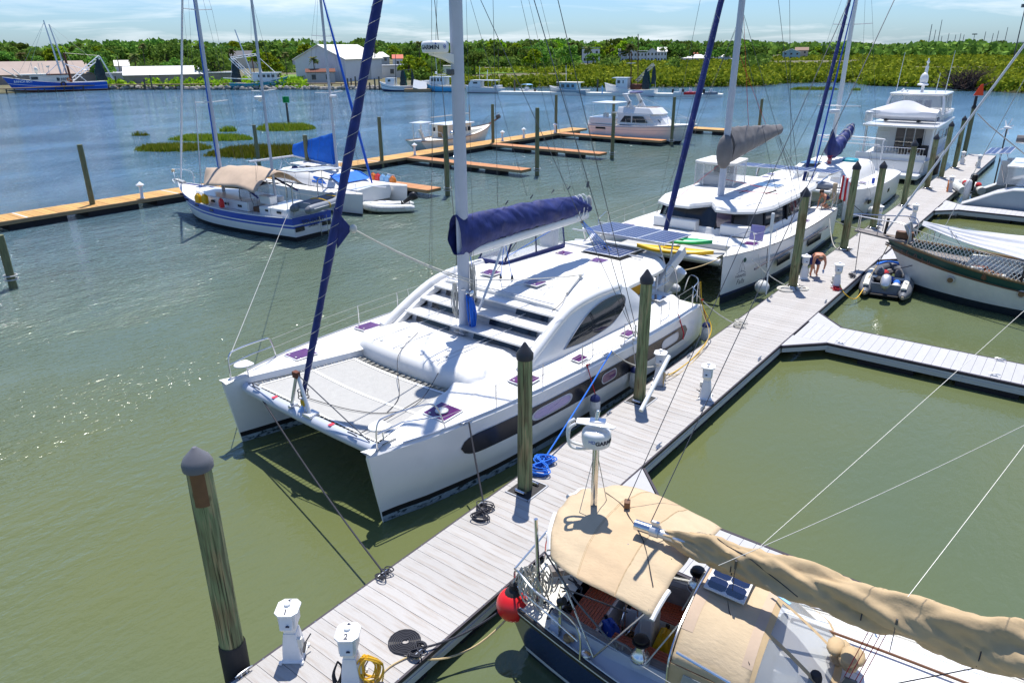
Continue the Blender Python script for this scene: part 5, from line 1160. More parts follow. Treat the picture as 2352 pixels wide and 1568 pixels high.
t.matrix_basis=Matrix.Translation(Vector(rd)+Vector((0,0,.07)))@Matrix.Rotation(R(-72+30),4,'Z')@Matrix.Translation((0,-.349,0))@Matrix.Rotation(R(90),4,'X')
b=MB();b.tube([(.035*math.cos(a),.045*math.sin(a),0)for a in[2*PI*k/14 for k in range(15)]],.006,5);b.cyl((0,0,0),(0,0,.006),.015,n=8);t=b.build('logo_ring','blue',mc)
t.matrix_basis=Matrix.Translation(Vector(rd)+Vector((0,0,.02)))@Matrix.Rotation(R(-72+70),4,'Z')@Matrix.Translation((0,-.352,0))@Matrix.Rotation(R(90),4,'X')
MB().loft([[(x,.18*k+w*s,z+h)for s,h in((-1,0),(1,0),(1,d),(-1,d))]for x,z,w,d,k in((5.92,9.62,.07,.24,0),(5.75,9.72,.08,.17,.5),(5.55,9.80,.10,.11,1),(5.35,9.84,.10,.06,1))],True,True,True).build('radar_bracket','gel',mc,bevel=.01)
b=MB();b.box((5.88,.02,9.42),(.16,.16,.14));b.build('deck_light','wire',mc,bevel=.02)
MB().ell((5.86,.05,7.9),(.06,.06,.05)).build('mast_lamp','steel',mc)
for s in(-1,1):
 MB().tube([(MX+.1,0,12.5),(MX+1.1,s*1.9,12.7)],.045,6).build('spreader','paint_alu',mc)
 for a,c,r in(((9.55,s*3.72,1.85),(MX+.25,0,16.8),.012),((9.75,s*3.72,1.85),(MX+1.1,s*1.9,12.7),.011),((MX+1.1,s*1.9,12.7),(MX+.1,0,18.2),.009),((9.6,s*3.72,1.85),(MX+.1,0,12.4),.009)):MB().tube([a,c],r,5).build('shroud','wire',mc)
 MB().cyl((9.6,s*3.74,1.8),(9.62,s*3.72,2.2),.03,n=6).build('chainplate','steel',mc)
for a,c in(((11.9,.1,4.9),(MX+.3,.1,18)),((10.8,-.15,5.6),(MX+1.0,-.9,12.6)),((9.2,.15,5.7),(MX+1.0,.9,12.6)),((12.4,0,5.3),(MX+.25,0,18.4)),((7.4,-.2,5.7),(MX+.8,-.6,12.6)),((MX+.3,-.16,3.2),(MX+.3,-.14,17)),((MX+.26,.1,3.2),(MX+.3,.14,17)),((8.0,3.6,1.85),(MX-.2,.3,12)),((8.1,3.5,1.9),(MX+.2,.9,12.6))):MB().tube([a,c],.006,4).build('halyard','wire',mc)
b=MB()
for x in(8.1,9.3,10.4,11.3):b.tube([(x,.1,5.62),(x,0,5.75)],.02,5)
b.tube([(12.3,0,5.55),(12.35,0,5.75)],.05,6);b.build('lazyjack_block','wire',mc)
JA,JB=Vector((.36,0,2.28)),Vector((5.75,0,17.0))
def jibr(t):return sint(t,[(0,.06),(.1,.085),(.2,.10),(.5,.115),(.9,.1),(1,.07)])
rings=[]
for i in range(61):
 t=i/60;c=JA.lerp(JB,t);r=jibr(t);tw=t*40
 rings.append([c+Vector((r*math.cos(a)*(1+.10*math.sin(2*a+tw)),r*math.sin(a)*(1+.10*math.sin(2*a+tw)),0))for a in[2*PI*k/14 for k in range(14)]])
MB().loft(rings,True,True,True).build('furled_headsail','navy',mc,smooth=60)
b=MB();pts=[]
for i in range(620):
 t=.01+i/620*.97;c=JA.lerp(JB,t);r=jibr(t)*1.06+.006;a=t*230;pts.append(c+Vector((r*math.cos(a),r*math.sin(a),0)))
b.tube(pts,.0048,3);b.build('headsail_lashing','ropew',mc)
c=JA.lerp(JB,.255);k=MB();k.slab([c+Vector((0,-.05,.55)),c+Vector((.27,-.32,.02)),c+Vector((-.02,-.06,-.45))],(.6,.8,0),.04);k.build('clew_patch','navy',mc,smooth=0)
b=MB();b.cyl((.3,0,1.82),(.33,0,1.98),.14,.05,10);b.cyl((.33,0,1.95),(.35,0,2.15),.06,n=8);b.build('furler_foot','steel',mc)
MB().box((.335,0,2.02),(.11,.11,.18)).build('furler_link','ropey',mc)
b=MB()
for z in(2.18,2.36):b.tube([(.355+.13*math.cos(a),.13*math.sin(a),z)for a in[2*PI*q/14 for q in range(15)]],.012,5)
for q in range(6):b.cyl((.355+.13*math.cos(q),.13*math.sin(q),2.18),(.355+.13*math.cos(q),.13*math.sin(q),2.36),.008,n=4)
b.cyl((.355,0,2.2),(.355,0,2.34),.07,n=10);b.build('furler_drum','wire',mc)
cl_=c+Vector((.29,-.34,.02))
for q,e in((0,(7.4,-.1,3.15)),(1,(6.0,.15,3.9))):MB().tube(sag(cl_,(MX+.2,-.2,3.75-.08*q),.12),.017,5).build('jib_sheet','ropew',mc)
MB().ell(cl_,(.09,.09,.11)).build('sheet_knot','ropew',mc)
MB().tube(sag((MX+.2,-.2,3.75),(9.9,-1.5,3.3),.05),.015,5).build('jib_sheet','ropew',mc)
td=thing('tender','light grey inflatable tender with white outboard on the centre catamaran davits','dinghy',(0,0,0));td.parent=None
td.location=mc.matrix_basis@Vector((15.9,-.1,1.5))if False else Vector((4.555,4.649,0))+Matrix.Rotation(R(-2.1),3,'Z')@Vector((15.75,-.2,1.25));td.rotation_euler=(0,0,R(-92.1))
for y in(-.6,.6):MB().tube(smooth_path([(1.5,y,0),(0,y,.02),(-.9,y*.95,.1),(-1.5,y*.4,.2)],5),[.1]+[.24]*14+[.2],10).build('tube','tubegrey',td)
MB().box((0,0,-.12),(2.6,1.0,.08)).build('floor','lightgrey',td);MB().box((1.2,0,.0),(.06,.9,.5)).build('transom','lightgrey',td)
def outboard(parent,M,cowl='gel',leg='gel',sc=1.0):
 def V(x,y,z):return M@Vector((x*sc,y*sc,z*sc))
 b=MB();rings=[[V(x0+lx*math.cos(a)*abs(math.cos(a))**-.25 if abs(math.cos(a))>.01 else x0,ly*math.sin(a)*max(.01,abs(math.sin(a)))**-.25,z)for a in[2*PI*k/14+.01 for k in range(14)]]for x0,lx,ly,z in((.0,.24,.17,.0),(.0,.28,.19,.10),(.02,.29,.19,.30),(.05,.26,.17,.42),(.08,.14,.09,.47))]
 b.loft(rings,True,True,True).build('outboard_cowl',cowl,parent,smooth=50)
 b=MB();b.loft([[V(x0+lx*sx,ly*sy,z)for sx,sy in((-1,-1),(1,-1),(1,1),(-1,1))]for x0,lx,ly,z in((.0,.15,.08,.0),(.02,.12,.06,-.35),(.02,.1,.05,-.6))],True,True,True);b.tube([V(-.18,0,-.68),V(.0,0,-.70),V(.25,0,-.68)],[.03*sc,.075*sc,.05*sc],8);b.slab([V(-.1,-.012,-.72),V(.12,-.012,-.72),V(.16,-.012,-.92)],M@Vector((0,1,0))-M@Vector((0,0,0)),.024*sc);b.build('outboard_leg',leg,parent)
 b=MB()
 for k in range(3):
  a=2*PI*k/3;b.slab([V(.27,.03*math.cos(a),-.68+.03*math.sin(a)),V(.25,.15*math.cos(a-.4),-.68+.15*math.sin(a-.4)),V(.30,.15*math.cos(a+.4),-.68+.15*math.sin(a+.4))],M@Vector((1,0,0))-M@Vector((0,0,0)),.012*sc)
 b.build('propeller','steel',parent)
outboard(td,Matrix.Translation((1.42,0,.55))@Matrix.Rotation(R(28),4,'Y'),sc=1.25)
for y in(-.5,):MB().tube([(-.6,y,.25),(-.6,y,1.6)],.015,4).build('hoist_rope','ropew',td)
def rig(root,mx,z0,h,r=.09,sprd=((.55,1.2),),beam=1.6,fore=None,aft=None,mat='paint_alu',shr=True,rake=.008,matw='wire',rw=.007):
 t=(mx-rake*(h-z0),0,h)
 MB().tube([(mx,0,z0),t],[r,r*.85],10).build('mast',mat,root)
 for q,w in sprd:
  z=lerp(z0,h,q);x=lerp(mx,t[0],q)
  MB().tube([(x-.1,-w,z+.05),(x,0,z),(x-.1,w,z+.05)],.028,6).build('spreader','lightgrey',root)
  if shr:
   for s in(-1,1):MB().tube([(mx-.35,s*beam,1.2),(x-.1,s*w,z+.05),(t[0],0,h-.3)],rw,4).build('shroud',matw,root)
 if shr:
  for s in(-1,1):MB().tube([(mx+.15,s*beam,1.2),(lerp(mx,t[0],.5),0,lerp(z0,h,.5))],rw,4).build('shroud',matw,root)
 if fore:MB().tube([fore,t],rw,4).build('forestay',matw,root)
 if aft:MB().tube([aft,t],rw,4).build('backstay',matw,root)
 return t
def furl(root,a,b,r,mat,name='furled_headsail',lash=True):
 a,b=Vector(a),Vector(b);m=24
 MB().tube([a.lerp(b,i/m)for i in range(m+1)],[r*sint(i/m,[(0,.6),(.12,1),(.6,.95),(1,.5)])*(1+.06*math.sin(i*2.1))for i in range(m+1)],10).build(name,mat,root)
 if lash:
  pts=[]
  for i in range(120):c=a.lerp(b,.02+i/120*.9);q=i*.9;rr=r*1.05;pts.append(c+Vector((rr*math.cos(q),rr*math.sin(q),0)))
  MB().tube(pts,.008,3).build('headsail_lashing','palewire',root)
def stackpack(root,xf,xa,zf,za,hf,ha,w,mat,boom='alu',name='sail_cover',up=None):
 MB().tube([(xf,0,zf),(xa,0,za)],.10,8).build('boom',boom,root)
 def fn(u,v):
  x=lerp(xf,xa,u);h=lerp(hf,ha,u);z0=lerp(zf,za,u)-.06;a=lerp(-.6*PI,1.6*PI,v);ww=w*(1-.45*u);n=noise.noise(Vector((x*1.7,a*1.4,7)))*.06*w/.3
  py=math.sin(a);return(x,(ww*(1 if py<0 else 1-.55*py)+n)*math.cos(a),z0+h/2+(h/2)*py+n)
 gm=MB().grid(fn,30,18);gm.add([fn(0,k/18)for k in range(18)],[tuple(range(18))]);gm.add([fn(1,k/18)for k in range(18)],[tuple(range(18))]);gm.build(name,mat,root,smooth=60)
def loopcoil(mb,c,R0,n,r,m=18,dz=.0,ax=(1,1),seed=0):
 g=random.Random(seed)
 for k in range(n):
  rr=R0*g.uniform(.75,1.05);o=(g.uniform(-.04,.04),g.uniform(-.04,.04));mb.tube([(c[0]+o[0]+rr*ax[0]*math.cos(a),c[1]+o[1]+rr*ax[1]*math.sin(a),c[2]+r+k*dz+.008*math.sin(3*a+k))for a in[2*PI*i/m for i in range(m+1)]],r,5)
 return mb
def cathulls(root,L,yc,w,fb,mats,levels,bands,tw=.7,fs=None,rake=.25,n=16):
 for s in(-1,1):
  m,half,sheer=hull(L,w,fb,fs or fb*.93,levels,bands,tw=tw,p=2.6,rake=rake,full=.5,n=n,flare=.88)
  o=m.build('hull',mats,root,smooth=35);o.location=(0,s*yc,0)
 return half,sheer
def jerry(root_or_none,loc,mat,label,group,rz=0,sc=1.0):
 t=thing('jerrycan',label,'jerrycan',loc,rz,group)
 b=MB();b.loft([[(x*sx*sc,y*sy*sc,z*sc)for sx,sy in((-1,-1),(1,-1),(1,1),(-1,1))]for x,y,z in((.17,.10,0),(.175,.105,.05),(.175,.105,.28),(.16,.09,.34),(.09,.07,.42))],True,True,True);b.build('body',mat,t,bevel=.02*sc)
 MB().tube([(-.09*sc,0,.40*sc),(-.08*sc,0,.46*sc),(.03*sc,0,.46*sc),(.06*sc,0,.41*sc)],.022*sc,6).build('handle',mat,t);MB().cyl((.12*sc,0,.34*sc),(.15*sc,0,.43*sc),.03*sc,n=8).build('cap','black',t);return t
c2=thing('catamaran','white catamaran behind the centre one with two kayaks on its bow and grey boom cover','catamaran',(30.5,4.75,0),180)
half,sheer=cathulls(c2,14.2,3.0,1.75,2.05,['gel','navyhull','darkfoul'],[('f',.62),('f',.45),('a',.42),('a',.30),('a',.02)],[0,0,0,1,2,2],fs=1.75,rake=.12)
b=MB();b.box((-.6,0,1.25),(9.8,5.0,.95));b.build('bridge_deck','gel',c2,bevel=.1)
for s in(-1,1):
 rings=[]
 for i in range(15):
  t=i/14;x=(t-.5)*14.2;z=sheer(t)+.02;h=half(t);rings.append([(x,s*3.0+h*.96*q,z+.05*(1-q*q))for q in(-1,-.5,0,.5,1)])
 MB().loft(rings,False).build('side_deck','deck',c2)
 b=MB();b.bar((-4.6,s*3.88,1.25),(5.6,s*3.83,1.35),.03,.10);b.build('hull_stripe','navyhull',c2)
 for x0,x1 in((-3.5,-1.4),(1.2,2.9)):
  f=MB().slab([(x0,s*3.865,.82),(x1,s*3.865,.86),(x1,s*3.865,1.16),(x0,s*3.865,1.14)],(0,s,0),.03).build('hull_window','glass',c2,smooth=0)
MB().grid(lambda u,v:(lerp(4.6,6.5,u),lerp(-2.3,2.3,v),1.68),4,4).build('trampoline','tramp',c2)
MB().tube([(6.7,-2.75,1.72),(6.75,0,1.76),(6.7,2.75,1.72)],.13,10).build('cross_beam','gel',c2)
b=MB();b.box((5.5,0,1.70),(2.2,.18,.1));b.build('bow_sprit','gel',c2)
b=MB();b.box((3.9,0,1.78),(1.6,5.2,.28));b.build('foredeck','deck',c2,bevel=.05)
b=MB()
for x,y in((4.3,-1.6),(4.3,-.6),(4.3,.5),(4.3,1.6),(3.7,-1.1),(3.7,0),(3.7,1.2),(3.5,2)):b.box((x,y,1.925),(.14,.10,.02))
b.build('latches','gelgrey',c2)['kind']='stuff'
b=MB();b.box((2.75,1.2,2.15),(.5,2.2,.5));b.box((2.75,-1.75,2.15),(.5,1.3,.5));b.build('front_seat','gel',c2,bevel=.06)
def cab(z,x1,x0,w,k=.7):return[(x0,-w),(x1-k*1.5,-w),(x1-k*.4,-w*.8),(x1,-w*.35),(x1,w*.35),(x1-k*.4,w*.8),(x1-k*1.5,w),(x0,w)]
MB().loft([[(x,y,z)for x,y in cab(0,x1,-4.4,w)]for x1,w,z in((2.75,2.75,1.8),(2.62,2.68,2.1))],True,False,True).build('cabin_base','gel',c2,bevel=.03)
MB().loft([[(x,y,z)for x,y in cab(0,x1,-4.4,w)]for x1,w,z in((2.60,2.64,2.05),(2.25,2.50,2.95))],True).build('wrap_window','glass',c2,smooth=0)
b=MB()
for y in(-1.45,-.72):b.bar((2.62,y,2.05),(2.32,y,2.95),.07,.07)
for s in(-1,1):
 b.bar((1.5,s*2.66,2.05),(1.25,s*2.5,2.95),.06,.14);b.bar((-1.4,s*2.70,2.05),(-1.5,s*2.55,2.95),.06,.14)
b.build('window_post','black',c2)
MB().box((2.5,-1.08,2.3),(.12,.7,1.15)).build('front_door','smoke',c2)
roofo=[(-6.6,-2.5),(-5.5,-2.75),(1.0,-2.80),(2.2,-2.45),(2.9,-1.7),(3.05,-.85),(2.15,-.25),(3.1,.45),(3.0,1.6),(2.4,2.4),(1.2,2.75),(-5.5,2.75),(-6.6,2.5)]
mR=MB();nR=len(roofo);cx_=-1.5
def rz_(x,y):return 3.22-.10*(y/2.8)**2-.05*max(0,x/3)**2
ro,ri,rm=[(x,y,rz_(x,y)-.12)for x,y in roofo],[(cx_+(x-cx_)*.97,y*.97,rz_(x,y))for x,y in roofo],[(cx_+(x-cx_)*.5,y*.5,rz_(x*.5,y*.5)+.02)for x,y in roofo]
lo=[(x,y,z-.10)for x,y,z in ro]
mR.loft([lo,ro,ri,rm,[(cx_,0,3.24)]*nR],True,True,False);mR.build('roof','deck',c2,smooth=25)
hatch((1.75,-.25,3.15),.7,.75,0,name='roof_skylight',mt='lilac',handle=False).parent=c2
MB().tube([(1.0,-.7,3.22),(.4,-1.8,3.18)],.02,5).build('roof_groove','gelgrey',c2)
b=MB()
for p,q in(((2.0,-1.9,3.1),(1.0,-2.2,3.12)),((-2.0,-2.3,3.12),(-3.3,-2.35,3.12)),((2.2,1.6,3.12),(1.4,1.9,3.13))):b.tube(smooth_path([p,Vector(p)+Vector((-.05,0,.09)),Vector(q)+Vector((.05,0,.09)),q],3),.015,5)
b.build('grab_rail','steel',c2)
b=MB();b.bar((-.6,-.5,3.24),(-1.6,-.55,3.24),.05,.03);b.bar((-1.2,-1.6,3.23),(-2.4,-1.7,3.22),.05,.04);b.build('sheet_track','black',c2)
MB().box((-4.4,0,2.4),(.08,5.0,1.1)).build('aft_bulkhead','glass',c2);MB().box((-6.3,0,1.9),(.5,4.4,.6)).build('aft_bench','gel',c2,bevel=.06)
for s in(-1,1):MB().box((-6.2,s*2.3,2.5),(.25,.12,1.4)).build('roof_post','gel',c2)
hb=[(-4.2,.55),(-2.0,.35),(-1.75,1.0),(-1.75,2.0),(-2.0,2.6),(-4.2,2.6)]
MB().loft([[(x,y,z)for x,y in hb]for z in(4.28,4.34,4.44)],True,True,True).build('helm_bimini','deck',c2,bevel=.05)
for i in range(len(hb)):
 p,q=hb[i],hb[(i+1)%len(hb)];k=.94
 if i==5:continue
 MB().slab([(p[0]*k-.1,p[1]*k+.08,3.25),(q[0]*k-.1,q[1]*k+.08,3.25),(q[0]*k-.1,q[1]*k+.08,4.3),(p[0]*k-.1,p[1]*k+.08,4.3)],(0,0.01,0),.01).build('clear_screen','clear',c2,smooth=0)
b=MB()
for x,y in hb:b.cyl((x*.94-.1,y*.94+.08,3.2),(x*.94-.1,y*.94+.08,4.3),.025,n=6)
b.build('bimini_pole','lightgrey',c2);MB().box((-2.6,1.5,3.45),(1.2,1.6,.55)).build('helm_console','lightgrey',c2,bevel=.1);MB().box((-3.5,1.5,3.7),(.4,1.2,.7)).build('helm_seat','greycanvas',c2,bevel=.08)
My2=Matrix.Rotation(R(-2),3,'Y')
for j in range(4):solar('aft_solar_panel',(-8.1+.0,-1.75+j*1.45-.6,3.52),1.75,1.42,6,5,My2,c2,gap=.015)
b=MB()
for y in(-2.9,2.2):b.tube([(-6.2,y*.9,3.1),(-7.1,y,3.46),(-9.0,y,3.42)],.035,6)
for y in(-1.6,1.2):b.tube([(-6.9,y,1.8),(-7.8,y,3.4)],.04,6)
b.build('solar_frame','steel',c2)
solar('roof_solar_panel',(-3.6,-.9,3.235),1.0,1.3,4,5,Matrix.Identity(3),c2,cell='celldark')
t=rig(c2,.55,3.15,19,.16,((.58,2.0),),3.6,rw=.009,rake=.035)
MB().tube([(.5,-.03,3.3),(.35,-.02,8)],.18,8,flat=.7).build('mast_track','alu',c2)
furl(c2,(6.55,0,1.95),(t[0]+.2,0,17.5),.13,'navy')
for s in(-1,1):MB().tube([(-1.0,s*3.7,1.9),(t[0],0,18)],.010,4).build('shroud','wire',c2);MB().tube([(-1.2,s*3.7,1.9),(.1,0,11.5)],.009,4).build('shroud','wire',c2)
stackpack(c2,.35,-6.9,4.75,5.55,1.75,.5,.42,'greycanvas')
MB().ell((.55,0,5.3),(.34,.40,.82),12,8).build('cover_front','greycanvas',c2)
b=MB()
for d in(-.1,-.03,.03,.1):b.tube([(-6.6,d,5.4),(-6.9,d*3-1.0,3.45)],.010,4)
b.build('mainsheet','wire',c2)
for i,(p,q)in enumerate((((.4,0,4.9),(2.6,1.4,3.2)),((.4,-.1,4.0),(-2.3,-1.7,3.25)),((.3,0,3.5),(-1.6,-2.2,3.2)),((.4,.1,3.5),(2.1,1.0,3.2)),((-4.6,0,6.2),(.2,.1,10)),((-2.6,.1,5.9),(.2,0,12)))):MB().tube([p,q],.011,4).build('control_line','roper' if i!=3 else 'ropew',c2)
b=loopcoil(MB(),(.35,-.2,3.9),.14,6,.012,ax=(.5,.6),dz=.12,seed=2);b.build('halyard_coil','ropew',c2)['kind']='stuff'
for s in(-1,1):
 b=MB();b.tube(smooth_path([(6.9,s*3.05,2.05),(6.85,s*3.05,2.75),(6.3,s*3.2,2.85),(5.3,s*3.5,2.8),(5.2,s*3.55,2.0)],4),.018,6);b.build('bow_pulpit','steel',c2)
 for x in(3.2,1.2,-1.0,-3.2,-5.2):MB().cyl((x,s*3.75,1.85),(x,s*3.78,2.62),.014,n=5).build('stanchion','steel',c2)
 for z in(2.6,2.25):MB().tube([(5.2,s*3.5,z+.1),(3.2,s*3.76,z),(-5.2,s*3.78,z),(-6.4,s*3.6,z)],.007,4).build('lifeline','palewire',c2)
 hatch((4.2,s*3.05,2.02),.55,.55,0,handle=False).parent=c2
 hatch((-2.5,s*3.3,1.86),.5,.3,0,handle=False).parent=c2
hatch((3.2,-3.0,2.35),.8,.05,0,name='open_hatch_lid',mt='lilac',handle=False,rx=0).parent=c2
MB().slab([(3.6,-2.75,2.05),(3.6,-3.35,2.05),(3.45,-3.35,2.7),(3.45,-2.75,2.7)],(1,0,0),.03).build('open_hatch_lid','lilac',c2,smooth=0)
b=MB();b.tube(smooth_path([(-6.3,-3.5,1.8),(-6.3,-3.5,2.7),(-6.9,-3.2,2.7),(-6.95,-2.9,1.8)],3),.02,6);b.build('stern_rail','steel',c2)
b=MB();b.loft([[(x,.12*s-3.45,z+.17*k)for s,k in((-1,-1),(1,-1),(1,1),(-1,1))]for x,z in((-6.4,2.35),(-6.62,2.35))],True,True,True);b.box((-6.5,-3.45,2.85),(.18,.22,.7));b.build('life_sling','tan',c2,bevel=.05)
for bd,p,sz,m in(('PARADISE',(6.2,-3.80,1.06),.17,'lettering'),('Falls',(6.2,-3.80,.80),.30,'lettering')):pass
def sidetext(root,body,x,y,z,size,mat,yaw,name='lettering',shear=0,rollx=90,sx=1):
 return text(body,name,mat,root,(x,y,z),(rollx,0,yaw),size,.002,shear=shear,sx=sx)
HX=5.75;hy2=-3.0-.80
yw=180-180
for bd,dx,dz,sz,sh in(('PARADISE',0,1.12,.16,0),('Falls',0,.88,.30,.3)):
 o=sidetext(c2,bd,6.15-dx,-3.50-.03,dz,sz,'lettering',180+0,shear=sh);o.rotation_euler=(R(90),0,R(16));o.location=(6.15,-3.475,dz);o.scale=(-1,1,1)
b=MB();b.tube([(0,0,.3),(0,0,.82)],.008,4);b.tube(smooth_path([(0,0,.8),(.1,0,.6),(.16,0,.36)],4),.008,4);b.tube(smooth_path([(-.02,0,.75),(-.12,0,.55),(-.2,0,.36)],4),.008,4);b.tube(smooth_path([(-.28,0,.24),(-.1,0,.32),(.1,0,.32),(.3,0,.24)],4),.010,4);b.tube(smooth_path([(-.2,0,.2),(0,0,.14),(.2,0,.2)],4),.012,4)
o=b.build('boat_emblem','lettering',c2);o.location=(6.15,-3.485,1.0);o.rotation_euler=(0,0,R(16))
b=MB();b.lathe([(.10,0),(.10,.01)],n=14);o=b.build('emblem_disc','greenhull',c2);o.location=(6.0,-3.52,1.78);o.rotation_euler=(R(90),0,R(16))
def kayak(label,mat,loc,rz,L=2.7):
 t=thing('kayak',label,'kayak',loc,rz);rings=[]
 for i in range(15):
  q=i/14*2-1;w=.37*max(.02,(1-abs(q)**2.4));z0=.12*abs(q)**2.5;h=.30*(1-.35*abs(q)**2)
  rings.append([(q*L/2,w*math.cos(a),z0+h*.5+h*.5*math.sin(a)*(1 if math.sin(a)<0 else .75))for a in[2*PI*k/12 for k in range(12)]])
 MB().loft(rings,True,True,True).build('hull',mat,t,smooth=50)
 b=MB();b.loft([[(x,y*w,.275+dz)for x,y in((-.45,-.2),(-.45,.2),(.35,.24),(.5,0),(.35,-.24))]for w,dz in((1.15,-.01),(1.0,.02),(.8,-.02))],True,False,True);b.build('seat_well',mat,t,bevel=.01)
 return t
kayak('green kayak on the bow netting of the white catamaran, lying on a yellow one','kgreen',(24.35,4.3,2.06),-75,3.1)
kayak('yellow kayak on the bow netting beside and below the green kayak','kyellow',(23.85,4.1,1.75),-76,3.3)
c2.scale=(1,-1,1)
c3=thing('catamaran','white rounded catamaran with navy bundled sail cover between the kayak catamaran and the yacht','catamaran',(48.1,4.75,0),180)
half,sheer=cathulls(c3,12.0,2.75,1.9,1.95,['gel','gel','darkfoul'],[('f',.8),('f',.5),('a',.25),('a',.12),('a',.02)],[0,0,0,0,2,2],fs=1.6,rake=.2)
MB().box((-.3,0,1.15),(9.0,4.2,.8)).build('bridge_deck','gel',c3,bevel=.12)
for s in(-1,1):MB().loft([[((i/12-.5)*12,s*2.75+half(i/12)*q,sheer(i/12)+.01+.13*(1-q*q))for q in(-1,-.6,-.2,.2,.6,1)]for i in range(13)],False).build('side_deck','deck',c3)
MB().tube([(5.2,-2.6,1.62),(5.25,0,1.64),(5.2,2.6,1.62)],.11,8).build('cross_beam','gel',c3)
MB().grid(lambda u,v:(lerp(3.9,5.1,u),lerp(-2,2,v),1.6),3,3).build('trampoline','tramp',c3)
MB().loft([[(x,y,z)for x,y in cab(0,x1,-3.6,w,.9)]for x1,w,z in((3.2,2.3,1.6),(2.5,2.15,2.1),(1.5,1.9,2.5),(.5,1.6,2.62))],True,False,True).build('cabin','deck',c3,smooth=50)
b=MB()
for y0,y1 in((-1.5,-.9),(-.75,-.1),(.1,.75),(.9,1.5)):b.slab([(2.55,y0,2.14),(2.6,y1,2.14),(1.72,y1*.92,2.48),(1.68,y0*.92,2.48)],(.5,0,.6),.03)
b.build('front_window','screen',c3,smooth=0)
for s in(-1,1):
 for x in(3.2,.8,-1.6):
  f=MB().box((x,s*3.60,.98),(.5,.12,.26)).build('porthole','glass',c3,bevel=.02)
 for x in(3.6,1.6,-.6,-2.8):MB().cyl((x,s*3.45,1.8),(x,s*3.45,2.5),.014,n=5).build('stanchion','steel',c3)
 MB().tube([(5.4,s*2.9,2.4),(3.6,s*3.45,2.48),(-2.8,s*3.45,2.48),(-5,s*3.3,2.4)],.008,4).build('lifeline','palewire',c3)
 hatch((2.6,s*2.9,1.98),.5,.4,0,handle=False).parent=c3;hatch((3.9,s*2.8,1.98),.45,.4,0,handle=False).parent=c3
 MB().tube(smooth_path([(5.8,s*2.75,1.9),(5.75,s*2.8,2.6),(5.0,s*3.0,2.6),(4.9,s*3.1,1.95)],3),.018,5).build('bow_pulpit','steel',c3)
MB().box((.8,.9,2.72),(1.4,1.0,.04)).build('roof_solar_panel','celldark',c3)
t=rig(c3,-.15,2.5,17,.15,((.26,1.35),(.6,1.2)),3.2,mat='gel',rake=.05)
furl(c3,(5.2,0,1.8),(t[0]+.2,0,16),.12,'navy');furl(c3,(3.3,0,1.9),(t[0]+.3,0,13.4),.05,'blue','furled_staysail',False)
MB().lathe([(.20,0),(.34,.02),(.36,.12),(.32,.25),(.2,.27)],(.35,0,5.85),18).build('radome','gel',c3);MB().tube([(.3+.4*math.cos(a),.4*math.sin(a),6.35)for a in[2*PI*k/14 for k in range(15)]],.02,4).build('radar_guard','gel',c3)
def cv3(u,v):
 x=lerp(.25,-4.6,u);a=2*PI*v;top=sint(u,[(0,4.9),(.06,4.55),(.16,4.0),(.5,4.25),(1,4.85)]);bot=sint(u,[(0,2.95),(.15,2.9),(.5,3.3),(1,4.25)]);w=sint(u,[(0,.12),(.06,.3),(.16,.46),(1,.2)]);n=.05*math.sin(x*9)*min(1,u*6)+noise.noise(Vector((x*3,a,2)))*.09
 return(x,(w+n)*math.cos(a),(top+bot)/2+((top-bot)/2+n)*math.sin(a))
mcv=MB().grid(cv3,40,16);mcv.add([cv3(0,k/16)for k in range(16)],[tuple(range(16))]);mcv.add([cv3(1,k/16)for k in range(16)],[tuple(range(16))]);mcv.build('sail_cover','navy',c3,smooth=60)
b=MB()
for x,z in((-1.2,3.5),(-2.2,3.8),(-3.2,4.15),(-4.0,4.4)):b.tube([(x,.36*math.cos(a),z+.45*math.sin(a))for a in[2*PI*k/12 for k in range(13)]],.022,4)
b.build('cover_strap','ropew',c3)
b=MB();b.tube(smooth_path([(-4.6,-2.2,1.7),(-4.6,-2.2,3.6),(-4.7,-1.9,3.9),(-4.7,1.9,3.9),(-4.6,2.2,3.6),(-4.6,2.2,1.7)],4),.05,6);b.tube([(-4.7,-2,3.5),(-4.7,2,3.5)],.035,6);b.tube([(-4.7,-1.6,3.9),(-3.4,-1.6,3.9),(-3.4,1.6,3.9),(-4.7,1.6,3.9)],.03,5);b.build('stern_arch','lightgrey',c3)
b=MB();b.box((-1.9,-.9,2.55),(1.0,.9,.5));b.build('canvas_roll','teal',c3,bevel=.12)
b=loopcoil(MB(),(.3,-.1,2.6),.2,7,.02,dz=.09,ax=(.7,.7),seed=4);b.build('rope_pile','roper',c3)['kind']='stuff'
b=MB();b.ell((4.3,-.6,1.85),(.35,1.15,.28),12,8);o=b.build('inflatable','hypalon',c3);COL.objects.unlink(o);COL.objects.link(o)
MB().box((1.9,-3.35,2.05),(.16,.16,.34)).build('water_can','blue',c3,bevel=.03)
c3.scale=(1,-1,1)
fl=thing('flag','red and white striped flag hanging at the kayak catamaran stern','flag',(37.55,1.25,1.2))
MB().cyl((0,0,.5),(.25,0,2.6),.018,n=5).build('staff','lightgrey',fl)
for k in range(7):MB().grid(lambda u,v,k=k:(.22+.03*math.sin(v*5+k)+u*.0,-.05-.11*k-.11*u+.0*v,2.3-1.25*v-.25*k*.3+.04*math.sin(6*v+k)),1,8).build('stripe','flagred' if k%2==0 else 'flagwhite',fl,thick=.006)
ya=thing('motor_yacht','large white flybridge motor yacht seen from astern beyond the catamarans','motor yacht',(69.2,3.55,0),0)
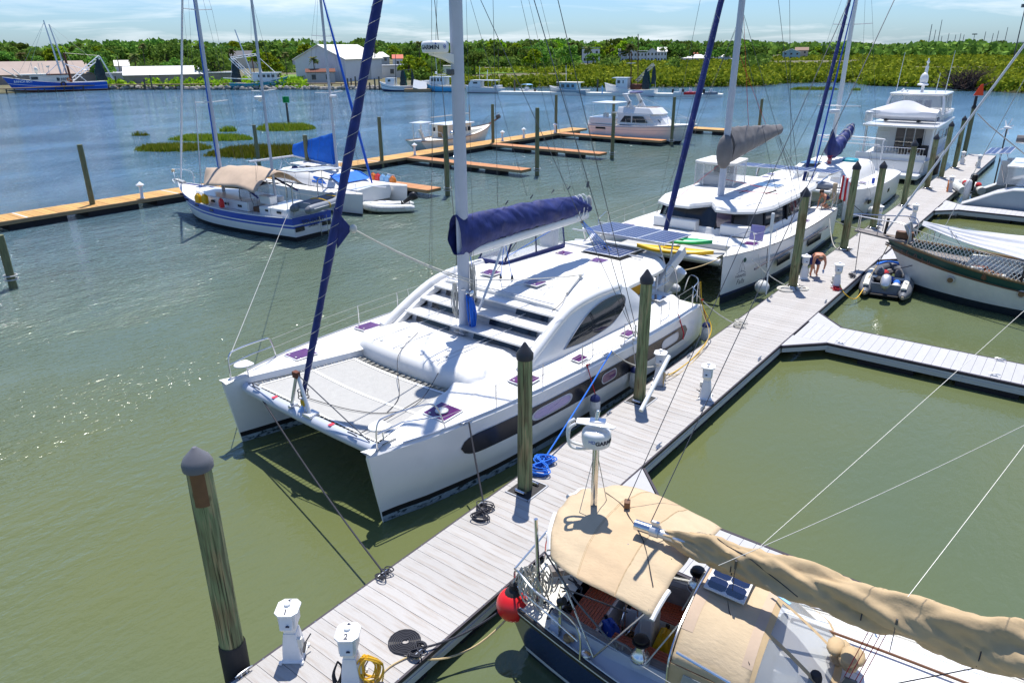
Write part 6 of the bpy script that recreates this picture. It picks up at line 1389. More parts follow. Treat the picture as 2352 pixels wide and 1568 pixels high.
m,half,sheer=hull(17.6,5.4,2.9,1.5,[('f',.6),('a',.35),('a',.1),('a',.02)],[0,0,1,2,2],tw=.93,p=2.6,rake=1.4,full=.4,n=16)
m.build('hull',['gel','navyhull','darkfoul'],ya);deckmb(17.6,half,sheer,dz=.0).build('deck','deck',ya)
MB().box((-9.3,0,.5),(1.6,5.0,.35)).build('swim_platform','gel',ya,bevel=.08)
b=MB();b.box((-8.55,0,1.35),(.12,5.1,1.3));b.build('transom_wall','gel',ya,bevel=.03)
MB().loft([[(x,s*w,z)for x,w,z in((-3.8,2.3,z),(4.6,2.2,z),(6.2,1.4,z))]+[(x,-s*w,z)for x,w,z in((6.2,1.4,z),(4.6,2.2,z),(-3.8,2.3,z))]for s,z in((1,1.6),(.96,3.85))],True,False,True).build('cabin','gel',ya,smooth=30)
b=MB();b.box((-3.84,-.35,2.75),(.06,2.2,1.9));b.build('saloon_door','glass',ya,smooth=0)
b=MB()
for y in(-1.4,-.7,0,.75):b.box((-3.9,y,2.75),(.05,.07,1.95))
b.box((-3.9,-.35,1.8),(.05,2.3,.08));b.build('door_frame','lightgrey',ya)
for s in(-1,1):
 for x0,x1 in((-2.8,-1.2),(-.9,.9),(1.3,3.6)):wins(ya,[(((x0+x1)/2,s*2.27,2.95),(x1-x0,.75),'y+' if s>0 else 'y-')],frame='gel',pane='glass')
b=MB();st0=[(-3.95,1.25,1.55),(-4.6,1.25,1.55)]
for k in range(6):b.box((-4.9+k*.12,1.55,1.75+k*.38),(.34,.7,.05))
for y in(1.18,1.92):b.bar((-5.0,y,1.5),(-4.2,y,3.8),.08,.05)
b.build('ladder','gel',ya)
MB().prism([(-7.2,-2.62),(-6.9,-2.75),(3.5,-2.35),(3.5,2.35),(-6.9,2.75),(-7.2,2.62)],3.86,4.06).build('boat_deck','gel',ya,bevel=.07)
for s in(-1,1):MB().loft([[(-6.7+dx,s*2.45+dy,z)for dx,dy in((-.14,-.06),(.14,-.06),(.14,.06),(-.14,.06))]for z in(1.5,3.9)],True).build('deck_post','gel',ya)
b=MB()
for y in[-2.3+.22*k for k in range(22)]:b.cyl((-8.45,y,1.9),(-8.45,y,2.5),.016,n=5)
b.tube([(-8.45,-2.4,2.5),(-8.45,2.4,2.5)],.025,6);b.tube([(-8.45,-2.4,1.95),(-8.45,2.4,1.95)],.02,5);b.build('cockpit_rail','steel',ya)
b=MB();b.box((-6.3,-1.2,2.0),(1.4,1.0,.06));b.box((-6.3,-1.2,1.75),(.2,.2,.5));b.build('cockpit_table','brownwood',ya);b=MB();b.box((-5.6,-1.9,2.0),(.6,.6,.9));b.box((-7.3,-.6,2.0),(.6,.6,.9));b.build('chair','black',ya,bevel=.1)
MB().loft([[(x,y,z)for x,y in((-1.9,-w),(3.4,-w*.95),(4.1,-w*.6),(4.1,w*.6),(3.4,w*.95),(-1.9,w))]for w,z in((2.2,4.0),(2.25,4.75))],True,False,False).build('flybridge_coaming','gel',ya,thick=.1)
MB().prism([(-2.2,-2.0),(-1.9,-2.15),(2.6,-2.0),(3.1,-1.4),(3.1,1.4),(2.6,2.0),(-1.9,2.15),(-2.2,2.0)],6.05,6.22).build('hard_top','gel',ya,bevel=.06)
for s in(-1,1):
 b=MB();b.loft([[(x+a*.14,s*y+c*.08,z)for a,c in((-1,-1),(1,-1),(1,1),(-1,1))]for x,y,z in((-2.3,2.2,4.6),(-2.15,2.12,5.5),(-1.85,1.95,6.1))],True);b.loft([[(x+a*.1,s*y+c*.06,z)for a,c in((-1,-1),(1,-1),(1,1),(-1,1))]for x,y,z in((3.2,1.9,4.7),(2.7,1.85,6.1))],True);b.build('hardtop_arch','gel',ya)
 MB().slab([(-2.0,s*2.1,4.75),(3.0,s*1.95,4.75),(2.6,s*1.9,6.05),(-1.9,s*2.02,6.05)],(0,s,0),.015).build('clear_curtain','clear',ya,smooth=0)
 b=MB()
 for x in(-.4,1.2):b.box((x,s*2.05,5.4),(.06,.04,1.35))
 b.build('curtain_seam','gel',ya)
MB().slab([(-2.2,-2.0,4.7),(-2.2,2.0,4.7),(-2.05,1.8,6.05),(-2.05,-1.8,6.05)],(-1,0,0),.012).build('clear_curtain','clear',ya,smooth=0)
MB().slab([(3.2,-1.9,4.75),(3.2,1.9,4.75),(2.9,1.8,6.05),(2.9,-1.8,6.05)],(1,0,0),.012).build('windscreen','screen',ya,smooth=0)
b=MB();b.box((1.4,-.35,5.0),(.5,.5,1.0));b.box((1.4,.35,5.0),(.5,.5,1.0));b.build('helm_chair','navy',ya,bevel=.1)
MB().tube([(-2.35,-2.0,5.0),(-2.35,2.0,5.0)],.03,5).build('teak_rail','brownwood',ya)
b=MB();b.loft([[(x-.05*a,y*.12,z)for a,y in((-1,-1),(1,-1),(1,1),(-1,1))]for x,z in((-.3,6.2),(-.1,7.0),(.1,8.3))],True,True,True);b.build('radar_mast','gel',ya,bevel=.03)
MB().lathe([(.1,0),(.42,.03),(.44,.12),(.3,.2)],(-.45,0,6.75),16).build('radome','gel',ya);MB().loft([oval(-.35,0,7.25+.55*math.sin(q)*1.0,.32*math.cos(q)+.01,.32*math.cos(q)+.01,14)for q in[-1.5,-1,-.5,0,.5,1,1.5]],True,True,True).build('satellite_dome','gel',ya,smooth=60)
b=MB();b.cyl((.1,0,8.3),(.1,0,8.9),.06,n=6);b.ell((.1,0,8.6),(.13,.13,.12));b.build('mast_light','gel',ya)
for x,y,h in((-1.6,1.75,3.2),(-.6,-1.8,3.3),(-1.2,-1.2,1.6)):MB().tube([(x,y,6.2),(x+h*.16,y-h*.02,6.2+h)],[.035,.015],5).build('antenna','gel',ya)
b=MB()
for x,y in((-1.5,.9),(-1.5,1.3),(.5,1.6)):b.ell((x,y,6.35),(.09,.09,.12));b.cyl((x,y,6.2),(x,y,6.3),.03)
b.build('gps_dome','gel',ya)
for s in(-1,1):
 b=MB()
 for k in range(9):
  x=-2+k*1.15;h2=half((x+8.8)/17.6);z=sheer((x+8.8)/17.6);b.cyl((x,s*(h2-.1),z),(x,s*(h2-.1),z+.75),.016,n=5)
 b.tube([(x,s*(half((x+8.8)/17.6)-.1),sheer((x+8.8)/17.6)+.75)for x in[-2+k*.7 for k in range(15)]],.02,5);b.build('side_rail','steel',ya)
MB().box((-6.6,2.45,4.6),(.3,.6,.8)).build('liferaft_canister','gel',ya,bevel=.1)
b=MB()
for x,y in((-7.0,2.5),(-5.5,2.6),(-7.0,-2.5),(-5.5,-2.6),(-3.8,-2.5)):b.cyl((x,y,4.05),(x,y,4.85),.02,n=5)
b.tube([(-5.5,-2.6,4.85),(-3.8,-2.5,4.85)],.02,5);b.tube([(-5.5,2.6,4.85),(-7,2.5,4.85),(-7,1.7,4.85)],.02,5);b.build('deck_rail','steel',ya)
yt=thing('covered_tender','white canvas covered tender lying across the yacht boat deck','tender',(64.6,3.9,4.16),90);yt.scale=(1.12,1.1,1.15)
rings=[]
for i in range(17):
 q=i/16;x=lerp(-2.35,2.45,q);w=.85*min(1,.78+q)*max(.05,(1-max(0,(q-.45)/.55)**2.2));ridge=sint(q,[(0,.85),(.15,.95),(.45,1.42),(.8,.95),(1,.62)])
 rings.append([(x,0,ridge),(x,w*.5,lerp(ridge,.66,.55)),(x,w*.95,.66+.05*math.sin(q*9)),(x,w*1.02,.50),(x,w*.98,.36)]+[(x,-w*.98,.36),(x,-w*1.02,.5),(x,-w*.95,.66),(x,-w*.5,lerp(ridge,.66,.55))])
MB().loft(rings,True,True,True).build('canvas_cover','palecanvas',yt,smooth=45)
MB().loft([[(r[4][0],r[4][1]*.97,.38),(r[4][0],r[4][1]*.7,.16),(r[4][0]*.97,0,.02+.2*max(0,i/16-.7)*3),(r[4][0],-r[4][1]*.7,.16),(r[4][0],-r[4][1]*.97,.38)]for i,r in enumerate(rings)],False).build('hull','gelgrey',yt)
b=MB();b.box((-1.2,0,.06),(.2,1.3,.12));b.box((1,0,.06),(.2,1.1,.12));b.build('cradle','black',yt)
gb=thing('sailboat','white hulled sailboat with dark green band, netting and white tarp at the right','sailboat',(30.55,-9.1,0),90)
m,half,sheer=hull(12.6,3.9,2.15,1.35,[('f',.97),('f',.78),('f',.74),('a',.34),('a',.10),('a',.02)],[3,1,3,0,2,2,2],tw=.6,p=2.1,sag_=.16,rake=1.35,full=.5,n=20,flare=.86)
m.build('hull',['gelgrey' if False else 'cream','greenhull','darkfoul','brownwood'],gb);deckmb(12.6,half,sheer,dz=-.28,inset=.08).build('deck','oldteak',gb)
railmb(12.6,half,sheer,.045,dz=.03).build('cap_rail','beam',gb)
railmb(12.6,half,sheer,.02,dz=-.34,out=.0).build('rub_strake','brownwood',gb)
for s in(-1,1):
 for x in(3.4,.9,-1.6):
  h2=half((x+6.3)/12.6)*.955;c=MB().cyl((x,s*(h2-.05),1.02),(x,s*(h2+.05),1.02),.16,n=16).build('porthole','spartan',gb,bevel=.01);MB().cyl((x,s*(h2+.03),1.02),(x,s*(h2+.062),1.02),.11,n=14).build('glazing','grating',c)
 g=random.Random(3)
 b=MB();x=5.55
 for k in range(5):
  hh=half((x+6.3)/12.6);c=Vector((x,s*(hh*.90+.03),sheer((x+6.3)/12.6)*.83));b.tube([c+Vector((r_*math.cos(q)*.5,-s*r_*math.cos(q)*.18,r_*math.sin(q)))for q,r_ in[(k*2+i*.5,.02+.012*i)for i in range(12)]],.008,4);x-=.30
 b.build('scroll_ornament','lettergold',gb)
b=MB();b.loft([[(x,w,z),(x,-w,z),(x,-w,z-.07),(x,w,z-.07)]for x,w,z in((5.2,.5,2.12),(6.4,.36,2.2),(7.6,.26,2.32))],True,True,True);b.build('bowsprit_platform','oldteak',gb);MB().box((5.6,.0,2.32),(.7,.35,.3),rz=5).build('bow_box','brownwood',gb,bevel=.02)
b=MB();b.tube(smooth_path([(5.3,.9,2.1),(5.4,.9,2.9),(6.6,.55,2.95),(7.8,.0,2.95),(6.6,-.55,2.95),(5.4,-.9,2.9),(5.3,-.9,2.1)],5),.025,6)
for x,y in((6.6,.5),(6.6,-.5),(7.5,.15),(7.5,-.15)):b.cyl((x,y,2.25),(x,y,2.93),.02,n=5)
b.build('bow_pulpit','steel',gb)
b=MB()
for y in(-.22,.22):b.loft([[(x,y-.05,z),(x,y+.05,z),(x+.16*w,y+.2*w,z-.1),(x+.16*w,y-.2*w,z-.1)]for x,z,w in((5.45,2.9,1.1),(5.3,2.4,.5),(5.25,2.0,.2))],True,True,True)
b.build('anchor','palewire',gb)
MB().tube([(6.4,0,2.25),(6.35,.02,2.95)],.06,8).build('furler_drum','black',gb)
MB().tube([(6.35,0,2.4),(2.2,0,11.35),(-.3,0,16.7)],.05,6).build('furled_headsail','palecanvas',gb,smooth=60)
b=MB()
for s in(1,):
 def np_(u,v):x=lerp(5.2,-6.2,u);t=(x+6.3)/12.6;return Vector((x,s*(half(t)+lerp(0,-.02,v)),sheer(t)+.05+lerp(0,.72,v)))
 N=74;Mv=6
 for i in range(N):
  for dr in(1,-1):
   pts=[]
   for k in range(Mv+1):
    u=(i+dr*k*.55)/N
    if 0<=u<=1:pts.append(np_(u,k/Mv)+Vector((0,0,.012*math.sin(i*1.3+k))))
   if len(pts)>1:b.tube(pts,.011,3)
b.build('safety_netting','webbing',gb)['kind']='stuff'
for s in(-1,1):
 for x in(4.6,2.6,.6,-1.4,-3.4,-5.4):t=(x+6.3)/12.6;MB().cyl((x,s*half(t)*.98,sheer(t)),(x,s*half(t)*.98,sheer(t)+.8),.016,n=5).build('stanchion','black' if x in(.6,-3.4)else 'steel',gb)
 MB().tube([(x,s*half((x+6.3)/12.6)*.98,sheer((x+6.3)/12.6)+.79)for x in[5.2-k*.6 for k in range(20)]],.01,4).build('lifeline','palewire',gb)
MB().loft([[(x,y,z)for x,y in((3.0,-.7),(3.0,.7),(-4.8,1.1),(-4.8,-1.1))]for z in(1.2,1.75)],True,False,True).build('cabin_trunk','cream',gb,bevel=.06)
def tarp(u,v):
 x=lerp(5.0,-6.3,u);s=2*v-1;w=lerp(.15,1.85,min(1,u*1.7));zr=sint(u,[(0,3.0),(.15,2.85),(.5,2.95),(1,3.4)]);ze=sint(u,[(0,2.85),(.2,2.35),(.5,2.1),(1,2.1)]);n=noise.noise(Vector((x*.8,s*6,1)))*.05+.025*math.sin(s*26+x*.6)
 return(x,s*w,lerp(zr,ze,abs(s)**1.15)+n*(1-.3*abs(s)))
MB().grid(tarp,30,44).build('white_tarp','palecanvas',gb,smooth=60,thick=.01)
MB().tube([(3.9,.2,2.8),(3.3,1.2,2.4),(2.6,1.8,1.9)],.012,4).build('tarp_line','ropek',gb)
g=random.Random(8)
for k in range(22):
 x=g.uniform(-5,4.4);tt=(x+6.3)/12.6;y=half(tt)*g.uniform(.5,.9);z=sheer(tt)-.2
 MB().box((x,y,z+.12),(g.uniform(.2,.6),g.uniform(.15,.35),g.uniform(.12,.35)),rz=g.uniform(0,90)).build('deck_clutter',g.choice(['brownwood','tan2','greycanvas','navy','rust','cream','fender']),gb,bevel=.03)
b=loopcoil(MB(),(1.2,1.55,1.5),.24,6,.02,dz=.03,seed=6);b.build('rope_coil','ropek',gb)['kind']='stuff'
MB().tube([(.35,1.9,1.5),(.35,1.9,2.3),(1.0,1.92,2.3),(1.0,1.92,1.5)],.035,6).build('outboard_bracket','black',gb)
t=rig(gb,1.2,1.7,17,.11,(),1.8,shr=False)
for a,c in(((-.4,-1.9,1.6),(1.0,0,16)),((.2,-1.9,1.6),(1.1,0,11)),((-1.0,1.9,1.6),(1.0,0,16)),((4.4,.0,2.0),(1.05,0,14.5))):MB().tube([a,c],.012,4).build('shroud','palewire',gb)
dg=thing('dinghy','cluttered dark grey inflatable dinghy with silver outboard tied by the walkway','dinghy',(30.1,-3.25,.0),8)
path=smooth_path([(-2.2,-.72,.28),(0,-.78,.30),(1.2,-.6,.38),(1.95,0,.46),(1.2,.6,.38),(0,.78,.30),(-2.2,.72,.28)],6)
rad=[.10]+[.17]*1+[.27]*(len(path)-4)+[.17]+[.10]
MB().tube(path,rad,12).build('tube','tubedark',dg,smooth=60)
for s in(-1,1):MB().lathe([(.06,0),(.06,.05),(.03,.07)],(-2.2,s*.72,.28),10,axis=(-1,0,0)).build('valve_cap','tan',dg);MB().tube([(-1.9,s*.72+.02,.56),(-.5,s*.76,.58),(.6,s*.72,.60)],.11,8,flat=.4).build('tube_chafe','cream',dg)
MB().box((-.3,0,.16),(3.2,1.1,.06)).build('floor','rubber',dg);MB().box((-1.62,0,.36),(.06,1.15,.5)).build('transom','hypalon',dg,bevel=.01);MB().box((-.2,0,.5),(.28,1.3,.04)).build('bench','cream',dg)
outboard(dg,Matrix.Translation((-1.85,0,.78))@Matrix.Rotation(R(180),4,'Z')@Matrix.Rotation(R(52),4,'Y')@Matrix.Translation((.1,0,.05)),cowl='alu',leg='alu',sc=1.05)
g=random.Random(2)
for i,mt in enumerate(('tan','roper','hypalon','jerryblue','greycanvas','cream','rubber','ropeb')):
 MB().ell((g.uniform(-1.2,1.2),g.uniform(-.4,.4),.42),(g.uniform(.2,.34),g.uniform(.14,.24),.16),9,6).build('gear_bag',mt,dg)
for s in(-1,1):MB().ell((.55,s*.36,.5),(.5,.16,.26),10,6).build('side_cushion','greycanvas' if s<0 else 'tubedark',dg)
b=MB()
for k in range(7):q=k/6;b.tube(smooth_path([(1.2+.5*q,-.7+.2*q,.62),(1.6,-.3,.74+.04*math.sin(k*3)),(1.75,.2,.74),(1.2+.4*q,.6,.66)],4),.03,5)
b.build('blue_rope','ropeb',dg)['kind']='stuff'
gc=thing('catamaran','pale grey blue catamaran with stern scoops toward the walkway at the right edge','catamaran',(53.3,-9.4,0),-90)
for s in(-1,1):
 rings=[]
 for i in range(15):
  x=lerp(-6.3,6.3,i/14);zt=sint(x,[(-6.3,.42),(-5.6,.75),(-4.6,1.3),(-3.9,1.62),(-2,1.75),(6.3,1.9)]);w=.85*min(1,.6+(x+6.3)/8)*max(.04,1-max(0,x/6.4)**2.4)
  rings.append([(x,s*2.7+w,zt),(x,s*2.7+w*1.02,zt*.55),(x,s*2.7+w*.9,.20),(x,s*2.7+w*.88,.1),(x,s*2.7+w*.3,-.4),(x,s*2.7-w*.3,-.4),(x,s*2.7-w*.88,.1),(x,s*2.7-w*.9,.2),(x,s*2.7-w*1.02,zt*.55),(x,s*2.7-w,zt)])
 MB().loft(rings,True,True,True,bands=[0,0,1,2,2,2,1,0,0,3]).build('hull',['greyhull','gel','darkfoul','gel'],gc)
 MB().tube([(r[0][0],s*2.7+(.02 if True else 0)+(r[0][1]-s*2.7),r[0][2])for r in rings],.05,5).build('gunwale','gel',gc)
 MB().tube([(r[9][0],r[9][1],r[9][2])for r in rings],.05,5).build('gunwale','gel',gc)
 for x in(-1.2,2):MB().box((x,s*2.7+.86,1.25),(.55,.06,.2)).build('porthole','smoke',gc,bevel=.03);MB().box((x,s*2.7-.86,1.25),(.55,.06,.2)).build('porthole','smoke',gc,bevel=.03)
 MB().box((.6,s*2.7-s*0-.90*1,1.35),(1.2,.04,.5)).build('hull_window','greyhull',gc)
MB().box((.6,0,1.3),(8.6,4.2,.8)).build('bridge_deck','gel',gc,bevel=.1)
MB().loft([[(x,y,z)for x,y in cab(0,x1,-2.2,w)]for x1,w,z in((3.2,2.4,1.7),(2.4,2.1,2.75))],True,False,True).build('cabin','gel',gc,bevel=.06)
for s in(-1,1):MB().slab([(-2.0,s*2.37,1.95),(1.2,s*2.35,1.95),(.8,s*2.2,2.6),(-2.0,s*2.2,2.6)],(0,s,.2),.03).build('side_window','screen',gc,smooth=0)
MB().box((-2.6,0,2.9),(3.4,4.4,.10)).build('cockpit_hardtop','gel',gc,bevel=.04)
for y in(-2.0,-.7,.7,2.0):MB().cyl((-4.1,y,1.6),(-4.1,y,2.9),.03,n=6).build('hardtop_pole','steel',gc)
MB().slab([(-4.2,-2.1,1.8),(-4.2,2.1,1.8),(-4.2,2.1,2.85),(-4.2,-2.1,2.85)],(-1,0,0),.012).build('clear_curtain','screen',gc,smooth=0);MB().slab([(-4.2,-2.15,1.8),(-1.2,-2.2,1.8),(-1.2,-2.2,2.85),(-4.2,-2.15,2.85)],(0,-1,0),.012).build('clear_curtain','screen',gc,smooth=0)
MB().box((-4.4,1.3,2.2),(.4,1.0,1.5)).build('stern_locker','cream',gc,bevel=.03);MB().box((-4.6,.6,2.1),(.5,.5,1.6)).build('stern_locker','gel',gc,bevel=.03)
for j in range(2):solar('solar_panel',(-4.7-.75*j,.6,3.55-.1*j),.7,3.9,2,8,Matrix.Rotation(R(-6),3,'Y'),gc,cell='cell')
solar('roof_solar_panel',(-2.6,-1.0,2.98),1.4,1.0,4,4,Matrix.Identity(3),gc)
b=MB()
for y in(-1.2,2.4):b.tube([(-4.3,y,1.7),(-4.9,y,3.5)],.035,6)
b.build('solar_frame','steel',gc)
MB().tube([(-5.1,1.9,1.2),(-5.1,1.9,4.75)],.045,8).build('turbine_pole','post',gc)
MB().loft([oval(0,0,z,r,r,10)for z,r in((-.32,.03),(-.15,.08),(.1,.10),(.3,.05),(.55,.02))],True,True,True).build('turbine_body','gel',gc)
o=KID[gc.name][-1];o.location=(-5.1,1.9,4.85);o.rotation_euler=(R(90),0,R(40))
b=MB()
for k in range(6):
 a=2*PI*k/6+.3;b.slab([(.07*math.cos(a),.07*math.sin(a),0),(.62*math.cos(a-.05),.62*math.sin(a-.05),.02),(.62*math.cos(a+.05),.62*math.sin(a+.05),.02),(.12*math.cos(a+.6),.12*math.sin(a+.6),.03)],(0,0,1),.012)
o=b.build('turbine_blades','gel',gc);o.location=(-5.1,1.9,4.85);o.rotation_euler=(R(76),0,R(-52))
b=MB();b.tube([(-2.6,-1.5,2.9),(-5.8,-1.4,5.2),(-6.6,-1.4,5.9)],.04,6);b.tube([(-2.4,.4,2.9),(-3.4,.2,6.8)],.05,6);b.build('mast_crutch','palewire',gc)
rig(gc,1.6,2.7,17,.13,((.3,1.2),(.6,1.1)),2.8,rake=.02)
stackpack(gc,1.4,-4.3,3.9,4.2,.9,.45,.3,'greycanvas')
b=MB();b.box((-1.4,-2.5,1.85),(.5,.3,.3));b.box((.3,-2.6,1.85),(.4,.3,.25));b.build('winch_box','gel',gc,bevel=.05)
for p in((-1.9,-2.5),(-2.6,-2.3),(.6,-2.5)):MB().lathe([(.11,0),(.09,.08),(.09,.15),(.12,.18),(.05,.2)],(p[0],p[1],1.76),10).build('winch','steel',gc)
MB().tube(sag((-2.2,-3.4,1.7),(-5.2,-3.3,.55),.25),.025,5).build('mooring_line','ropew',gc)
d2=thing('dinghy','grey inflatable with black outboard hauled up at the grey blue catamaran stern','dinghy',(55.4,-2.75,.75),20)
for s in(-1,1):MB().tube([(-1.5,s*.55,0),(1.0,s*.58,.02),(1.5,s*.3,.1)],[.26,.27,.2],12).build('tube','fender',d2,smooth=60)
MB().box((-.9,0,-.05),(.06,1.0,.5)).build('transom','hypalon',d2)
outboard(d2,Matrix.Translation((-1.2,0,.6))@Matrix.Rotation(R(180),4,'Z'),cowl='black',leg='black',sc=1.1)
g=random.Random(12)
for i in range(7):MB().ell((g.uniform(-1.0,1.2),g.uniform(-.5,.5),.28),(.3,.2,.2),8,5).build('gear_bag',g.choice(['greycanvas','black','roper','navy','cream']),d2)
fdr=thing('fender','long pale canvas covered fender hanging at the grey blue catamaran stern','fender',(52.2,-3.15,.15));MB().loft([oval(0,0,z,r,r*.8,12)for z,r in((0,.18),(.1,.24),(1.2,.25),(1.5,.22),(1.6,.1))],True,True,True).build('fender_body','palecanvas',fdr,smooth=60)
us=thing('flag','small star striped flag flying at the far right edge','flag',(64.0,-7.2,6.6),38)
MB().cyl((0,0,-4),(.15,0,.6),.03,n=5).build('staff','lightgrey',us)
for k in range(9):MB().grid(lambda u,v,k=k:(-.1-1.3*v,.05*math.sin(v*7),.55-.085*k-.085*u-.45*v),1,8).build('stripe','flagred' if k%2==0 else 'flagwhite',us)
k1=thing('sailboat','white and blue ketch with tan awning and a grey dinghy on its stern davits','sailboat',(20.75,31.6,0),92)
m,half,sheer=hull(13.2,3.9,1.95,1.35,[('f',.70),('f',.64),('f',.55),('a',.26),('a',.10),('a',.02)],[1,0,1,0,2,2,2],tw=.72,p=2.1,sag_=.18,rake=1.3,full=.5,n=20,flare=.86)
m.build('hull',['gel','bluehull','black'],k1);deckmb(13.2,half,sheer,dz=-.08).build('deck','deck',k1);railmb(13.2,half,sheer,.03).build('toe_rail','gel',k1)
MB().loft([[(x,y,z)for x,y in((3.6,-.7),(3.6,.7),(1.5,1.25),(-2.6,1.3),(-2.6,-1.3),(1.5,-1.25))]for z in(1.25,1.78)],True,False,True).build('cabin_trunk','gel',k1,bevel=.06)
MB().loft([[(x,y,z)for x,y in((-3.6,-1.3),(-3.6,1.3),(-6.1,1.15),(-6.1,-1.15))]for z in(1.2,1.7)],True,False,True).build('aft_cabin','gel',k1,bevel=.06)
for s in(-1,1):
 for x in(2.2,.9,-.5,-1.8,-4.2,-5.3):MB().box((x,s*1.3 if x>-3 else s*1.24,1.5),(.36,.06,.14)).build('port_light','glass',k1,bevel=.02)
 for x in(4.8,3.5,1.9,.2):t_=(x+6.6)/13.2;MB().box((x,s*half(t_)*.985,sheer(t_)*.85),(.34,.05,.14)).build('hull_port','smoke',k1)
 for x in(5.6,4.0,2.2,.4,-1.4,-3.2,-5.0):t_=(x+6.6)/13.2;MB().cyl((x,s*half(t_)*.96,sheer(t_)),(x,s*half(t_)*.96,sheer(t_)+.68),.013,n=5).build('stanchion','steel',k1)
 MB().tube([(x,s*half((x+6.6)/13.2)*.96,sheer((x+6.6)/13.2)+.67)for x in[5.8-k*.6 for k in range(20)]],.008,4).build('lifeline','palewire',k1)
b=MB();b.box((-3.1,0,1.35),(.9,2.0,.3));b.build('cockpit_seat','brownwood',k1)
hatch((3.9,0,1.88),.6,.6,0,mt='cell',handle=False).parent=k1
def awn(u,v):
 x=lerp(3.1,-4.0,u);s=2*v-1;z=3.55-.95*abs(s)**1.5-.55*max(0,.2-u)*5*abs(s)*.4-.12*math.sin(u*PI*2)-.25*max(0,u-.75);w=lerp(.4,1.75,min(1,u*3.2));n=noise.noise(Vector((x*.9,s*2,3)))*.10;return(x,s*w*1.0,z+n-.5*(1-min(1,u*3))*.8)
MB().grid(awn,24,16).build('awning','sand',k1,smooth=60,thick=.012)
b=MB();b.tube(smooth_path([(-1.9,1.2,1.7),(-1.9,1.2,2.55),(-1.9,0,2.75),(-1.9,-1.2,2.55),(-1.9,-1.2,1.7)],4),.02,5);b.tube(smooth_path([(-3.0,1.2,1.7),(-2.9,1.2,2.5),(-2.9,0,2.7),(-2.9,-1.2,2.5),(-3.0,-1.2,1.7)],4),.02,5);b.build('dodger_frame','wire',k1)
MB().loft([[(-1.5,y,z),(-2.9,y,z+.02)]for y,z in((1.1,2.45),(.6,2.66),(0,2.74),(-.6,2.66),(-1.1,2.45))],False).build('dodger_top','navy',k1)
MB().slab([(-1.5,1.1,1.8),(-1.5,-1.1,1.8),(-1.6,-1.0,2.6),(-1.6,1.0,2.6)],(1,0,0),.012).build('clear_screen','clear',k1,smooth=0)
t=rig(k1,1.6,1.8,17,.105,((.35,1.1),(.68,.9)),1.75,aft=None)
furl(k1,(1.78,0,3.2),(t[0]+.12,0,15.8),.085,'cobalt',lash=False);furl(k1,(6.2,0,2.2),(t[0]+.1,0,16.6),.065,'palecanvas',lash=False)
t2=rig(k1,-3.5,1.6,13,.085,((.55,.8),),1.6)
MB().lathe([(.05,0),(.26,.02),(.27,.16),(.2,.2)],(-3.15,.0,7.4),14).build('radome','gel',k1);MB().box((-3.3,0,7.35),(.4,.1,.08)).build('radar_bracket','gel',k1)
MB().tube([(4.6,-.4,2.0),(5.4,-1.4,7.0)],.03,6).build('whisker_pole','gel',k1)
b=MB();b.tube([(-2.0,1.2,2.8),(-3.8,1.4,2.2)],.06,6);b.tube([(-2.0,-1.2,2.8),(-3.8,-1.4,2.2)],.06,6);b.build('boom_cover_edge','navy',k1)
b=MB();b.tube(smooth_path([(5.8,.6,1.95),(5.9,.6,2.6),(6.8,0,2.75),(5.9,-.6,2.6),(5.8,-.6,1.95)],5),.02,6);b.tube(smooth_path([(6.5,.3,1.9),(7.2,0,2.05),(6.5,-.3,1.9)],4),.03,6);b.build('bow_pulpit','gel',k1)
MB().ell((6.3,.4,2.75),(.12,.12,.12)).build('bow_lamp','tan',k1)
b=MB();b.bar((6.1,-.1,1.95),(7.0,-.1,2.05),.25,.1);b.build('anchor_roller','palewire',k1)
for s in(-1,1):MB().tube(smooth_path([(-6.2,s*.9,1.4),(-6.25,s*.9,2.9),(-6.6,s*.9,3.25),(-7.5,s*.9,3.2)],4),.035,6).build('davit','steel',k1)
solar('solar_panel',(-6.3,-.55,3.75),1.6,3.6,2,4,Matrix.Rotation(R(4),3,'X'),k1,cell='alu',frame='black')
b=MB()
for y in(-1.6,1.0):b.cyl((-5.8,y,1.5),(-5.9,y,3.7),.022,n=5)
b.build('solar_post','steel',k1)
t_=text('SOLOLINT','lettering','lettering',k1,(-6.75,0,1.02),(78,0,-90),.34,.004);t_.location=(-6.70,0,1.02)
text('LAUREL','lettering','lettering',k1,(-6.66,0,.74),(78,0,-90),.2,.004)
for y in(-.95,.95):MB().box((-6.64,y,.68),(.06,.62,.26)).build('stern_window','glass',k1,bevel=.02)
b=MB()
for y in(-.35,-.85):b.tube([(-6.8,y,1.2),(-6.85,y,.1)],.018,5)
for z in(.3,.6,.9):b.tube([(-6.83,-.35,z),(-6.83,-.85,z)],.016,5)
b.build('boarding_ladder','steel',k1)
dd=thing('dinghy','grey blue inflatable dinghy hung on the ketch stern davits with yellow straps','dinghy',(21.1,24.3,2.0),8)
for s in(-1,1):MB().tube(smooth_path([(-1.55,s*.55,-.05),(-1.0,s*.58,0),(.6,s*.55,.05),(1.4,s*.25,.22)],5),[.08,.2]+[.23]*13+[.17],12).build('tube','hypalon',dd,smooth=60);MB().tube([(-1.3,s*.80,.02),(.6,s*.78,.07)],.025,5).build('tube_stripe','gel',dd);MB().lathe([(.2,0),(.14,.1),(.04,.16)],(-1.55,s*.55,-.05),10,axis=(-1,0,0)).build('tube_cone','tubedark',dd)
MB().box((-.1,0,-.12),(2.4,.8,.12)).build('hull','tubegrey',dd);MB().box((-1.2,0,.05),(.06,.85,.42)).build('transom','hypalon',dd)
b=MB()
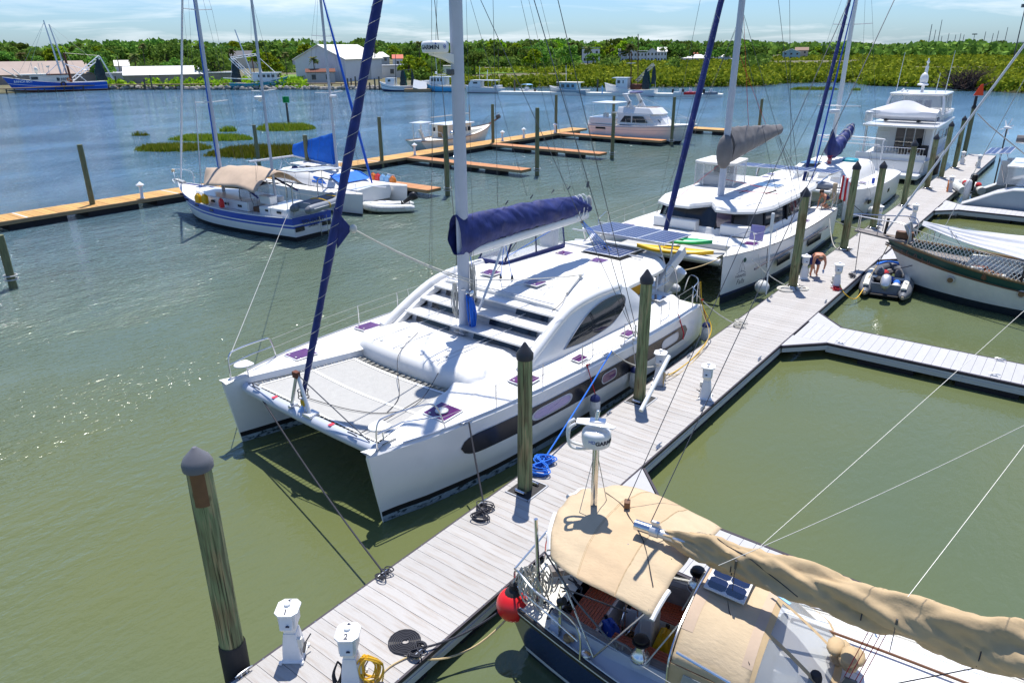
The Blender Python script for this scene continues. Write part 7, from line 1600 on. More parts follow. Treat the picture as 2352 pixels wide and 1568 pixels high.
for x in(-.1,.9):b.tube([(x,.45*math.cos(a)*1.95,.02+.30*math.sin(a))for a in[PI*k/8 for k in range(-1,10)]],.03,4)
b.build('strap','ropey',dd)
yj=jerry(None,(18.9,33.1,1.4),'yellow','left of the yellow jerrycans lashed on the ketch side deck','yellow jerrycans on the ketch',90,1.25);jerry(None,(19.0,32.55,1.4),'yellow','right of the yellow jerrycans lashed on the ketch side deck','yellow jerrycans on the ketch',90,1.25)
jerry(None,(19.05,30.9,1.36),'red','red fuel can on the ketch side deck under the awning',None,70,1.2)
cb_=thing('cool_box','white cool box on the ketch aft cabin top','cool box',(20.3,28.0,1.70),92);MB().box((0,0,.22),(.95,.5,.4)).build('body','gel',cb_,bevel=.03);MB().box((0,0,.45),(1.0,.55,.07)).build('lid','gel',cb_,bevel=.02)
sc_=thing('catamaran','small white catamaran with bright blue sail cover beside the orange finger dock','catamaran',(28.7,32.6,0),-91)
half,sheer=cathulls(sc_,11.0,1.95,1.5,1.35,['gel','gel','darkfoul'],[('f',.85),('f',.5),('a',.2),('a',.1),('a',.02)],[0,0,0,0,2,2],fs=1.2,rake=.15)
for s in(-1,1):MB().loft([[((i/12-.5)*11,s*1.95+half(i/12)*q,sheer(i/12)+.01+.10*(1-q*q))for q in(-1,-.5,0,.5,1)]for i in range(13)],False).build('side_deck','deck',sc_)
MB().loft([[(x,y,z)for y,z in((-1.5,.95),(-1.3,.55),(1.3,.55),(1.5,.95),(1.4,1.42),(0,1.55),(-1.4,1.42))]for x in(-4.6,0,3.6,4.4)],True,True,True).build('bridge_deck','gel',sc_,smooth=30)
MB().loft([[(x,y,z)for x,y in cab(0,x1,-3.6,w,1.0)]for x1,w,z in((2.9,1.95,1.4),(2.0,1.8,1.8),(1.0,1.65,2.1),(-.2,1.4,2.2))],True,False,True).build('cabin','deck',sc_,smooth=50)
b=MB();b.slab([(2.5,-1.3,1.66),(2.5,1.3,1.66),(1.25,1.2,2.08),(1.25,-1.2,2.08)],(.4,0,.9),.02)
for s in(-1,1):b.slab([(1.8,s*1.85,1.62),(.2,s*1.85,1.66),(.2,s*1.66,2.0),(1.1,s*1.7,1.98)],(0,s,.5),.02)
b.build('window_cover','royal',sc_,smooth=0)
MB().box((-1.6,0,2.55),(2.6,2.6,.07)).build('hard_bimini','deck',sc_,bevel=.03);solar('bimini_solar_panel',(-2.3,.4,2.62),.9,1.5,4,6,Matrix.Identity(3),sc_)
for x,y in((-.4,-1.2),(-.4,1.2),(-2.8,-1.2),(-2.8,1.2)):MB().cyl((x,y,1.6),(x,y,2.55),.025,n=5).build('bimini_post','steel',sc_)
MB().ell((-2.3,-1.3,2.0),(.55,.06,.45)).build('wheel_cover','navy',sc_)
t=rig(sc_,.7,2.1,14.5,.1,((.42,1.15),(.7,.9)),2.3,mat='gelgrey')
stackpack(sc_,.5,-4.1,2.55,2.85,2.2,.85,.24,'royal',boom='gel')
MB().lathe([(.05,0),(.24,.02),(.25,.15),(.18,.18)],(.95,.0,7.0),14).build('radome','gel',sc_)
furl(sc_,(4.2,0,1.7),(t[0]+.1,0,13.5),.085,'cobalt',lash=False)
MB().tube([(4.4,0,1.5),(5.6,0,1.55)],.06,6).build('bow_sprit','gel',sc_)
for s in(-1,1):
 MB().tube([(4.9,s*1.95,1.9),(3.0,s*2.4,1.95),(0,s*2.6,1.95),(-4.5,s*2.55,1.9)],.009,4).build('lifeline','palewire',sc_)
 for x in(4.9,3.0,1,-1,-3,-4.5):MB().cyl((x,s*lerp(2.55,1.95,max(0,(x-1)/4)),1.3),(x,s*lerp(2.55,1.95,max(0,(x-1)/4)),1.95),.012,n=5).build('stanchion','steel',sc_)
MB().slab([(3.0,2.45,1.5),(3.9,2.3,1.5),(3.9,2.3,1.9),(3.0,2.45,1.9)],(0,1,0),.03).build('lee_cloth','palecanvas',sc_,smooth=0)
b=MB();b.tube([(-4.3,-2.4,1.3),(-5.6,-2.4,2.6)],.05,6);b.tube([(-4.3,2.4,1.3),(-5.6,2.4,2.6)],.05,6);b.tube([(-5.6,-2.8,2.6),(-5.6,2.8,2.6)],.08,8);b.tube([(-5.0,-1,1.3),(-5.6,0,2.5),(-5.0,1,1.3)],.03,5);b.build('stern_davit','gelgrey',sc_)
for i,(mt,l)in enumerate((('orange','orange jug leftmost in the row along the small catamaran rail'),('red','red jug second in the row along the small catamaran rail'),('paleblue','left of the pale blue jugs along the small catamaran rail'),('paleblue','right of the pale blue jugs along the small catamaran rail'),('orange','orange jug rightmost in the row along the small catamaran rail'))):
 jerry(None,(31.0-.05*i,30.9-.55*i,1.28),mt,l,'jugs along the small catamaran rail',85,1.25)
iv=thing('dinghy','white inflatable dinghy with black outboard lying at the small catamaran bow','dinghy',(28.55,26.9,0),137)
pth=smooth_path([(-1.7,-.6,.28),(0,-.62,.3),(.9,-.5,.36),(1.5,0,.45),(.9,.5,.36),(0,.62,.3),(-1.7,.6,.28)],5)
MB().tube(pth,[.14]+[.25]*(len(pth)-2)+[.14],12).build('tube','fender',iv,smooth=60);MB().tube([p+Vector((0,math.copysign(.22,p.y)if abs(p.y)>.3 else 0,.06))for p in pth[2:12]],.03,5).build('tube_stripe','hypalon',iv);MB().tube([p+Vector((0,math.copysign(.24,p.y),.06))for p in pth[-12:-2]],.03,5).build('tube_stripe','hypalon',iv)
MB().box((-.2,0,.18),(2.6,.9,.08)).build('floor','lightgrey',iv);MB().box((-1.4,0,.4),(.06,.95,.45)).build('transom','hypalon',iv);MB().ell((.3,0,.55),(.8,.4,.16),12,6).build('cover','palecanvas',iv)
outboard(iv,Matrix.Translation((-1.5,0,.85))@Matrix.Rotation(R(180),4,'Z')@Matrix.Rotation(R(60),4,'Y'),cowl='black',leg='black',sc=.95)
ow=thing('sailboat','old cream white sailboat with pilothouse and wooden door behind the timber dock','sailboat',(56.3,45.9,0),0)
m,half,sheer=hull(12.5,3.7,2.0,1.25,[('f',.9),('f',.5),('a',.14),('a',.06),('a',.02)],[0,0,0,1,1,1],tw=.62,p=2.2,sag_=.2,rake=1.3,full=.48,transom_rake=1.2)
m.build('hull',['cream','darkfoul'],ow);deckmb(12.5,half,sheer,dz=-.05).build('deck','cream',ow);railmb(12.5,half,sheer,.04,dz=.02).build('toe_rail','brownwood',ow)
MB().loft([[(x,y,z)for x,y in((1.6,-1.1),(1.6,1.1),(-2.2,1.25),(-2.2,-1.25))]for z in(1.1,2.5)],True,False,True).build('pilothouse','cream',ow,bevel=.05);MB().box((-.3,0,2.55),(4.3,2.7,.10)).build('pilothouse_roof','gel',ow,bevel=.04)
MB().box((-2.23,-.1,1.85),(.05,.8,1.2)).build('wooden_door','beam',ow);wins(ow,[((-.9,-1.22,1.95),(.7,.5),'y-'),((.3,-1.2,1.95),(.7,.5),'y-'),((1.1,-1.16,1.95),(.5,.5),'y-'),((-2.22,.8,2.0),(.35,.5),'x-')],frame='cream',pane='glass')
MB().loft([[(x,y,z)for x,y in((4.6,-.5),(4.6,.5),(1.6,.95),(1.6,-.95))]for z in(1.3,1.75)],True,False,True).build('cabin_trunk','cream',ow,bevel=.05)
b=MB();b.bar((-5.9,0,2.95),(-4.2,0,3.0),1.7,.05);b.build('solar_panel','alu',ow);b=MB()
for x,y in((-5.6,-.6),(-5.6,.6),(-4.5,-.6),(-4.5,.6)):b.cyl((x,y,1.2),(x,y,2.95),.03,n=5)
b.build('solar_post','steel',ow);MB().loft([[(x,s*.12-.8,z)for s in(-1,1)]+[(x+.25,s*.12-.8,z)for s in(1,-1)]for x,z in((-5.6,1.2),(-5.9,1.8),(-6.2,2.4))],True,True,True).build('stern_davit','cream',ow)
MB().tube([(-3.6,0,3.35),(2.6,0,3.4)],.06,6).build('boom','palewire',ow);MB().tube([(2.6,0,1.8),(2.6,0,4.2)],.07,6).build('mast_stub','palewire',ow)
b=MB();b.tube([(6.0,0,2.0),(8.0,0,2.6)],.09,6);b.build('bowsprit','rust',ow);b=MB();b.tube(smooth_path([(5.6,.6,2.0),(6.3,.5,2.7),(7.9,0,3.1),(6.3,-.5,2.7),(5.6,-.6,2.0)],4),.025,5);b.ell((7.6,0,2.7),(.4,.2,.25));b.build('bow_pulpit','wire',ow)
b=MB()
for x in(-4.5,-3.4):b.tube(smooth_path([(x,-1.3,1.2),(x,-1.3,1.9),(x,1.3,1.9),(x,1.3,1.2)],2),.02,5)
b.build('stern_rail','steel',ow)
cr_=thing('motor_cruiser','white flybridge cruiser with raked radar arch moored along the orange finger dock','motor cruiser',(72.9,31.8,0),-90)
m,half,sheer=hull(12.6,4.3,2.15,1.75,[('f',.75),('f',.72),('a',.30),('a',.12),('a',.02)],[0,1,0,2,2,2],tw=.93,p=2.4,rake=1.9,full=.42,sag_=.05)
m.build('hull',['gel','gelgrey','darkfoul'],cr_);deckmb(12.6,half,sheer,dz=.0).build('deck','deck',cr_);railmb(12.6,half,sheer,.04,dz=-.15).build('rub_rail','gelgrey',cr_)
MB().loft([[(x,y,z)for x,y in((-2.6,-1.75),(2.2+d,-1.6),(3.3+d*1.2,-.8),(3.3+d*1.2,.8),(2.2+d,1.6),(-2.6,1.75))]for d,z in((0,1.85),(-.9,2.95))],True,False,True).build('cabin','gel',cr_,smooth=25)
wins(cr_,[],'black')
for s in(-1,1):
 for q in(((-2.3,2.1),(-.9,2.1),(-.9,2.8),(-2.0,2.8)),((-.7,2.1),(1.2,2.15),(.6,2.8),(-.7,2.8))):MB().slab([(x,s*(1.76-.03*z),z)for x,z in q],(0,s,0),.04).build('side_window','glass',cr_,smooth=0)
MB().slab([(2.5,-1.2,2.2),(2.5,1.2,2.2),(1.75,1.1,2.85),(1.75,-1.1,2.85)],(1,0,.7),.05).build('windscreen','glass',cr_,smooth=0)
MB().loft([[(x,y*w,z)for x,y in((-2.7,-1.7),(1.6+d,-1.5),(2.3+d,-.7),(2.3+d,.7),(1.6+d,1.5),(-2.7,1.7))]for d,w,z in((0,1,2.95),(.15,1,3.1),(-.5,.85,3.65),(-.7,.8,3.7))],True,False,False).build('flybridge','gel',cr_,smooth=25);MB().box((-.6,0,3.05),(4,2.6,.1)).build('flybridge_floor','deck',cr_)
b=MB();b.box((.9,0,3.55),(.8,2.0,.3));b.build('flybridge_dash','brownwood',cr_,bevel=.05)
b=MB()
for s in(-1,1):b.loft([[(x+.25*a,s*1.35+.08*c,z)for a,c in((-1,-1),(1,-1),(1,1),(-1,1))]for x,z in((-.6,3.1),(-1.4,4.2),(-2.0,5.1))],True,True,True);b.loft([[(x+.12*a,s*1.35+.08*c,z)for a,c in((-1,-1),(1,-1),(1,1),(-1,1))]for x,z in((-2.0,3.3),(-1.2,4.4))],True,True,True)
b.box((-2.0,0,5.05),(.6,2.8,.14));b.build('radar_arch','gel',cr_,bevel=.02);MB().ell((-1.3,0,5.25),(.7,1.1,.14),12,6).build('bimini_roll','navy',cr_);MB().lathe([(.25,0),(.3,.08),(.2,.2)],(-2.2,.3,5.15),12).build('radome','gel',cr_)
MB().box((-4.6,0,4.05),(3.0,3.2,.10)).build('aft_canopy','gel',cr_,bevel=.03)
for x,y in((-6.0,-1.5),(-6.0,1.5),(-4.4,-1.5),(-4.4,1.5)):MB().cyl((x,y,1.8),(x,y,4.0),.025,n=5).build('canopy_post','steel',cr_)
MB().box((-4.5,0,2.15),(3.4,3.9,.75)).build('aft_deck_coaming','gel',cr_,bevel=.08)
for y in(-.9,.9):MB().box((-4.6,y,2.65),(.5,.55,.6)).build('deck_chair','cream',cr_,bevel=.06)
for s in(-1,1):
 wins(cr_,[((-4.6,s*2.02,1.35),(1.4,.28),'y+' if s>0 else 'y-')],frame='gel',pane='glass')
 b=MB()
 for k in range(7):x=6.0-k*1.2;t_=(x+6.3)/12.6;b.cyl((x,s*half(t_)*.95,sheer(t_)),(x-.2,s*half(t_)*.93,sheer(t_)+.7),.018,n=5)
 b.tube([(x,s*half((x+6.3)/12.6)*.93,sheer((x+6.3)/12.6)+.7)for x in[6.0-k*.6 for k in range(13)]],.022,5);b.build('bow_rail','steel',cr_)
text('SEA ROSE','lettering','lettergold',cr_,(-.8,-2.12,1.35),(90,0,0),.2)if False else None
MB().tube([(6.0,0,2.4),(-1.4,0,5.0)],.012,4).build('rope_stay','ropew',cr_)
def farboat(name,label,bow,stern,fb,fs,B,cols,levels,bands,tw=.8,**k):
 a,b_=Vector(bow),Vector(stern);L=(a-b_).length;c=(a+b_)/2
 t=thing(name,label,k.pop('cat','fishing boat'),(c.x,c.y,0),headingof(b_,a));m,half,sheer=hull(L,B,fb,fs,levels,bands,tw=tw,p=2.2,**k);m.build('hull',cols,t)
 deckmb(L,half,sheer,dz=-.25).build('deck','cream',t);railmb(L,half,sheer,.07).build('gunwale','gel',t);return t,L,half,sheer
def nets(t,x,y,z,h,w,mat='net',n=9,seed=1):
 g=random.Random(seed)
 for i in range(2):
  rings=[]
  for j in range(9):
   q=j/8;r=w*(.12+.88*q**.7)*(1-.25*q*q);rings.append([(x+r*math.cos(a)*(1+.3*math.sin(5*a+j+seed)),y+(i-.5)*w*.9+r*.6*math.sin(a),z+h*(1-q))for a in[2*PI*k/10 for k in range(10)]])
  MB().loft(rings,True,True,True).build('hanging_net',mat if i==0 else 'netdark',t,smooth=30)
def lat(b,p,q,w=.5,r=.05,n=8):
 p,q=Vector(p),Vector(q);d=(q-p).normalized();s=d.cross(Vector((0,1,0))).normalized()*w/2 if abs(d.y)<.9 else Vector((w/2,0,0));u=Vector((0,w/2,0))
 for o in(s,-s):b.tube([p+o,q+o],r,4)
 for i in range(n):b.tube([p.lerp(q,i/n)+s*(1 if i%2 else-1),p.lerp(q,(i+1)/n)+s*(-1 if i%2 else 1)],r*.7,3)
bt,L,half,sheer=farboat('shrimp_trawler','big blue hulled shrimp trawler with white wheelhouse and hanging green nets at far left',at(14,214,0),at(247,206.5,0),3.9,2.3,6.0,['cobalt','letterwhite','rust'],[('f',.60),('f',.57),('f',.22),('f',.19),('a',.02)],[0,1,0,1,2,2],tw=.85,rake=2.2,sag_=.3)
MB().loft([[(x,y,z)for x,y in((5.8+d,-1.6),(5.8+d,1.6),(-3,2.0),(-3,-2.0))]for d,z in((0,2.4),(0,4.2))],True,False,True).build('wheelhouse','cream',bt,bevel=.05);MB().prism([(7.8,-1.9),(8.2,0),(7.8,1.9),(2,2.1),(2,-2.1)],4.25,4.5).build('wheelhouse_roof','cream',bt);MB().box((-.8,0,4.3),(5.6,4.4,.2)).build('aft_roof','rust',bt)
wins(bt,[((4.8,1.75,3.5),(1.6,.7),'y+'),((4.8,-1.75,3.5),(1.6,.7),'y-'),((-.4,1.95,3.1),(.6,.9),'y+'),((-.4,-1.95,3.1),(.6,.9),'y-')],frame='cream')
SIDE=1
for s in(1,):
 o=text('1107374','lettering','lettering',bt,(-2.2,2.02,3.05),(90,0,180),.95,.01,bold=.02);o2=text('RANCH BOY','lettering','letterwhite',bt,(7.4,2.0,2.95),(80,0,168),.75,.01,bold=.02);o2.location=(7.5,half((7.5+L/2)/L)*.93+.12,2.7);o2.rotation_euler=(R(82),0,R(180-16))
for x,hh,lean in((-1.7,17.5,1.5),(-3.2,16.6,1.9)):
 MB().tube([(x,.8 if x>-2 else-.6,2.2),(x+lean,.8 if x>-2 else-.6,hh)],[.26,.14],8).build('outrigger','alu',bt);b=MB()
 for k in range(16):q=.3+k*.022;b.box((x+lean*q-.35,.8 if x>-2 else-.6,lerp(2.2,hh,q)),(.3,.1,.05))
 b.build('rungs','wire',bt)
MB().tube([(-3.6,0,2),(-3.2,0,9.6)],.28,8).build('mast','rust',bt)
b=MB();lat(b,(-3.6,.8,2.6),(-11.6,.8,8.6),.7,.07,10);lat(b,(-3.6,-.8,2.6),(-11.6,-.8,8.6),.7,.07,10);b.tube([(-11.6,.8,8.6),(-13.8,1.8,2.6)],.09,5);b.tube([(-11.6,-.8,8.6),(-13.8,-1.8,2.6)],.09,5);b.tube([(-11.6,-.8,8.6),(-11.6,.8,8.6)],.1,5);b.tube([(-1,1.5,2.5),(-3,.3,7)],.09,5);b.tube([(2,1.2,4.4),(-2.6,.3,8)],.08,5);b.tube([(-3,.4,6.8),(-8.3,.6,5.2)],.08,5);b.tube([(-3,.4,7),(-7,1.6,2.4)],.08,5);b.build('boom_frame','letterwhite',bt)
for a,c in(((-3.2,0,9.6),(-11.6,0,8.8)),((-.2,.8,17),(6,1,5)),((-.2,.8,17),(8.2,0,4.4)),((-1.4,-.6,16.4),(-9.5,0,8.2)),((-1.4,-.6,16.4),(-6,2.5,3))):MB().tube([a,c],.03,3).build('stay','palewire',bt)
nets(bt,-10.9,0,2.5,5.6,1.6,'net',seed=3)
MB().tube([(-1.4+.55*math.cos(a),half(.45)+.12,1.9+.55*math.sin(a))for a in[2*PI*k/12 for k in range(13)]],.17,6).build('tyre_fender','black',bt)
MB().tube([(-2.9+.4*math.cos(a),2.1,3.0+.4*math.sin(a))for a in[2*PI*k/12 for k in range(13)]],.1,6).build('life_ring','orange',bt)
b=MB();b.tube([(8.6,1.2,3.9),(11.5,1.2,6.0)][::-1],.14,5);b.tube([(7.4,.8,4.0),(9.2,.8,5.9)],.14,5)
for x in(3.2,2.4,1.2,4.8):b.cyl((x,.5,4.4),(x,.5,7.2 if x!=1.2 else 6.0),.06,n=4)
b.lathe([(.3,0),(.35,.2),(.5,.5)],(1.2,.5,6.0),8);b.ell((4.0,0,5.4),(.5,.4,.9));b.build('wheelhouse_gear','cream',bt)
tt,L,half,sheer=farboat('shrimp_trawler','teal hulled trawler with white wheelhouse and raised white frame',at(664,204.5,0),at(534,205.5,0),3.3,1.7,4.6,['teal','letterwhite','teal'],[('f',.60),('f',.565),('f',.2),('a',.08),('a',.02)],[0,1,0,0,2,2],tw=.85,rake=1.3,sag_=.4)
MB().loft([[(x,y,z)for x,y in((5.2+d,-1.3),(5.2+d,1.3),(-1.2,1.6),(-1.2,-1.6))]for d,z in((0,2.0),(-.2,4.1))],True,False,True).build('wheelhouse','gel',tt,bevel=.05);MB().box((2.0,0,4.2),(7.4,3.6,.22)).build('wheelhouse_roof','gel',tt,bevel=.03)
wins(tt,[((x,-1.5,3.4),(.85,.8),'y-')for x in(.6,1.8,3.0,4.2)]+[((5.2,0,3.4),(1.8,.8),'x+')],frame='gel')
b=MB();lat(b,(-1.5,-1,2.4),(-7.0,-1,8.0),.6,.07,9);lat(b,(-1.5,1,2.4),(-7.0,1,8.0),.6,.07,9);lat(b,(-7,0,8),(0,0,8.8),.5,.06,8);b.tube([(0,0,8.8),(.5,1.5,4.2)],.08,4);b.tube([(-7,1,8),(-8.4,1.4,2)],.07,4);b.tube([(0,0,8.6),(4.5,0,4.3)],.06,4);b.build('boom_frame','letterwhite',tt)
MB().tube([(-1.6,.3,2),(-5.0,.3,15)],[.2,.14],7).build('outrigger','alu',tt);MB().tube([(-1.0,-.4,2),(-1.2,-.4,8)],.15,6).build('mast','rust',tt);nets(tt,-6.2,0,1.8,5.6,1.3,'netdark',seed=5)
b=MB();b.tube([(-9,-2.2,3.0),(-1,-2.3,2.6)],.14,6);b.build('boom_pole','cream',tt)
o=text('Miss Trudy','lettering','letterwhite',tt,(4.6,-1.85,2.2),(82,0,14),.8,.01,shear=.3);o.location=(4.6,-half((4.6+L/2)/L)*.95-.12,2.0)
wb,L,half,sheer=farboat('workboat','white double ended workboat with dark nets hanging over its stern',at(874,210,0),at(950,210.5,0),2.3,1.5,3.6,['gel','navyhull','darkfoul'],[('f',.72),('f',.66),('f',.3),('a',.12),('a',.02)],[0,1,0,1,2,2],tw=.7,sag_=.35)
MB().loft([[(x,y,z)for x,y in((2.6,-.9),(2.6,.9),(.2,1),(.2,-1))]for z in(1.4,3.2)],True,False,True).build('wheelhouse','gel',wb,bevel=.04);wins(wb,[((1.5,1.0,2.6),(.8,.6),'y+'),((1.5,-1.0,2.6),(.8,.6),'y-')],frame='gel')
b=MB();b.tube([(.2,0,1.4),(-.2,0,8.6)],.08,5);b.tube([(-.2,0,4.8),(-4.2,0,5.2)],.07,5);b.tube([(-1.5,.8,1.4),(-2.2,.2,5)],.06,4);b.tube([(-4.4,0,1.3),(-4.2,0,5.2)],.08,4);b.build('derrick','wire',wb);nets(wb,-1.9,0,1.4,3.6,.9,'net',seed=7);nets(wb,-4.4,0,1.2,3.4,.5,'netdark',seed=8)
dr=thing('derelict_boat','derelict white boat tipped up on the small float beside the workboat','boat',at(960,207,.4),-52+90)
MB().loft([[(x*q,y*q,z)for x,y in((1.6,-1.3),(1.9,0),(1.6,1.3),(-1.6,1.2),(-1.6,-1.2))]for q,z in((.45,0),(.9,1.2),(1.0,2.0))],True,True,True).build('hull','gel',dr);wins(dr,[((-1.0,.2,1.0),(.7,.7),'x-')],frame='black');dr.rotation_euler=(R(50),R(15),R(-40))
fl_=thing('work_float','brown work float under the derelict boat','float',at(960,209.5,.2),-52);MB().box((0,0,.2),(6.5,2.5,.7)).build('deck','beam',fl_)
lb,L,half,sheer=farboat('lobster_boat','sky blue hulled lobster boat with white wheelhouse left of the mast',at(970,210,0),at(1058,211.5,0),2.5,1.3,3.8,['skyhull','gel','darkfoul'],[('f',.86),('f',.5),('a',.2),('a',.12),('a',.02)],[1,0,0,0,2,2],tw=.88,sag_=.15)
MB().loft([[(x,y,z)for x,y in((2.4+d,-1.2),(2.4+d,1.2),(-1.6,1.45),(-1.6,-1.45))]for d,z in((.4,1.6),(0,3.4))],True,False,True).build('wheelhouse','gel',lb,bevel=.04);MB().box((-1.6,0,3.5),(7.6,3.2,.14)).build('wheelhouse_roof','gel',lb,bevel=.03);wins(lb,[((x,1.38,2.8),(.6,.8),'y+')for x in(-.9,0,.9,1.7)]+[((x,-1.38,2.8),(.6,.8),'y-')for x in(-.9,0,.9,1.7)],frame='gel')
b=MB();b.box((3.6,0,2.3),(1.6,1.6,.6));b.build('fore_cabin','gel',lb,bevel=.05);b=MB()
for x in(-4.8,-3):b.cyl((x,1.4,1.2),(x,1.4,3.5),.04,n=5);b.cyl((x,-1.4,1.2),(x,-1.4,3.5),.04,n=5)
b.box((-.4,0,4.0),(1.8,1.4,.08));b.cyl((0,.5,3.5),(0,.5,4),.03);b.cyl((-1,-.5,3.5),(-1,-.5,4),.03);b.cyl((.4,.9,3.5),(1.0,.9,12),.05,n=4);b.ell((.8,.8,4.4),(.3,.3,.3));b.build('roof_rack','gel',lb)
wx,L,half,sheer=farboat('motorboat','long low white motorboat with pale canopy right of the mast',at(1068,213,0),at(1156,214,0),1.7,1.1,3.4,['gel','navyhull','darkfoul'],[('f',.93),('f',.5),('a',.2),('a',.1),('a',.02)],[1,0,0,0,2,2],tw=.9)
MB().loft([[(x,y,z)for x,y in((3+d,-1.1),(3+d,1.1),(.4,1.3),(.4,-1.3))]for d,z in((.9,1.3),(0,2.7))],True,False,True).build('cabin','gel',wx,bevel=.04);wins(wx,[((1.5,1.22,2.3),(1.6,.5),'y+'),((1.5,-1.22,2.3),(1.6,.5),'y-')],frame='gel');MB().box((-.4,0,2.85),(6.6,2.9,.12)).build('canopy','gel',wx,bevel=.03)
b=MB()
for x in(-3.4,-1.6):b.cyl((x,1.3,1.0),(x,1.3,2.8),.04,n=5);b.cyl((x,-1.3,1.0),(x,-1.3,2.8),.04,n=5)
b.cyl((1,0,2.9),(1,0,6),.04,n=4);b.cyl((-1,.4,2.9),(-1.2,.4,5.2),.08,n=5);b.build('canopy_post','gel',wx);MB().box((-3.6,0,1.4),(1.6,2.0,.7)).build('engine_box','gel',wx,bevel=.05)
sk,L,half,sheer=farboat('skiff','small white skiff with turquoise canopy at the far dock',at(1193,215,0),at(1228,217,0),1.0,.8,2.0,['gel','gel','darkfoul'],[('f',.8),('f',.5),('a',.15),('a',.08),('a',.02)],[0,0,0,0,2,2],tw=.9)
MB().loft([[(x,y,2.2-.25*(x/1.2)**2)for y in(-.9,0,.9)]for x in(-1.1,-.4,.4,1.1)],False).build('canopy','paleblue',sk,thick=.05);b=MB();b.box((0,0,1.1),(.7,.8,.8));b.build('console','gel',sk,bevel=.05);b=MB();b.box((-L/2-.1,0,.9),(.4,.4,.8));b.build('outboard_motor','black',sk,bevel=.1);b=MB()
for x in(-1,1):
 for y in(-.85,.85):b.cyl((x,y,.8),(x,y,2.1),.03,n=4)
b.build('canopy_post','steel',sk)
gw,L,half,sheer=farboat('workboat','blue grey workboat with flat cabin roof at the far dock',at(1262,217.5,0),at(1350,219.5,0),1.9,1.2,3.4,['greyhull','gelgrey','darkfoul'],[('f',.9),('f',.5),('a',.15),('a',.08),('a',.02)],[1,0,0,0,2,2],tw=.85,sag_=.15)
MB().loft([[(x,y,z)for x,y in((1.9,-1.1),(1.9,1.1),(-2.4,1.3),(-2.4,-1.3))]for z in(1.1,2.6)],True,False,True).build('cabin','bluewall',gw,bevel=.03);MB().box((-.4,0,2.72),(5.6,2.9,.12)).build('cabin_roof','cream',gw);wins(gw,[((x,1.24,2.0),(.8,.7),'y+')for x in(-1.6,-.4,.9)]+[((x,-1.24,2.0),(.8,.7),'y-')for x in(-1.6,-.4,.9)],frame='bluewall');MB().cyl((.6,0,2.7),(.7,0,6.2),.05,n=4).build('antenna','gel',gw)
sb,L,half,sheer=farboat('shrimp_boat','white shrimp boat with rusty rig and dark nets at the far dock',at(1388,219,0),at(1506,221.5,0),2.6,1.4,4.0,['gel','gel','darkfoul'],[('f',.85),('f',.5),('a',.15),('a',.1),('a',.02)],[0,0,0,0,2,2],tw=.85,sag_=.3)
MB().loft([[(x,y,z)for x,y in((2.9,-1.2),(2.9,1.2),(.2,1.4),(.2,-1.4))]for z in(1.4,3.6)],True,False,True).build('wheelhouse','gel',sb,bevel=.04);MB().box((1.9,0,3.7),(3.6,3.0,.16)).build('wheelhouse_roof','gel',sb);wins(sb,[((x,1.3,2.9),(.7,.7),'y+')for x in(1,2.2)]+[((x,-1.3,2.9),(.7,.7),'y-')for x in(1,2.2)],frame='gel')
b=MB();b.tube([(-.2,0,1.4),(.1,0,9)],.11,5);b.tube([(-1.8,0,1.4),(-1.2,0,12.5)],.1,5);b.build('mast','rust',sb);b=MB();lat(b,(-1.5,-.5,3),(-5.0,-.5,6.5),.5,.06,7);lat(b,(-1.5,.5,3),(-5.0,.5,6.5),.5,.06,7);b.tube([(-5,0,6.6),(-5.8,0,1.4)],.08,5);b.tube([(0,-.4,6.6),(0,.4,6.6)],.1);b.box((0,0,6.7),(1.6,1.6,.1));b.build('boom_frame','palewire',sb);nets(sb,-3.6,0,1.4,4.2,1.0,'net',seed=11);nets(sb,-5.2,0,2.5,3.6,.55,'netdark',seed=12);MB().box((-1.4,0,1.9),(2.2,2.2,1.1)).build('winch_gear','rust',sb,bevel=.2)
fd=thing('floating_dock','long low floating dock with small boats in front of the mangroves','dock');pa,pb_=at(1150,213.5,.3),at(1660,220,.3)
b=MB();b.bar(pa+Vector((0,0,-.1)),pb_+Vector((0,0,-.1)),3.0,.9);b.build('deck','cream',fd);b=MB()
for px in(1182,1280,1372,1490):p=at(px,213,.3);b.cyl(p,p+Vector((0,0,2.8)),.18,n=6)
b.build('dock_pile','post',fd)['kind']='stuff'
for i,(px,l)in enumerate([(1562,'left of the small outboard boats on the far floating dock'),(1585,'middle of the small outboard boats on the far floating dock'),(1632,'right of the small outboard boats on the far floating dock')]):
 p=at(px,217.5,.8);t=thing('small_boat',l,'small boat',p,-60+i*9,'small boats on the far floating dock');MB().loft([[(x,y*w,z)for x,y in((1.6,0),(.8,.7),(-1.4,.7),(-1.4,-.7),(.8,-.7))]for w,z in((.7,0),(1,.5))],True,True,True).build('hull',['gel','red','hypalon'][i],t);MB().box((-1.5,0,.7),(.4,.4,.8)).build('outboard_motor','black',t,bevel=.08);MB().box((0,0,.8),(.5,.6,.6)).build('console','gel',t)
p=at(1382,204,1.0);t=thing('person','tiny person in pale blue standing on the far dock beside the shrimp boat','person',at(1383,217,.75));b=MB();b.loft([oval(0,0,z,r,r*.7,8)for z,r in((0,.13),(.8,.17),(1.0,.2),(1.4,.22),(1.5,.1),(1.56,.08),(1.65,.12),(1.78,.08))],True,True,True);b.build('body','paleblue',t,smooth=60)
nb=thing('sailboat','dark blue sailboat in the right foreground with tan bimini, dodger and boom cover','sailboat',(4.65,-9.05,0),-84)
NL=12.5
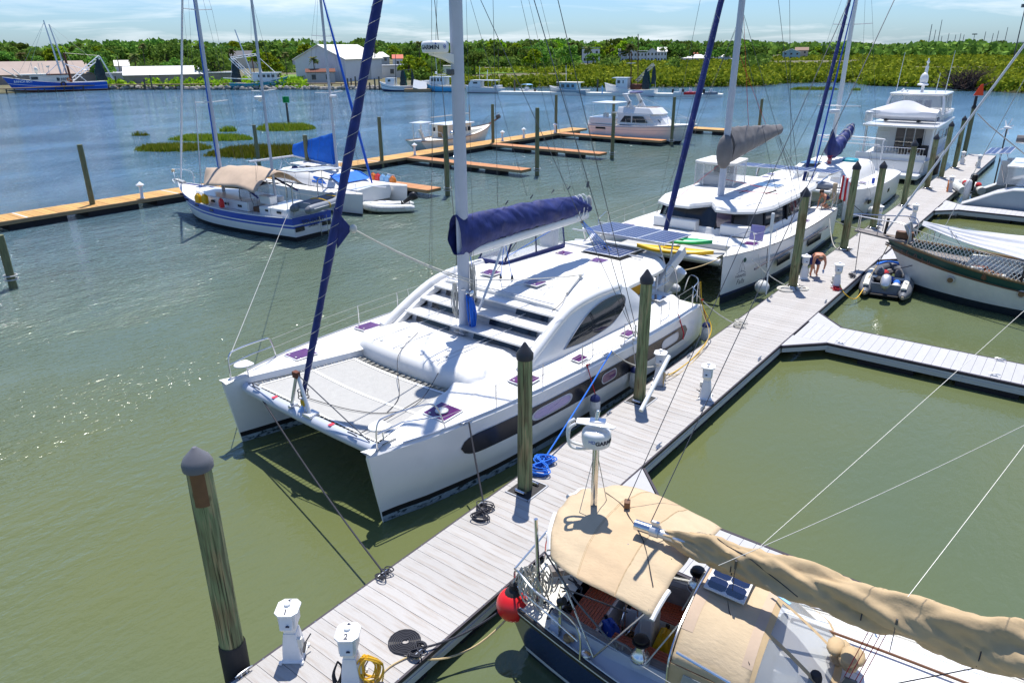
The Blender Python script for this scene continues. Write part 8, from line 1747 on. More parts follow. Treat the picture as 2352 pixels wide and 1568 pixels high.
m,half,sheer=hull(NL,3.7,1.45,1.08,[('f',.965),('f',.90),('f',.45),('a',.2),('a',.1),('a',.02)],[1,2,0,0,1,3,3],tw=.40,p=2.2,sag_=.02,rake=1.1,full=.45,n=24,flare=.80,transom_rake=.35)
m.build('hull',['navyhull','gel','black','darkfoul'],nb,smooth=40)
def hw(x):return half((x+NL/2)/NL)
def hz(x):return sheer((x+NL/2)/NL)
CK=[(-5.35,.62),(-4.4,.80),(-3.1,.86),(-2.2,.86)]
def ckw(x):return interp(x,CK)
for s in(-1,1):
 rings=[]
 for i in range(13):
  x=lerp(-5.35,-2.1,i/12);w=hw(x);c=ckw(x);rings.append([(x,s*(w-.05),hz(x)+.0),(x,s*(w-.10),hz(x)-.02),(x,s*(c+.20),hz(x)+.06),(x,s*(c+.17),hz(x)+.24),(x,s*(c+.02),hz(x)+.26)])
 MB().loft(rings,False).build('side_deck','gelgrey',nb,smooth=30)
 rings=[[(x,s*(ckw(x)+.16),hz(x)+.275),(x,s*(ckw(x)+.02),hz(x)+.285),(x,s*ckw(x),hz(x)+.26),(x,s*ckw(x),.92)]for x in[lerp(-5.35,-2.1,i/12)for i in range(13)]]
 MB().loft(rings,False).build('cockpit_coaming','oldteak',nb,smooth=30)
 MB().tube([(x,s*(hw(x)-.03),hz(x)+.03)for x in[lerp(-6.2,6.1,i/30)for i in range(31)]],.032,6).build('toe_rail','rubber',nb)
 MB().tube([(x,s*(hw(x)-.065),hz(x)+.05)for x in[lerp(-6.1,6.0,i/30)for i in range(31)]],.016,5).build('rail_track','cream',nb)
 b=MB()
 for x in(-5.2,-4.95,-4.75,-4.5):b.box((x,s*(hw(x)-.10),hz(x)+.02),(.13,.05,.012),rz=s*20)
 b.build('rail_chock','cream',nb)
rings=[[(x,hw(x)*q*.96,hz(x)+.04+.10*(1-q*q))for q in(1,.6,.2,-.2,-.6,-1)]for x in[lerp(-2.1,6.15,i/16)for i in range(17)]]
MB().loft(rings,False).build('foredeck','gel',nb);MB().loft([[(x,hw(x)*q*.95,hz(x)+.02+.05*(1-q*q))for q in(1,.5,0,-.5,-1)]for x in(-6.22,-5.9,-5.6,-5.35)],False).build('aft_deck','cream',nb)
def teakseat(name,x0,x1,y0,y1,z,along):
 o=MB().box(((x0+x1)/2,(y0+y1)/2,z-.05),(x1-x0,y1-y0,.08)).build(name,'gel',nb,bevel=.01);n=9
 for i in range(n):
  if along=='x':a,c=lerp(y0,y1,i/n),lerp(y0,y1,(i+1)/n);b=MB().box(((x0+x1)/2,(a+c)/2,z),(x1-x0-.02,abs(c-a)-.012,.018))
  else:a,c=lerp(x0,x1,i/n),lerp(x0,x1,(i+1)/n);b=MB().box(((a+c)/2,(y0+y1)/2,z),(c-a-.012,y1-y0-.02,.018))
  b.build('teak_strip','teak',o,smooth=0)
teakseat('aft_seat',-5.25,-4.72,-.55,.72,1.0,'y');teakseat('near_seat',-4.42,-2.3,-.80,-.30,1.0,'x');teakseat('far_seat',-4.42,-2.3,.35,.84,1.0,'x')
b=MB();b.box((-3.7,0,.42),(3.2,1.7,.06));b.box((-4.70,0,.72),(.04,1.5,.52));b.box((-3.4,-.31,.70),(2.3,.03,.5));b.box((-3.4,.36,.70),(2.3,.03,.5));b.box((-2.12,0,.9),(.06,1.9,1.0));b.build('footwell','gel',nb)
MB().box((-3.5,0,.51),(2.3,.66,.03)).build('floor_base','rubber',nb)
b=MB()
for i in range(35):b.box((-4.6+i*.066,0,.545),(.03,.64,.022))
for j in range(10):b.box((-3.5,-.30+j*.066,.548),(2.3,.03,.02))
b.build('teak_grating','grating',nb,smooth=0)['kind']='stuff'
MB().cyl((-4.15,.08,.5),(-4.12,.05,1.35),.075,.065,12).build('pedestal_post','gel',nb)
MB().box((-3.95,.05,.95),(.24,.36,.85)).build('binnacle_box','cream',nb,bevel=.04)
b=MB();b.box((-4.08,.05,1.0),(.01,.22,.3));b.build('instrument_face','gelgrey',nb)
b=MB();b.tube(smooth_path([(-4.1,-.14,1.35),(-4.1,-.14,1.7),(-4.1,.2,1.7),(-4.1,.2,1.35)],4),.016,6);b.build('binnacle_guard','steel',nb)
MB().tube([(-4.3+.02*math.cos(a),.05+.36*math.cos(a),1.15+.36*math.sin(a))for a in[2*PI*k/20 for k in range(21)]],.012,5).build('wheel_rim','steel',nb)
def winch(p,sc=1.0):
 w=MB().lathe([(.15*sc,0),(.155*sc,.07*sc),(.13*sc,.12*sc),(.10*sc,.16*sc),(.085*sc,.22*sc),(.085*sc,.28*sc),(.12*sc,.30*sc)],p,20).build('winch','steel',nb)
 MB().lathe([(.12*sc,.30*sc),(.135*sc,.32*sc),(.135*sc,.345*sc),(.06*sc,.35*sc),(.11*sc,.37*sc),(.11*sc,.40*sc),(.05*sc,.42*sc)],p,18).build('winch_head','black',w)
 MB().lathe([(.165*sc,-.05*sc),(.16*sc,.02*sc)],p,18).build('winch_base','gelgrey',w)
winch((-3.72,-.97,1.36),1.0);winch((-3.5,1.0,1.36),1.0)
def genwinch():pass
b=MB();b.box((-4.95,-.98,1.16),(.02,.02,.02));b.build('deck_eye','steel',nb)
MB().lathe([(.10,0),(.09,.03),(.05,.05)],(-4.55,-1.1,1.14),12).build('deck_vent','steel',nb);b=MB();b.cyl((-4.95,-.98,1.12),(-4.95,-.98,1.2),.07,n=10);b.box((-4.88,-.98,1.2),(.1,.06,.1));b.build('fairlead_block','beam',nb)
b=MB();b.tube([(-4.3,-.90,1.42),(-4.18,-.92,1.46),(-3.95,-.94,1.46),(-3.85,-.95,1.42)],.02,6)
for x in(-4.12,-4.02):b.cyl((x,-.93,1.36),(x,-.93,1.44),.02,n=6)
b.build('coaming_cleat','oldteak',nb)
b=MB();b.tube(smooth_path([(-4.6,-1.22,1.1),(-4.7,-1.2,1.72),(-5.6,-.9,1.75),(-6.15,-.62,1.75),(-6.2,-.5,1.1)],5),.02,6);b.tube(smooth_path([(-4.6,1.22,1.1),(-4.7,1.2,1.72),(-5.6,.9,1.75),(-6.15,.62,1.75),(-6.2,.5,1.1)],5),.02,6);b.tube([(-6.15,-.6,1.4),(-4.66,-1.2,1.42)],.015,6);b.tube([(-6.18,-.6,1.75),(-6.22,.6,1.75)],.02,6);b.build('pushpit','steel',nb)
MB().tube([(-5.72,-.55,1.1),(-5.78,-.58,2.9)],.035,8).build('backstay_pole','steel',nb)
MB().tube([(-5.12,-.92,1.1),(-5.12,-.92,1.75)],.03,8).build('horn_post','steel',nb);MB().cyl((-5.15,-.92,1.75),(-5.05,-.92,1.82),.065,n=14).build('horn_lamp','black',nb)
g=random.Random(4);b=MB()
for i in range(24):
 x,y=-5.85+g.uniform(-.18,.18),-.50+g.uniform(-.2,.2);z0=1.12+g.uniform(0,.2);z1=1.78+g.uniform(-.1,.1);b.tube(smooth_path([(x,y,z1),(x-.06,y-.06,(z0+z1)/2),(x+.05,y,z0),(x+.09,y+.05,(z0+z1)/2),(x,y,z1)],3),.012,4)
b.build('stern_lines','ropew',nb)['kind']='stuff';b=MB()
for i in range(10):x,y=-5.6+g.uniform(-.3,.3),-.35+g.uniform(-.3,.5);b.tube(smooth_path([(x+g.uniform(-.2,.2),y+g.uniform(-.2,.2),1.16+g.uniform(0,.1))for _ in range(5)],4),.014,4)
b.build('stern_tangle','ropek',nb)['kind']='stuff'
b=MB();b.bar((-5.9,.15,1.3),(-5.1,.75,1.38),.2,.12);b.build('swim_ladder_board','oldteak',nb);MB().box((-5.75,.45,1.5),(.25,.22,.35),rz=20).build('outboard_block','paleblue',nb,bevel=.04)
def bim(u,v,o=0):
 s=2*v-1;yn=sint(u,[(0,-.62),(.07,-.86),(.4,-1.12),(1,-1.22)]);yf=sint(u,[(0,1.35),(.08,1.58),(.5,1.62),(1,1.30)]);y=lerp(yn,yf,v)
 x=lerp(-5.72+.25*abs(s)**2.5,-3.42-.10*(1-v)+.16*v,u);z=2.80-.08*(2*u-1)**2-.27*abs(s)**2.2
 n=.016*math.sin(s*14+u*7)*(.3+abs(2*u-1)**3)+.03*noise.noise(Vector((x*2.0,y*2.2,2)))+.015*math.sin(u*9+s*5.5)*(abs(s)**3+.15)+.018*noise.noise(Vector((x*1.2+y*5,y*.8,6)))
 return(x,y,z+n+o)
MB().grid(bim,30,40).build('bimini_top','tan',nb,smooth=60,thick=.012)
b=MB()
for v in(.5,):pass
for u in(.36,.37,.70,.705):b.tube([Vector(bim(u,v/30))+Vector((0,0,.008))for v in range(31)],.004,3)
b.build('bimini_seam','tan2',nb);bo=[o for o in KID[nb.name]if o.name.startswith('bimini_top')][0];bo.data.materials.append(MT('tanb'))
for i,pl_ in enumerate(bo.data.polygons):
 if 11<=i//40<21:pl_.material_index=1
b=MB();e=[bim(0,v/16)for v in range(-0,17)];b.tube([Vector(p)+Vector((-.03,0,-.02))for p in e[:6]],.042,7);b.tube([Vector(p)+Vector((-.03,0,-.02))for p in e[9:]],.042,7);b.tube([Vector(bim(1,v/20))+Vector((.02,0,-.03))for v in range(0,5)],.042,7);b.build('bimini_edge_pole','gel',nb)
b=MB()
for s in(-1,1):b.tube([bim(.05,.03 if s<0 else .97),(-4.4,s*1.16,1.2)],.016,6);b.tube([bim(.97,.03 if s<0 else .97),(-4.4,s*1.16,1.2)],.018,6);b.tube([(-4.3,s*.25,2.78),(-4.25,s*.3,1.0)],.014,6);b.tube([(-3.6,s*.2,2.74),(-4.1,s*.3,1.2)],.014,6)
b.build('bimini_frame','steel',nb)
b=MB();b.tube([(-5.5,-.78,2.5),(-4.85,-.95,1.95),(-4.05,-1.05,1.42)],.017,5);b.tube([(-5.1,-.96,2.1),(-4.2,-.35,1.55)],.014,5);b.build('braced_line','wire',nb)
MB().box((-4.7,.62,2.87),(.10,.14,.12),rz=20).build('stay_block','brownwood',nb,bevel=.015)
b=MB();b.tube(smooth_path([Vector(bim(u,v))+Vector((0,0,.02))for u,v in((.2,.72),(.4,.63),(.5,.55),(.7,.4),(.92,.15))],4),.008,4);b.build('bimini_line','ropek',nb)
BX0,BX1=-4.05,1.9
MB().cyl((-4.30,.0,2.99),(-3.97,0,2.99),.085,n=16).build('boom_end','steel',nb);b=MB();b.cyl((-4.04,0,2.99),(-3.90,0,2.99),.10,n=12);b.box((-3.97,0,3.11),(.12,.05,.1));b.build('boom_fitting','alu',nb)
MB().cyl((-3.95,0,2.98),(3.0,0,2.9),.075,n=10).build('boom','alu',nb)
def bc(u,v):
 x=lerp(-3.82,3.0,u);a=2*PI*v;r=sint(u,[(0,.08),(.02,.12),(.10,.22),(.25,.29),(.5,.33),(.8,.38),(1,.44)]);sagz=.0-.07*math.sin(PI*min(1,u*1.6))
 n=noise.noise(Vector((x*1.3,math.cos(a)*1.4,math.sin(a)*1.4)))*.11+noise.noise(Vector((x*3.2+math.sin(a)*2.5,math.cos(a)*2,5)))*.075+noise.noise(Vector((x*7-math.sin(a)*4,math.cos(a)*4,2)))*.03+.03*math.sin(3*a+x*4.5)*(.4+u)
 top=1.3 if math.sin(a)>0 else 1.0
 return(x,(r*.62+n*.8)*math.cos(a),2.98-.02*u+sagz+(r*top+n)*math.sin(a)*.85)
MB().grid(bc,120,44).build('boom_cover','tan2',nb,smooth=70)
b=MB()
for u,v0 in((.16,.30),(.42,.12),(.62,.30)):b.tube([Vector(bc(u,v))+Vector((0,0,.01))for v in[lerp(.5,1.0,k/8)for k in range(9)]],.008,4)
b.tube([Vector(bc(lerp(.1,.3,k/10),lerp(.2,.55,k/10)))*1 for k in range(11)],.01,4);b.build('cover_lashing','ropek',nb)
b=MB()
for u in(.17,.48):p=Vector(bc(u,.52));b.box(p+Vector((0,-.02,.12)),(.03,.03,.14));b.cyl(p+Vector((0,-.02,.04)),p+Vector((0,-.02,-.35)),.006,n=4)
b.build('cover_toggle','wire',nb)
def dod(u,v):
 x=lerp(-3.15,-2.1,u);s=2*v-1;w=lerp(1.28,1.22,u);return(x,s*w,2.36-.12*u-.50*abs(s)**3.2+.02*math.sin(u*5)*abs(s)+noise.noise(Vector((x*3,s*4,9)))*.012)
MB().grid(dod,14,30).build('dodger_top','tan',nb,smooth=60,thick=.012)
b=MB()
for u0,u1,v0,v1 in((0,.16,.14,.86),(.86,1.0,.10,.9)):b.grid(lambda u,v:Vector(dod(lerp(u0,u1,u),lerp(v0,v1,v)))+Vector((0,0,.012)),2,16)
b.build('dodger_patch','sand',nb,smooth=60)
def dside(s):
 q=[(-3.15,s*1.28,1.86),(-2.1,s*1.22,1.74),(-1.6,s*1.25,1.38),(-3.2,s*1.3,1.38)];MB().slab(q,(0,s,0),.012).build('dodger_side','tan2',nb,smooth=0)
 w=[(-2.95,s*1.30,1.76),(-2.2,s*1.25,1.68),(-2.0,s*1.27,1.48),(-3.0,s*1.315,1.48)];MB().slab(w,(0,s,0),.014).build('dodger_window','screen',nb,smooth=0)
for s in(-1,1):dside(s)
def dfr(u,v):
 s=2*v-1;t0=Vector(dod(1,v));bt=Vector((-1.05-.35*abs(s)**2,s*1.30,1.40+.12*(1-s*s)));return t0.lerp(bt,u)+Vector((0,0,.04*math.sin(PI*u)))
for v0,v1 in((.03,.32),(.35,.65),(.68,.97)):MB().grid(lambda u,v:dfr(lerp(.08,.9,u),lerp(v0,v1,v)),6,8).build('dodger_window','screen',nb,smooth=60)
b=MB()
for v0,v1 in((0,.03),(.32,.35),(.65,.68),(.97,1)):b.grid(lambda u,v:Vector(dfr(u,lerp(v0,v1,v)))+Vector((0,0,.006)),8,1)
b.grid(lambda u,v:Vector(dfr(lerp(.9,1,u),v))+Vector((0,0,.006)),1,16);b.grid(lambda u,v:Vector(dfr(lerp(0,.08,u),v))+Vector((0,0,.006)),1,16);b.build('dodger_trim','tan2',nb,smooth=60)
b=MB();b.tube(smooth_path([(-3.18,-1.30,1.35),(-3.18,-1.28,1.9),(-3.18,-.9,2.2),(-3.18,0,2.33),(-3.18,.9,2.2),(-3.18,1.28,1.9),(-3.18,1.3,1.35)],4),.018,6);b.tube([(-3.1,-1.22,2.02),(-2.3,-1.30,1.95)],.022,6);b.build('dodger_bow','steel',nb)
solar('dodger_solar_panel',(-2.78,.42,2.40),.62,1.2,2,4,Matrix.Rotation(R(5),3,'Y'),nb,cell='celldark',frame='lightgrey',gap=.006)
b=MB()
for x,y in((-3.05,.95),(-2.2,.35),(-3.1,.25)):b.bar((x,y,2.36),(x+.3,y-.12,2.33),.05,.012)
b.build('panel_strap','paleblue',nb)
b=MB();b.tube(smooth_path([(-3.18,-.85,2.2),(-3.25,-.95,1.8),(-3.2,-.9,1.5),(-3.15,-.85,1.8),(-3.18,-.85,2.2)],3),.012,4);b.tube([(-3.2,-.85,2.2),(-3.6,-1.1,1.4)],.014,4);b.tube([(-3.2,.25,2.35),(-3.45,.1,1.6)],.014,4);b.build('hanging_line','ropew',nb)
MB().tube([Vector(dod(.1,.75))+Vector((0,0,.015)),Vector(dod(.5,.35))+Vector((0,0,.015)),Vector(dod(.95,.12))+Vector((0,0,.015))],.006,4).build('dodger_line','ropek',nb)
MB().loft([[(x,y,z)for x,y in((-2.1,-1.05),(-2.1,1.05),(1.5,1.0),(3.6,.6),(3.6,-.6),(1.5,-1.0))]for z in(1.15,1.5)],True,False,True).build('coachroof','gel',nb,bevel=.06)
for s in(-1,1):MB().tube(smooth_path([(-1.9,s*.86,1.5),(-1.8,s*.86,1.57),(-.6,s*.86,1.57),(.6,s*.82,1.57),(1.6,s*.78,1.57),(1.7,s*.78,1.5)],3),.022,6).build('grab_rail','brownwood',nb)
hatch((.9,-.1,1.52),.55,.55,0,mt='smoke').parent=nb
b=MB()
for y in(-.62,-.2,.3,.62):b.box((.4,y*.9,1.502),(3.6,.010,.006))
b.build('deck_seam','gelgrey',nb)
b=MB()
for i in range(7):y=-.72+.09*i;b.tube([(-1.0,y*.9,1.53),(2.4,y*.5-.1,1.53)],.009,4)
b.build('halyard_tails','ropek',nb);MB().tube([(-1.0,-.4,1.535),(2.4,-.25,1.535)],.010,4).build('red_halyard','roper',nb)
b=MB()
for dx in(0,.06,.14,.2):b.tube([(-1.05+dx,-.28,1.62),(-.75+dx,-.02,3.0)],.007,4)
b.build('vang_tackle','roper',nb);b=MB();b.slab([(-1.12,-.36,1.58),(-.9,-.30,1.58),(-.84,-.24,1.84),(-1.0,-.26,1.86)],(.2,-.9,.2),.05);b.build('vang_block','wire',nb)
MB().tube([(-.95,-.3,1.6),(.9,-.1,3.05)],.010,4).build('vang_line','ropek',nb);b=MB();b.tube([(.35,-.32,1.55),(1.9,-.05,2.6)],.022,6);b.tube([(.45,-.2,1.55),(2.0,.07,2.6)],.022,6);b.build('vang_strut','steel',nb)
g=random.Random(21);b=MB()
for i in range(7):b.ell((-1.05+g.uniform(-.15,.2),.25+g.uniform(-.25,.25),1.62+.06*i),(.13,.20,.08),9,5)
b.build('canvas_bundle','tan2',nb,smooth=60);b=MB();b.box((-1.75,-.4,1.62),(.34,.34,.34),rz=12);b.build('vent_box','gel',nb,bevel=.03)
MB().lathe([(.09,0),(.09,.25),(.07,.3)],(-1.35,-.35,1.5),10).build('dark_cowl','rubber',nb)
for s in(-1,1):
 MB().tube([(-4.65,s*1.22,1.72)]+[(x,s*(hw(x)-.08),hz(x)+.65)for x in(-2.8,-.8,1.4,3.4,5)],.007,4).build('lifeline','palewire',nb)
 for x in(-2.8,-.8,1.4,3.4,5):MB().cyl((x,s*(hw(x)-.08),hz(x)),(x,s*(hw(x)-.08),hz(x)+.66),.014,n=5).build('stanchion','steel',nb)
RP=Vector((-5.22,.42,0))
MB().cyl(RP+Vector((0,0,1.1)),RP+Vector((0,0,3.98)),.055,n=12).build('radar_pole','steel',nb)
rc_=RP+Vector((.02,-.05,4.12));radome(nb,rc_,66,'GARMIN',.74,1.45)
t=text('HD','lettering','blue',nb,(0,0,0),(0,0,0),.08,.002,bend=.243);t.matrix_basis=Matrix.Translation(rc_+Vector((0,0,.02)))@Matrix.Rotation(R(8),4,'Z')@Matrix.Rotation(R(90),4,'X')@Matrix.Translation((0,0,.241))
A84=84
def scr(v):
 return Matrix.Rotation(R(-52.1+84),3,'Z')@Vector(v)
tp=[scr(p)for p in((-.40,.02,0),(-.36,.22,0),(.05,.20,0),(.34,-.16,0),(.28,-.24,0))]
b=MB();b.slab([rc_+p*.85+Vector((0,0,.24))for p in tp],(0,0,1),.02);b.build('top_plate','gel',nb,bevel=.006)
b=MB();b.box(rc_+scr((.02,.06,.27)),(.26,.16,.03),rz=20);b.cyl(rc_+scr((.0,.06,.27)),rc_+scr((.03,.09,.44)),.035,n=10);b.build('antenna_mount','steel',nb,bevel=.01)
b=MB()
for q in(.02,.18):b.tube(smooth_path([rc_+scr((-.34,q,.24)),rc_+scr((-.44,q,.15)),rc_+scr((-.44,q,-.12)),rc_+scr((-.30,q,-.22)),RP+Vector((0,0,3.9))],4),.028,7)
b.build('radar_bracket','gel',nb)
b=MB();b.tube([RP+Vector((0,0,3.9)),RP+Vector((-.3,-.7,1.15))],.008,4);b.tube([RP+Vector((0,0,3.9)),RP+Vector((.3,.6,1.15))],.008,4);b.build('pole_stay','palewire',nb)
MB().cyl((2.6,0,1.5),(2.5,0,17.5),.11,n=10).build('mast','alu',nb)
jerry(None,nb.matrix_basis@Vector((0,0,0))if False else(Vector((4.65,-9.05,0))+Matrix.Rotation(R(-84),3,'Z')@Vector((-3.68,.02,.56))),'yellow','yellow jerrycan standing on the cockpit grating of the tan sailboat',None,10,1.25)
jerry(None,(Vector((4.65,-9.05,0))+Matrix.Rotation(R(-84),3,'Z')@Vector((-4.55,-.18,.56))),'jerryblue','blue jug tipped in the cockpit corner of the tan sailboat',None,60,1.15)
rb=thing('buoy_fender','round red buoy with dark neck hanging at the tan sailboat stern','buoy',(Vector((4.65,-9.05,0))+Matrix.Rotation(R(-84),3,'Z')@Vector((-6.2,-.62,1.02))))
MB().loft([oval(0,0,-.30*math.cos(a)-.02,.30*math.sin(a),.30*math.sin(a),22)for a in[max(.03,PI*i/14*.93)for i in range(15)]],True,True,True).build('ball','red',rb,smooth=70)
MB().lathe([(.17,.20),(.13,.28),(.075,.33),(.07,.42),(.04,.45)],(0,0,0),14).build('neck','rubber',rb);MB().tube([(0,0,.44),(.1,-.12,.78)],.016,5).build('hanging_rope','ropew',rb)
MCW=Matrix.Translation((4.555,4.649,0))@Matrix.Rotation(R(-2.1),4,'Z')
def line(label,pts,r,mat,name='mooring_line',cat='rope',group=None,n=5):
 t=MB().tube(pts,r,6).build(name,mat);return setp(t,label,cat,group)
def W(x,y,z):return MCW@Vector((x,y,z))
line('black mooring line from the far bow of the big catamaran down to the walkway cleat',sag(W(.35,2.3,1.86),(2.9,-.14,.62),.18,14),.02,'ropek')
line('black mooring line from the near bow of the big catamaran to the black rope coil',sag(W(2.35,-3.6,1.86),(5.9,-.16,.62),.06),.021,'ropek')
line('bright blue mooring line from the big catamaran side to the blue coil',sag(W(8.15,-3.82,1.86),(7.9,-.25,.56),.05),.022,'ropeb')
line('pale spring line running aft from the blue rope cleat',sag(W(8.15,-3.82,1.86),W(13.4,-4.6,.9)if False else Vector((14.0,-.35,1.15)),.25),.018,'ropew')
line('pale stern line from the big catamaran to the walkway',sag(W(14.55,-3.3,1.8),(20.2,-.3,.56),.12),.02,'ropew')
line('white line between the two catamarans',sag(W(15.2,-.2,2.1),(23.7,2.0,1.9),.35),.02,'ropetan')
line('yellow and brown shore cable drooping from the stern rail to the walkway',smooth_path([W(14.3,-3.5,2.4),W(14.2,-3.7,1.6),(18.3,-.1,.9),(16.8,-.3,.56),(15.0,-.35,.55),(14.3,-.3,.7)],6),.018,'ropey')
line('second brown shore cable beside the yellow one',smooth_path([W(14.2,-3.5,2.4),W(14.1,-3.7,1.5),(18.0,-.15,.85),(16.6,-.4,.55),(14.9,-.5,.54),(14.2,-.35,.8)],6),.014,'ropetan')
line('black stern line of the tan sailboat to the flat rope spiral',sag((3.55,-3.0,1.15),(2.0,-2.1,.6),.18),.02,'ropek')
line('tan stern line of the tan sailboat sagging to the walkway edge',sag((3.6,-3.05,1.1),(1.75,-2.1,.58),.5,14),.018,'ropetan')
line('tan rope end lying from the spiral toward pedestal 2',smooth_path([(1.75,-2.0,.55),(1.4,-1.9,.54),(1.0,-1.95,.54),(.5,-2.1,.54)],5),.014,'ropetan')
line('dark dinghy painter crossing the walkway corner',sag((29,-2.1,.6),(31.0,-1.6,2.3),.1),.016,'ropek')
line('tan dinghy painter from the sailboat bow',sag((31.2,-2.9,2.0),(28.4,-2.6,.5),.3),.022,'ropetan')
line('black line from the dinghy to the green sailboat hull',sag((29.9,-3.2,.8),(30.2,-4.9,1.6),.05),.016,'ropek')
line('yellow hose drooping from the pedestal to the grey dinghy',smooth_path([(27.1,-1.95,.75),(26.7,-2.3,.45),(27.0,-2.7,.2),(28.2,-2.75,.45)],6),.022,'hose')
line('pale lines of the kayak catamaran bow to the walkway piling',sag((25.0,1.1,1.7),(25.9,-.1,.6),.1),.02,'ropew')
line('black line down the kayak catamaran side',[(26.3,.95,1.95),(26.3,.9,1.1)],.014,'ropek')
line('pale line looping beside the piling at the kayak catamaran stern',sag((35.5,.95,1.6),(33.5,-.1,.6),.35),.02,'ropew')
line('black bow line of the navy sail cover catamaran',sag((42.6,2.0,1.5),(41.2,-.1,.6),.1),.02,'ropek')
line('white line from the flagged stern to the walkway',sag((37.2,1.2,1.2),(38.4,-.1,.6),.05),.02,'ropew')
line('dark tight line from the ketch stern across the water',[(19.6,25.2,1.7),W(.2,2.98,2.5)],.012,'palewire')
def coil(label,c,R0,n,r,mat,ax=(1,1),group=None,seed=1,dz=.012):
 b=loopcoil(MB(),c,R0,n,r,ax=ax,seed=seed,dz=dz);return setp(b.build('rope_coil',mat),label,'rope',group)
def eight(label,c,R0,n,r,mat,rz,seed):
 g=random.Random(seed);b=MB();ca,sa=math.cos(R(rz)),math.sin(R(rz))
 for k in range(n):
  q=g.uniform(.75,1.1);o=g.uniform(-.04,.04);pts=[]
  for i in range(25):
   a=2*PI*i/24;x=R0*1.15*q*math.sin(a);y=R0*.8*q*math.sin(2*a)*.8+o*1.6;pts.append((c[0]+x*ca-y*sa,c[1]+x*sa+y*ca,c[2]+r+k*r*.9+.01*math.cos(a*2+k)))
  b.tube(pts,r*.72,5)
 return setp(b.build('rope_coil',mat),label,'rope')
eight('black rope coil knotted at the walkway edge left of the piling',(5.62,-.36,.525),.28,6,.019,'ropek',25,3)
eight('bright blue rope coil at the walkway edge right of the piling',(7.95,-.30,.525),.36,9,.022,'ropeb',20,5)
eight('black rope wound on the cleat of the far bow line',(2.9,-.16,.56),.14,4,.018,'ropek',10,8)
eight('pale rope heap at the walkway edge behind the big catamaran',(20.3,-.35,.525),.3,5,.02,'ropew',15,9)
coil('pale coiled rope at the foot of the piling by the bending man',(25.5,-.3,.525),.34,8,.022,'ropew',seed=4,dz=.002)
coil('second pale coiled rope by the piling of the bending man',(26.0,-.78,.525),.26,6,.02,'ropew',seed=7,dz=.002)
eight('dark rope on the cleat holding the dinghy',(29,-2.0,.56),.16,5,.018,'ropek',30,12)
eight('pale rope heap beside the pedestal at the dinghy',(26.75,-1.95,.53),.2,5,.02,'roper',30,13)
b=MB();pts=[(1.95+(.05+.036*a/(2*PI))*math.cos(a)*1.0,-1.70+(.05+.036*a/(2*PI))*math.sin(a),.542)for a in[i*.35 for i in range(118)]];b.tube(pts,.0155,6);b.tube(smooth_path([pts[-1],(1.75,-1.95,.56),(1.82,-2.1,.6),(1.95,-2.12,.6)],4),.0165,6);setp(b.build('rope_spiral','ropek'),'flat black rope spiral on the walkway beside the tan sailboat stern','rope')
eight('black rope wound on the cleat below the flat spiral',(1.9,-2.08,.56),.15,5,.018,'ropek',15,14)
g=random.Random(3);b=MB();c0=Vector((.98,-1.85,1.05))
for k in range(14):
 w=g.uniform(.12,.22);h=g.uniform(.4,.62);o=Vector((g.uniform(-.05,.05),g.uniform(-.07,.05),0));b.tube(smooth_path([c0+o+Vector((-.02,0,.03)),c0+o+Vector((w*.8,-w*.6,-h*.35)),c0+o+Vector((w*.5,-w*.4,-h)),c0+o+Vector((-w*.3,.05,-h*.9)),c0+o+Vector((-w*.5,.06,-h*.3)),c0+o+Vector((-.02,0,.03))],4),.013,5)
setp(b.build('garden_hose','hose'),'yellow hose looped in a bundle on pedestal 2','hose')
b=MB();c0=Vector((.68,-1.52,1.0))
for k in range(6):w=g.uniform(.05,.1);h=g.uniform(.4,.6);b.tube(smooth_path([c0,c0+Vector((-w,w*.5,-h*.5)),c0+Vector((-w*.5,w*.3,-h)),c0+Vector((w,0,-h*.5)),c0],4),.014,5)
setp(b.build('power_cable','ropek'),'dark cable hung on pedestal 2','cable')
b=MB();c0=Vector((13.88,-.52,1.0))
for k in range(5):w=g.uniform(.05,.12);h=g.uniform(.3,.5);b.tube(smooth_path([c0,c0+Vector((-w,-w*.5,-h*.5)),c0+Vector((-w*.3,-w*.3,-h)),c0+Vector((w,0,-h*.5)),c0],4),.012,5)
setp(b.build('power_cable','ropetan'),'tan cable looped on pedestal 5','cable')
b=MB();c0=Vector((54.1,-1.7,1.3))
for k in range(6):w=g.uniform(.1,.2);h=g.uniform(.6,.9);b.tube(smooth_path([c0,c0+Vector((-w,-w*.5,-h*.5)),c0+Vector((-w*.3,-w*.3,-h)),c0+Vector((w,0,-h*.5)),c0],4),.025,5)
setp(b.build('garden_hose','orange'),'orange hose draped on the pedestal near the hauled up dinghy','hose')
def fender(loc,label,rope_top,ropem,h=.62,r=.14,flip=False):
 t=thing('fender',label,'fender',loc,0,'fenders of the big catamaran')
 MB().loft([oval(0,0,z,q,q,14)for q,z in((.05,0),(r*.8,.04),(r,.12),(r,h-.10),(r*.85,h-.02))],True,True,True).build('body','fender',t,smooth=60)
 MB().loft([oval(0,0,z,q,q,14)for q,z in((r*1.01,h-.10),(r*.9,h-.01),(r*.45,h+.05),(.03,h+.08))],True,True,True).build('end_cap','fendcap',t,smooth=60)
 MB().tube([(0,0,h+.06),Vector(rope_top)-Vector(loc)],.014,5).build('fender_rope',ropem,t)
 b=MB()
 for k in range(4):b.tube([Vector(rope_top)-Vector(loc)+Vector((random.uniform(-.05,.05),random.uniform(-.06,.02),random.uniform(-.02,.05)))for _ in range(4)],.014,4)
 b.build('rope_knot',ropem,t)
fender((11.3,.12+.15,.30),'white fender with navy end on a red rope between the pilings',W(6.9,-3.82,1.84),'roper',.66,.15)
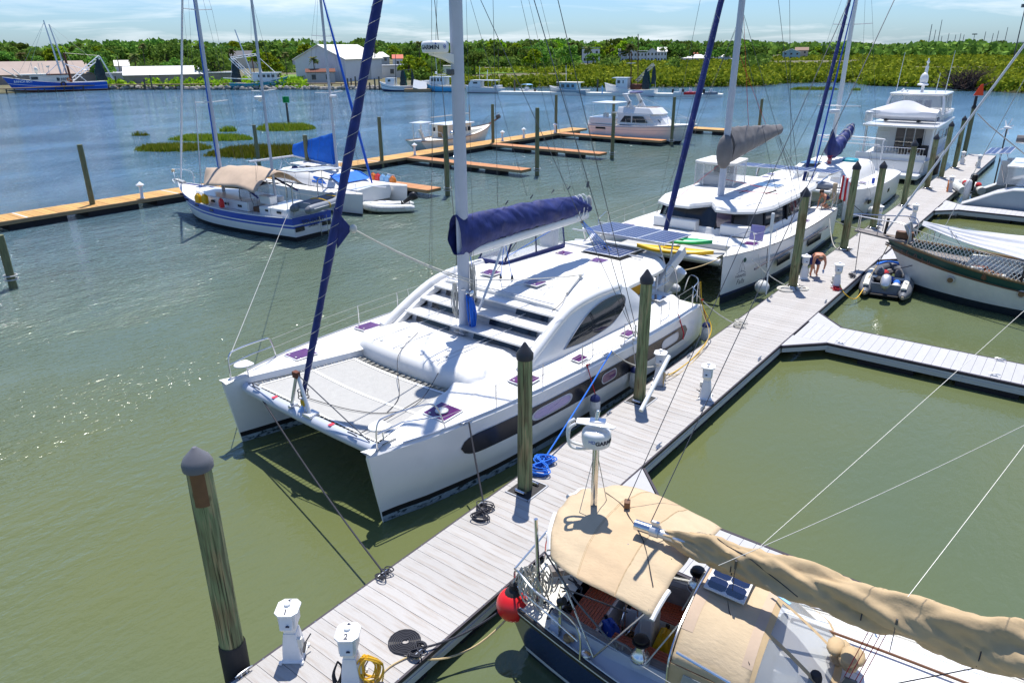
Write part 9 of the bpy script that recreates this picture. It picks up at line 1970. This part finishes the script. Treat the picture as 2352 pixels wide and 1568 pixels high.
fender((13.6,.28,.35),'white fender with navy end behind the second piling',W(9.3,-3.82,1.84),'ropew',.66,.16)
fender((18.6,.22,.30),'white fender with navy end on a red rope at the catamaran stern',W(14.25,-3.62,1.75),'roper',.66,.15)
line('red rope knotted on the rail behind the piling of the number 5 pedestal',[W(12.3,-3.75,1.8),W(12.3,-4.0,1.2),W(12.25,-4.02,1.0)],.02,'roper')
def ball(loc,label,r=.24,top=None):
 t=thing('ball_fender',label,'fender',loc,0,'round fenders');MB().loft([oval(0,0,-r*math.cos(a),r*math.sin(a),r*math.sin(a),16)for a in[max(.04,PI*i/12*.96)for i in range(13)]],True,True,True).build('ball','fender',t,smooth=70);MB().tube([(0,0,r),Vector(top)-Vector(loc)],.015,5).build('fender_rope','ropew',t)
ball((25.2,.62,.55),'round white fender between the kayak catamaran bow and the piling',.30,(25.3,.98,1.9));ball((44.6,.85,.5),'round pale fender at the navy sail cover catamaran side',.26,(44.6,1.2,1.8))
fd_=thing('fender','black fender standing between the motor yacht and the walkway','fender',(61.3,.35,.5));MB().loft([oval(0,0,z,r,r,12)for r,z in((.1,0),(.32,.15),(.34,1.2),(.1,1.5))],True,True,True).build('body','rubber',fd_,smooth=60)
po=thing('marker_pole','white pole with a small white box standing at the kayak catamaran bow','pole',(24.4,.15,.52));MB().tube([(0,0,0),(.1,.15,2.6)],.03,6).build('pole','gel',po);MB().box((.11,.16,2.95),(.10,.12,.75)).build('box','gel',po,bevel=.02)
tb=thing('stay_tube','white plastic tube on the thin stay in front of pedestal 5','tube');a=nb_pt=Vector((4.65,-9.05,0))+Matrix.Rotation(R(-84),3,'Z')@Vector((-4.42,.6,3.1));bb_=Vector((4.65,-9.05,0))+Matrix.Rotation(R(-84),3,'Z')@Vector((2.5,0,17.4))
tb.location=(0,0,0)
p=at(1468,942,far=16.5);q=at(1533,815,far=17.0);d_=9.5
def onray(px,py,dist):v=at(px,py,far=10)-CAM;return CAM+v.normalized()*dist
MB().cyl(onray(1472,943,11.0),onray(1537,818,11.6),.034,n=10).build('tube','gel',tb)
line('thin stay running from the tan bimini block up past the white tube',[Vector((4.65,-9.05,0))+Matrix.Rotation(R(-84),3,'Z')@Vector((-4.7,.62,2.92)),onray(1960,-20,17)],.008,'wire','stay_wire','wire')
line('thin dark stay rising from the tan boom end to the top right',[Vector((4.65,-9.05,0))+Matrix.Rotation(R(-84),3,'Z')@Vector((-4.05,0,3.12)),onray(2059,-10,16)],.008,'wire','stay_wire','wire')
for i,(a,c,r,l)in enumerate((((1745,1255,9.6),(2352,712,13.5),.004,'upper pale stay crossing the open water at right'),((1650,1298,9.2),(2352,965,12.0),.004,'middle pale stay curving up to the right edge'),((2085,1370,9.2),(2352,1020,11),.004,'steep pale stay at the right edge'))):
 A,B_=onray(*a),onray(*c);line(l,sag(A,A+(B_-A)*1.5,.10 if i==1 else .02,12),r,'palewire','stay_wire','wire','stays crossing the open water at right')
def skin_body(name,V,E_,rad,mat,parent,sub=2,root=0):
 me=bpy.data.meshes.new(name);me.from_pydata(V,E_,[]);o=bpy.data.objects.new(name,me);COL.objects.link(o);o.parent=parent;KID.setdefault(parent.name,[]).append(o)
 m=o.modifiers.new('s','SKIN');m.use_smooth_shade=True
 for i,r in enumerate(rad):d=me.skin_vertices[0].data[i];d.radius=(r,r)if isinstance(r,(int,float))else r;d.use_root=(i==root)
 s=o.modifiers.new('b','SUBSURF');s.levels=s.render_levels=sub;me.materials.append(MT(mat));return o
def hand(parent,w,d,side,mat='skin'):
 w,d=Vector(w),Vector(d).normalized();s=d.cross(Vector((0,0,1))).normalized()*side
 for k in range(4):
  o=s*(k-1.5)*.019;L=(.075,.085,.08,.062)[k];p0=w+d*.05+o;V=[w+o*.5,p0,p0+d*L*.5+Vector((0,0,-.012)),p0+d*L+Vector((0,0,-.035))];skin_body('finger',[tuple(v)for v in V],[(0,1),(1,2),(2,3)],[.012,.010,.009,.008],mat,parent,1)
 V=[w+s*.02,w+s*.045+d*.035,w+s*.06+d*.075];skin_body('thumb',[tuple(v)for v in V],[(0,1),(1,2)],[.013,.011,.009],mat,parent,1)
pm=thing('person','shirtless sunburnt man bending down at the pedestal on the walkway','person',(28.15,-.62,.52),215)
V=[(-.12,0,.88),(.10,0,1.05),(.32,0,1.10),(.46,0,1.02),(.56,0,.93),(.62,0,.86),(.38,.20,1.00),(.50,.24,.74),(.60,.16,.48),(.38,-.20,1.00),(.44,-.26,.72),(.56,-.22,.46),(-.12,.11,.80),(.02,.13,.45),(-.10,.13,.08),(-.12,-.11,.80),(.02,-.13,.45),(-.10,-.13,.08),(.03,.14,.04),(.03,-.14,.04)]
Ed=[(0,1),(1,2),(2,3),(3,4),(4,5),(2,6),(6,7),(7,8),(2,9),(9,10),(10,11),(0,12),(12,13),(13,14),(14,18),(0,15),(15,16),(16,17),(17,19)]
skin_body('body',V,Ed,[(.15,.13),(.165,.12),(.17,.12),(.06,.06),(.10,.09),(.06,.06),.075,.05,.034,.075,.05,.034,.10,.065,.045,.10,.065,.045,.035,.035],'skin',pm)
MB().ell((.55,0,.99),(.10,.095,.075),12,8).build('hair','greyhair',pm,smooth=70);b=MB();b.ell((.64,0,.88),(.018,.014,.025),6,4);b.build('nose','skin',pm)
b=MB()
for s in(-1,1):b.ell((.56,s*.095,.92),(.03,.012,.035),6,4)
b.build('ear','skin',pm)
skin_body('shorts',[(-.14,0,.90),(-.11,.11,.78),(-.02,.13,.50),(-.11,-.11,.78),(-.02,-.13,.50),(.0,0,.99)],[(0,1),(1,2),(0,3),(3,4),(0,5)],[(.20,.19),.145,.12,.145,.12,(.19,.155)],'navy',pm)
hand(pm,(.60,.16,.48),(.3,-.2,-.8),1,'glove');hand(pm,(.56,-.22,.46),(.3,.2,-.8),-1,'skin')
pk=thing('person','dark haired person in navy tank top and patterned shorts kneeling on the kayak catamaran stern','person',(36.95,1.55,1.80),140)
V=[(-.05,0,.42),(.12,0,.62),(.28,0,.76),(.38,0,.84),(.47,0,.90),(.53,0,.90),(.30,.19,.70),(.36,.24,.42),(.42,.18,.14),(.30,-.19,.70),(.38,-.22,.42),(.46,-.14,.12),(-.03,.11,.36),(.30,.14,.14),(-.14,.13,.08),(-.03,-.11,.36),(.30,-.14,.14),(-.14,-.13,.08),(-.26,.13,.05),(-.26,-.13,.05)]
skin_body('body',V,Ed,[(.15,.13),(.14,.11),(.15,.11),(.055,.055),(.10,.09),(.07,.07),.06,.043,.03,.06,.043,.03,.10,.062,.045,.10,.062,.045,.035,.035],'skin',pk)
skin_body('tank_top',[(-.02,0,.48),(.12,0,.625),(.27,0,.755)],[(0,1),(1,2)],[(.185,.165),(.18,.15),(.175,.14)],'shirt',pk);skin_body('shorts',[(-.06,0,.42),(-.02,.11,.36),(.16,.13,.24),(-.02,-.11,.36),(.16,-.13,.24)],[(0,1),(1,2),(0,3),(3,4)],[(.20,.18),.145,.115,.145,.115],'shorts',pk)
MB().ell((.44,0,.96),(.125,.115,.10),12,8).build('hair','hair',pk,smooth=70);MB().ell((.565,0,.88),(.018,.014,.022),6,4).build('nose','skin',pk)
hand(pk,(.42,.18,.14),(.4,0,-.6),1);hand(pk,(.46,-.14,.12),(.4,0,-.6),-1)
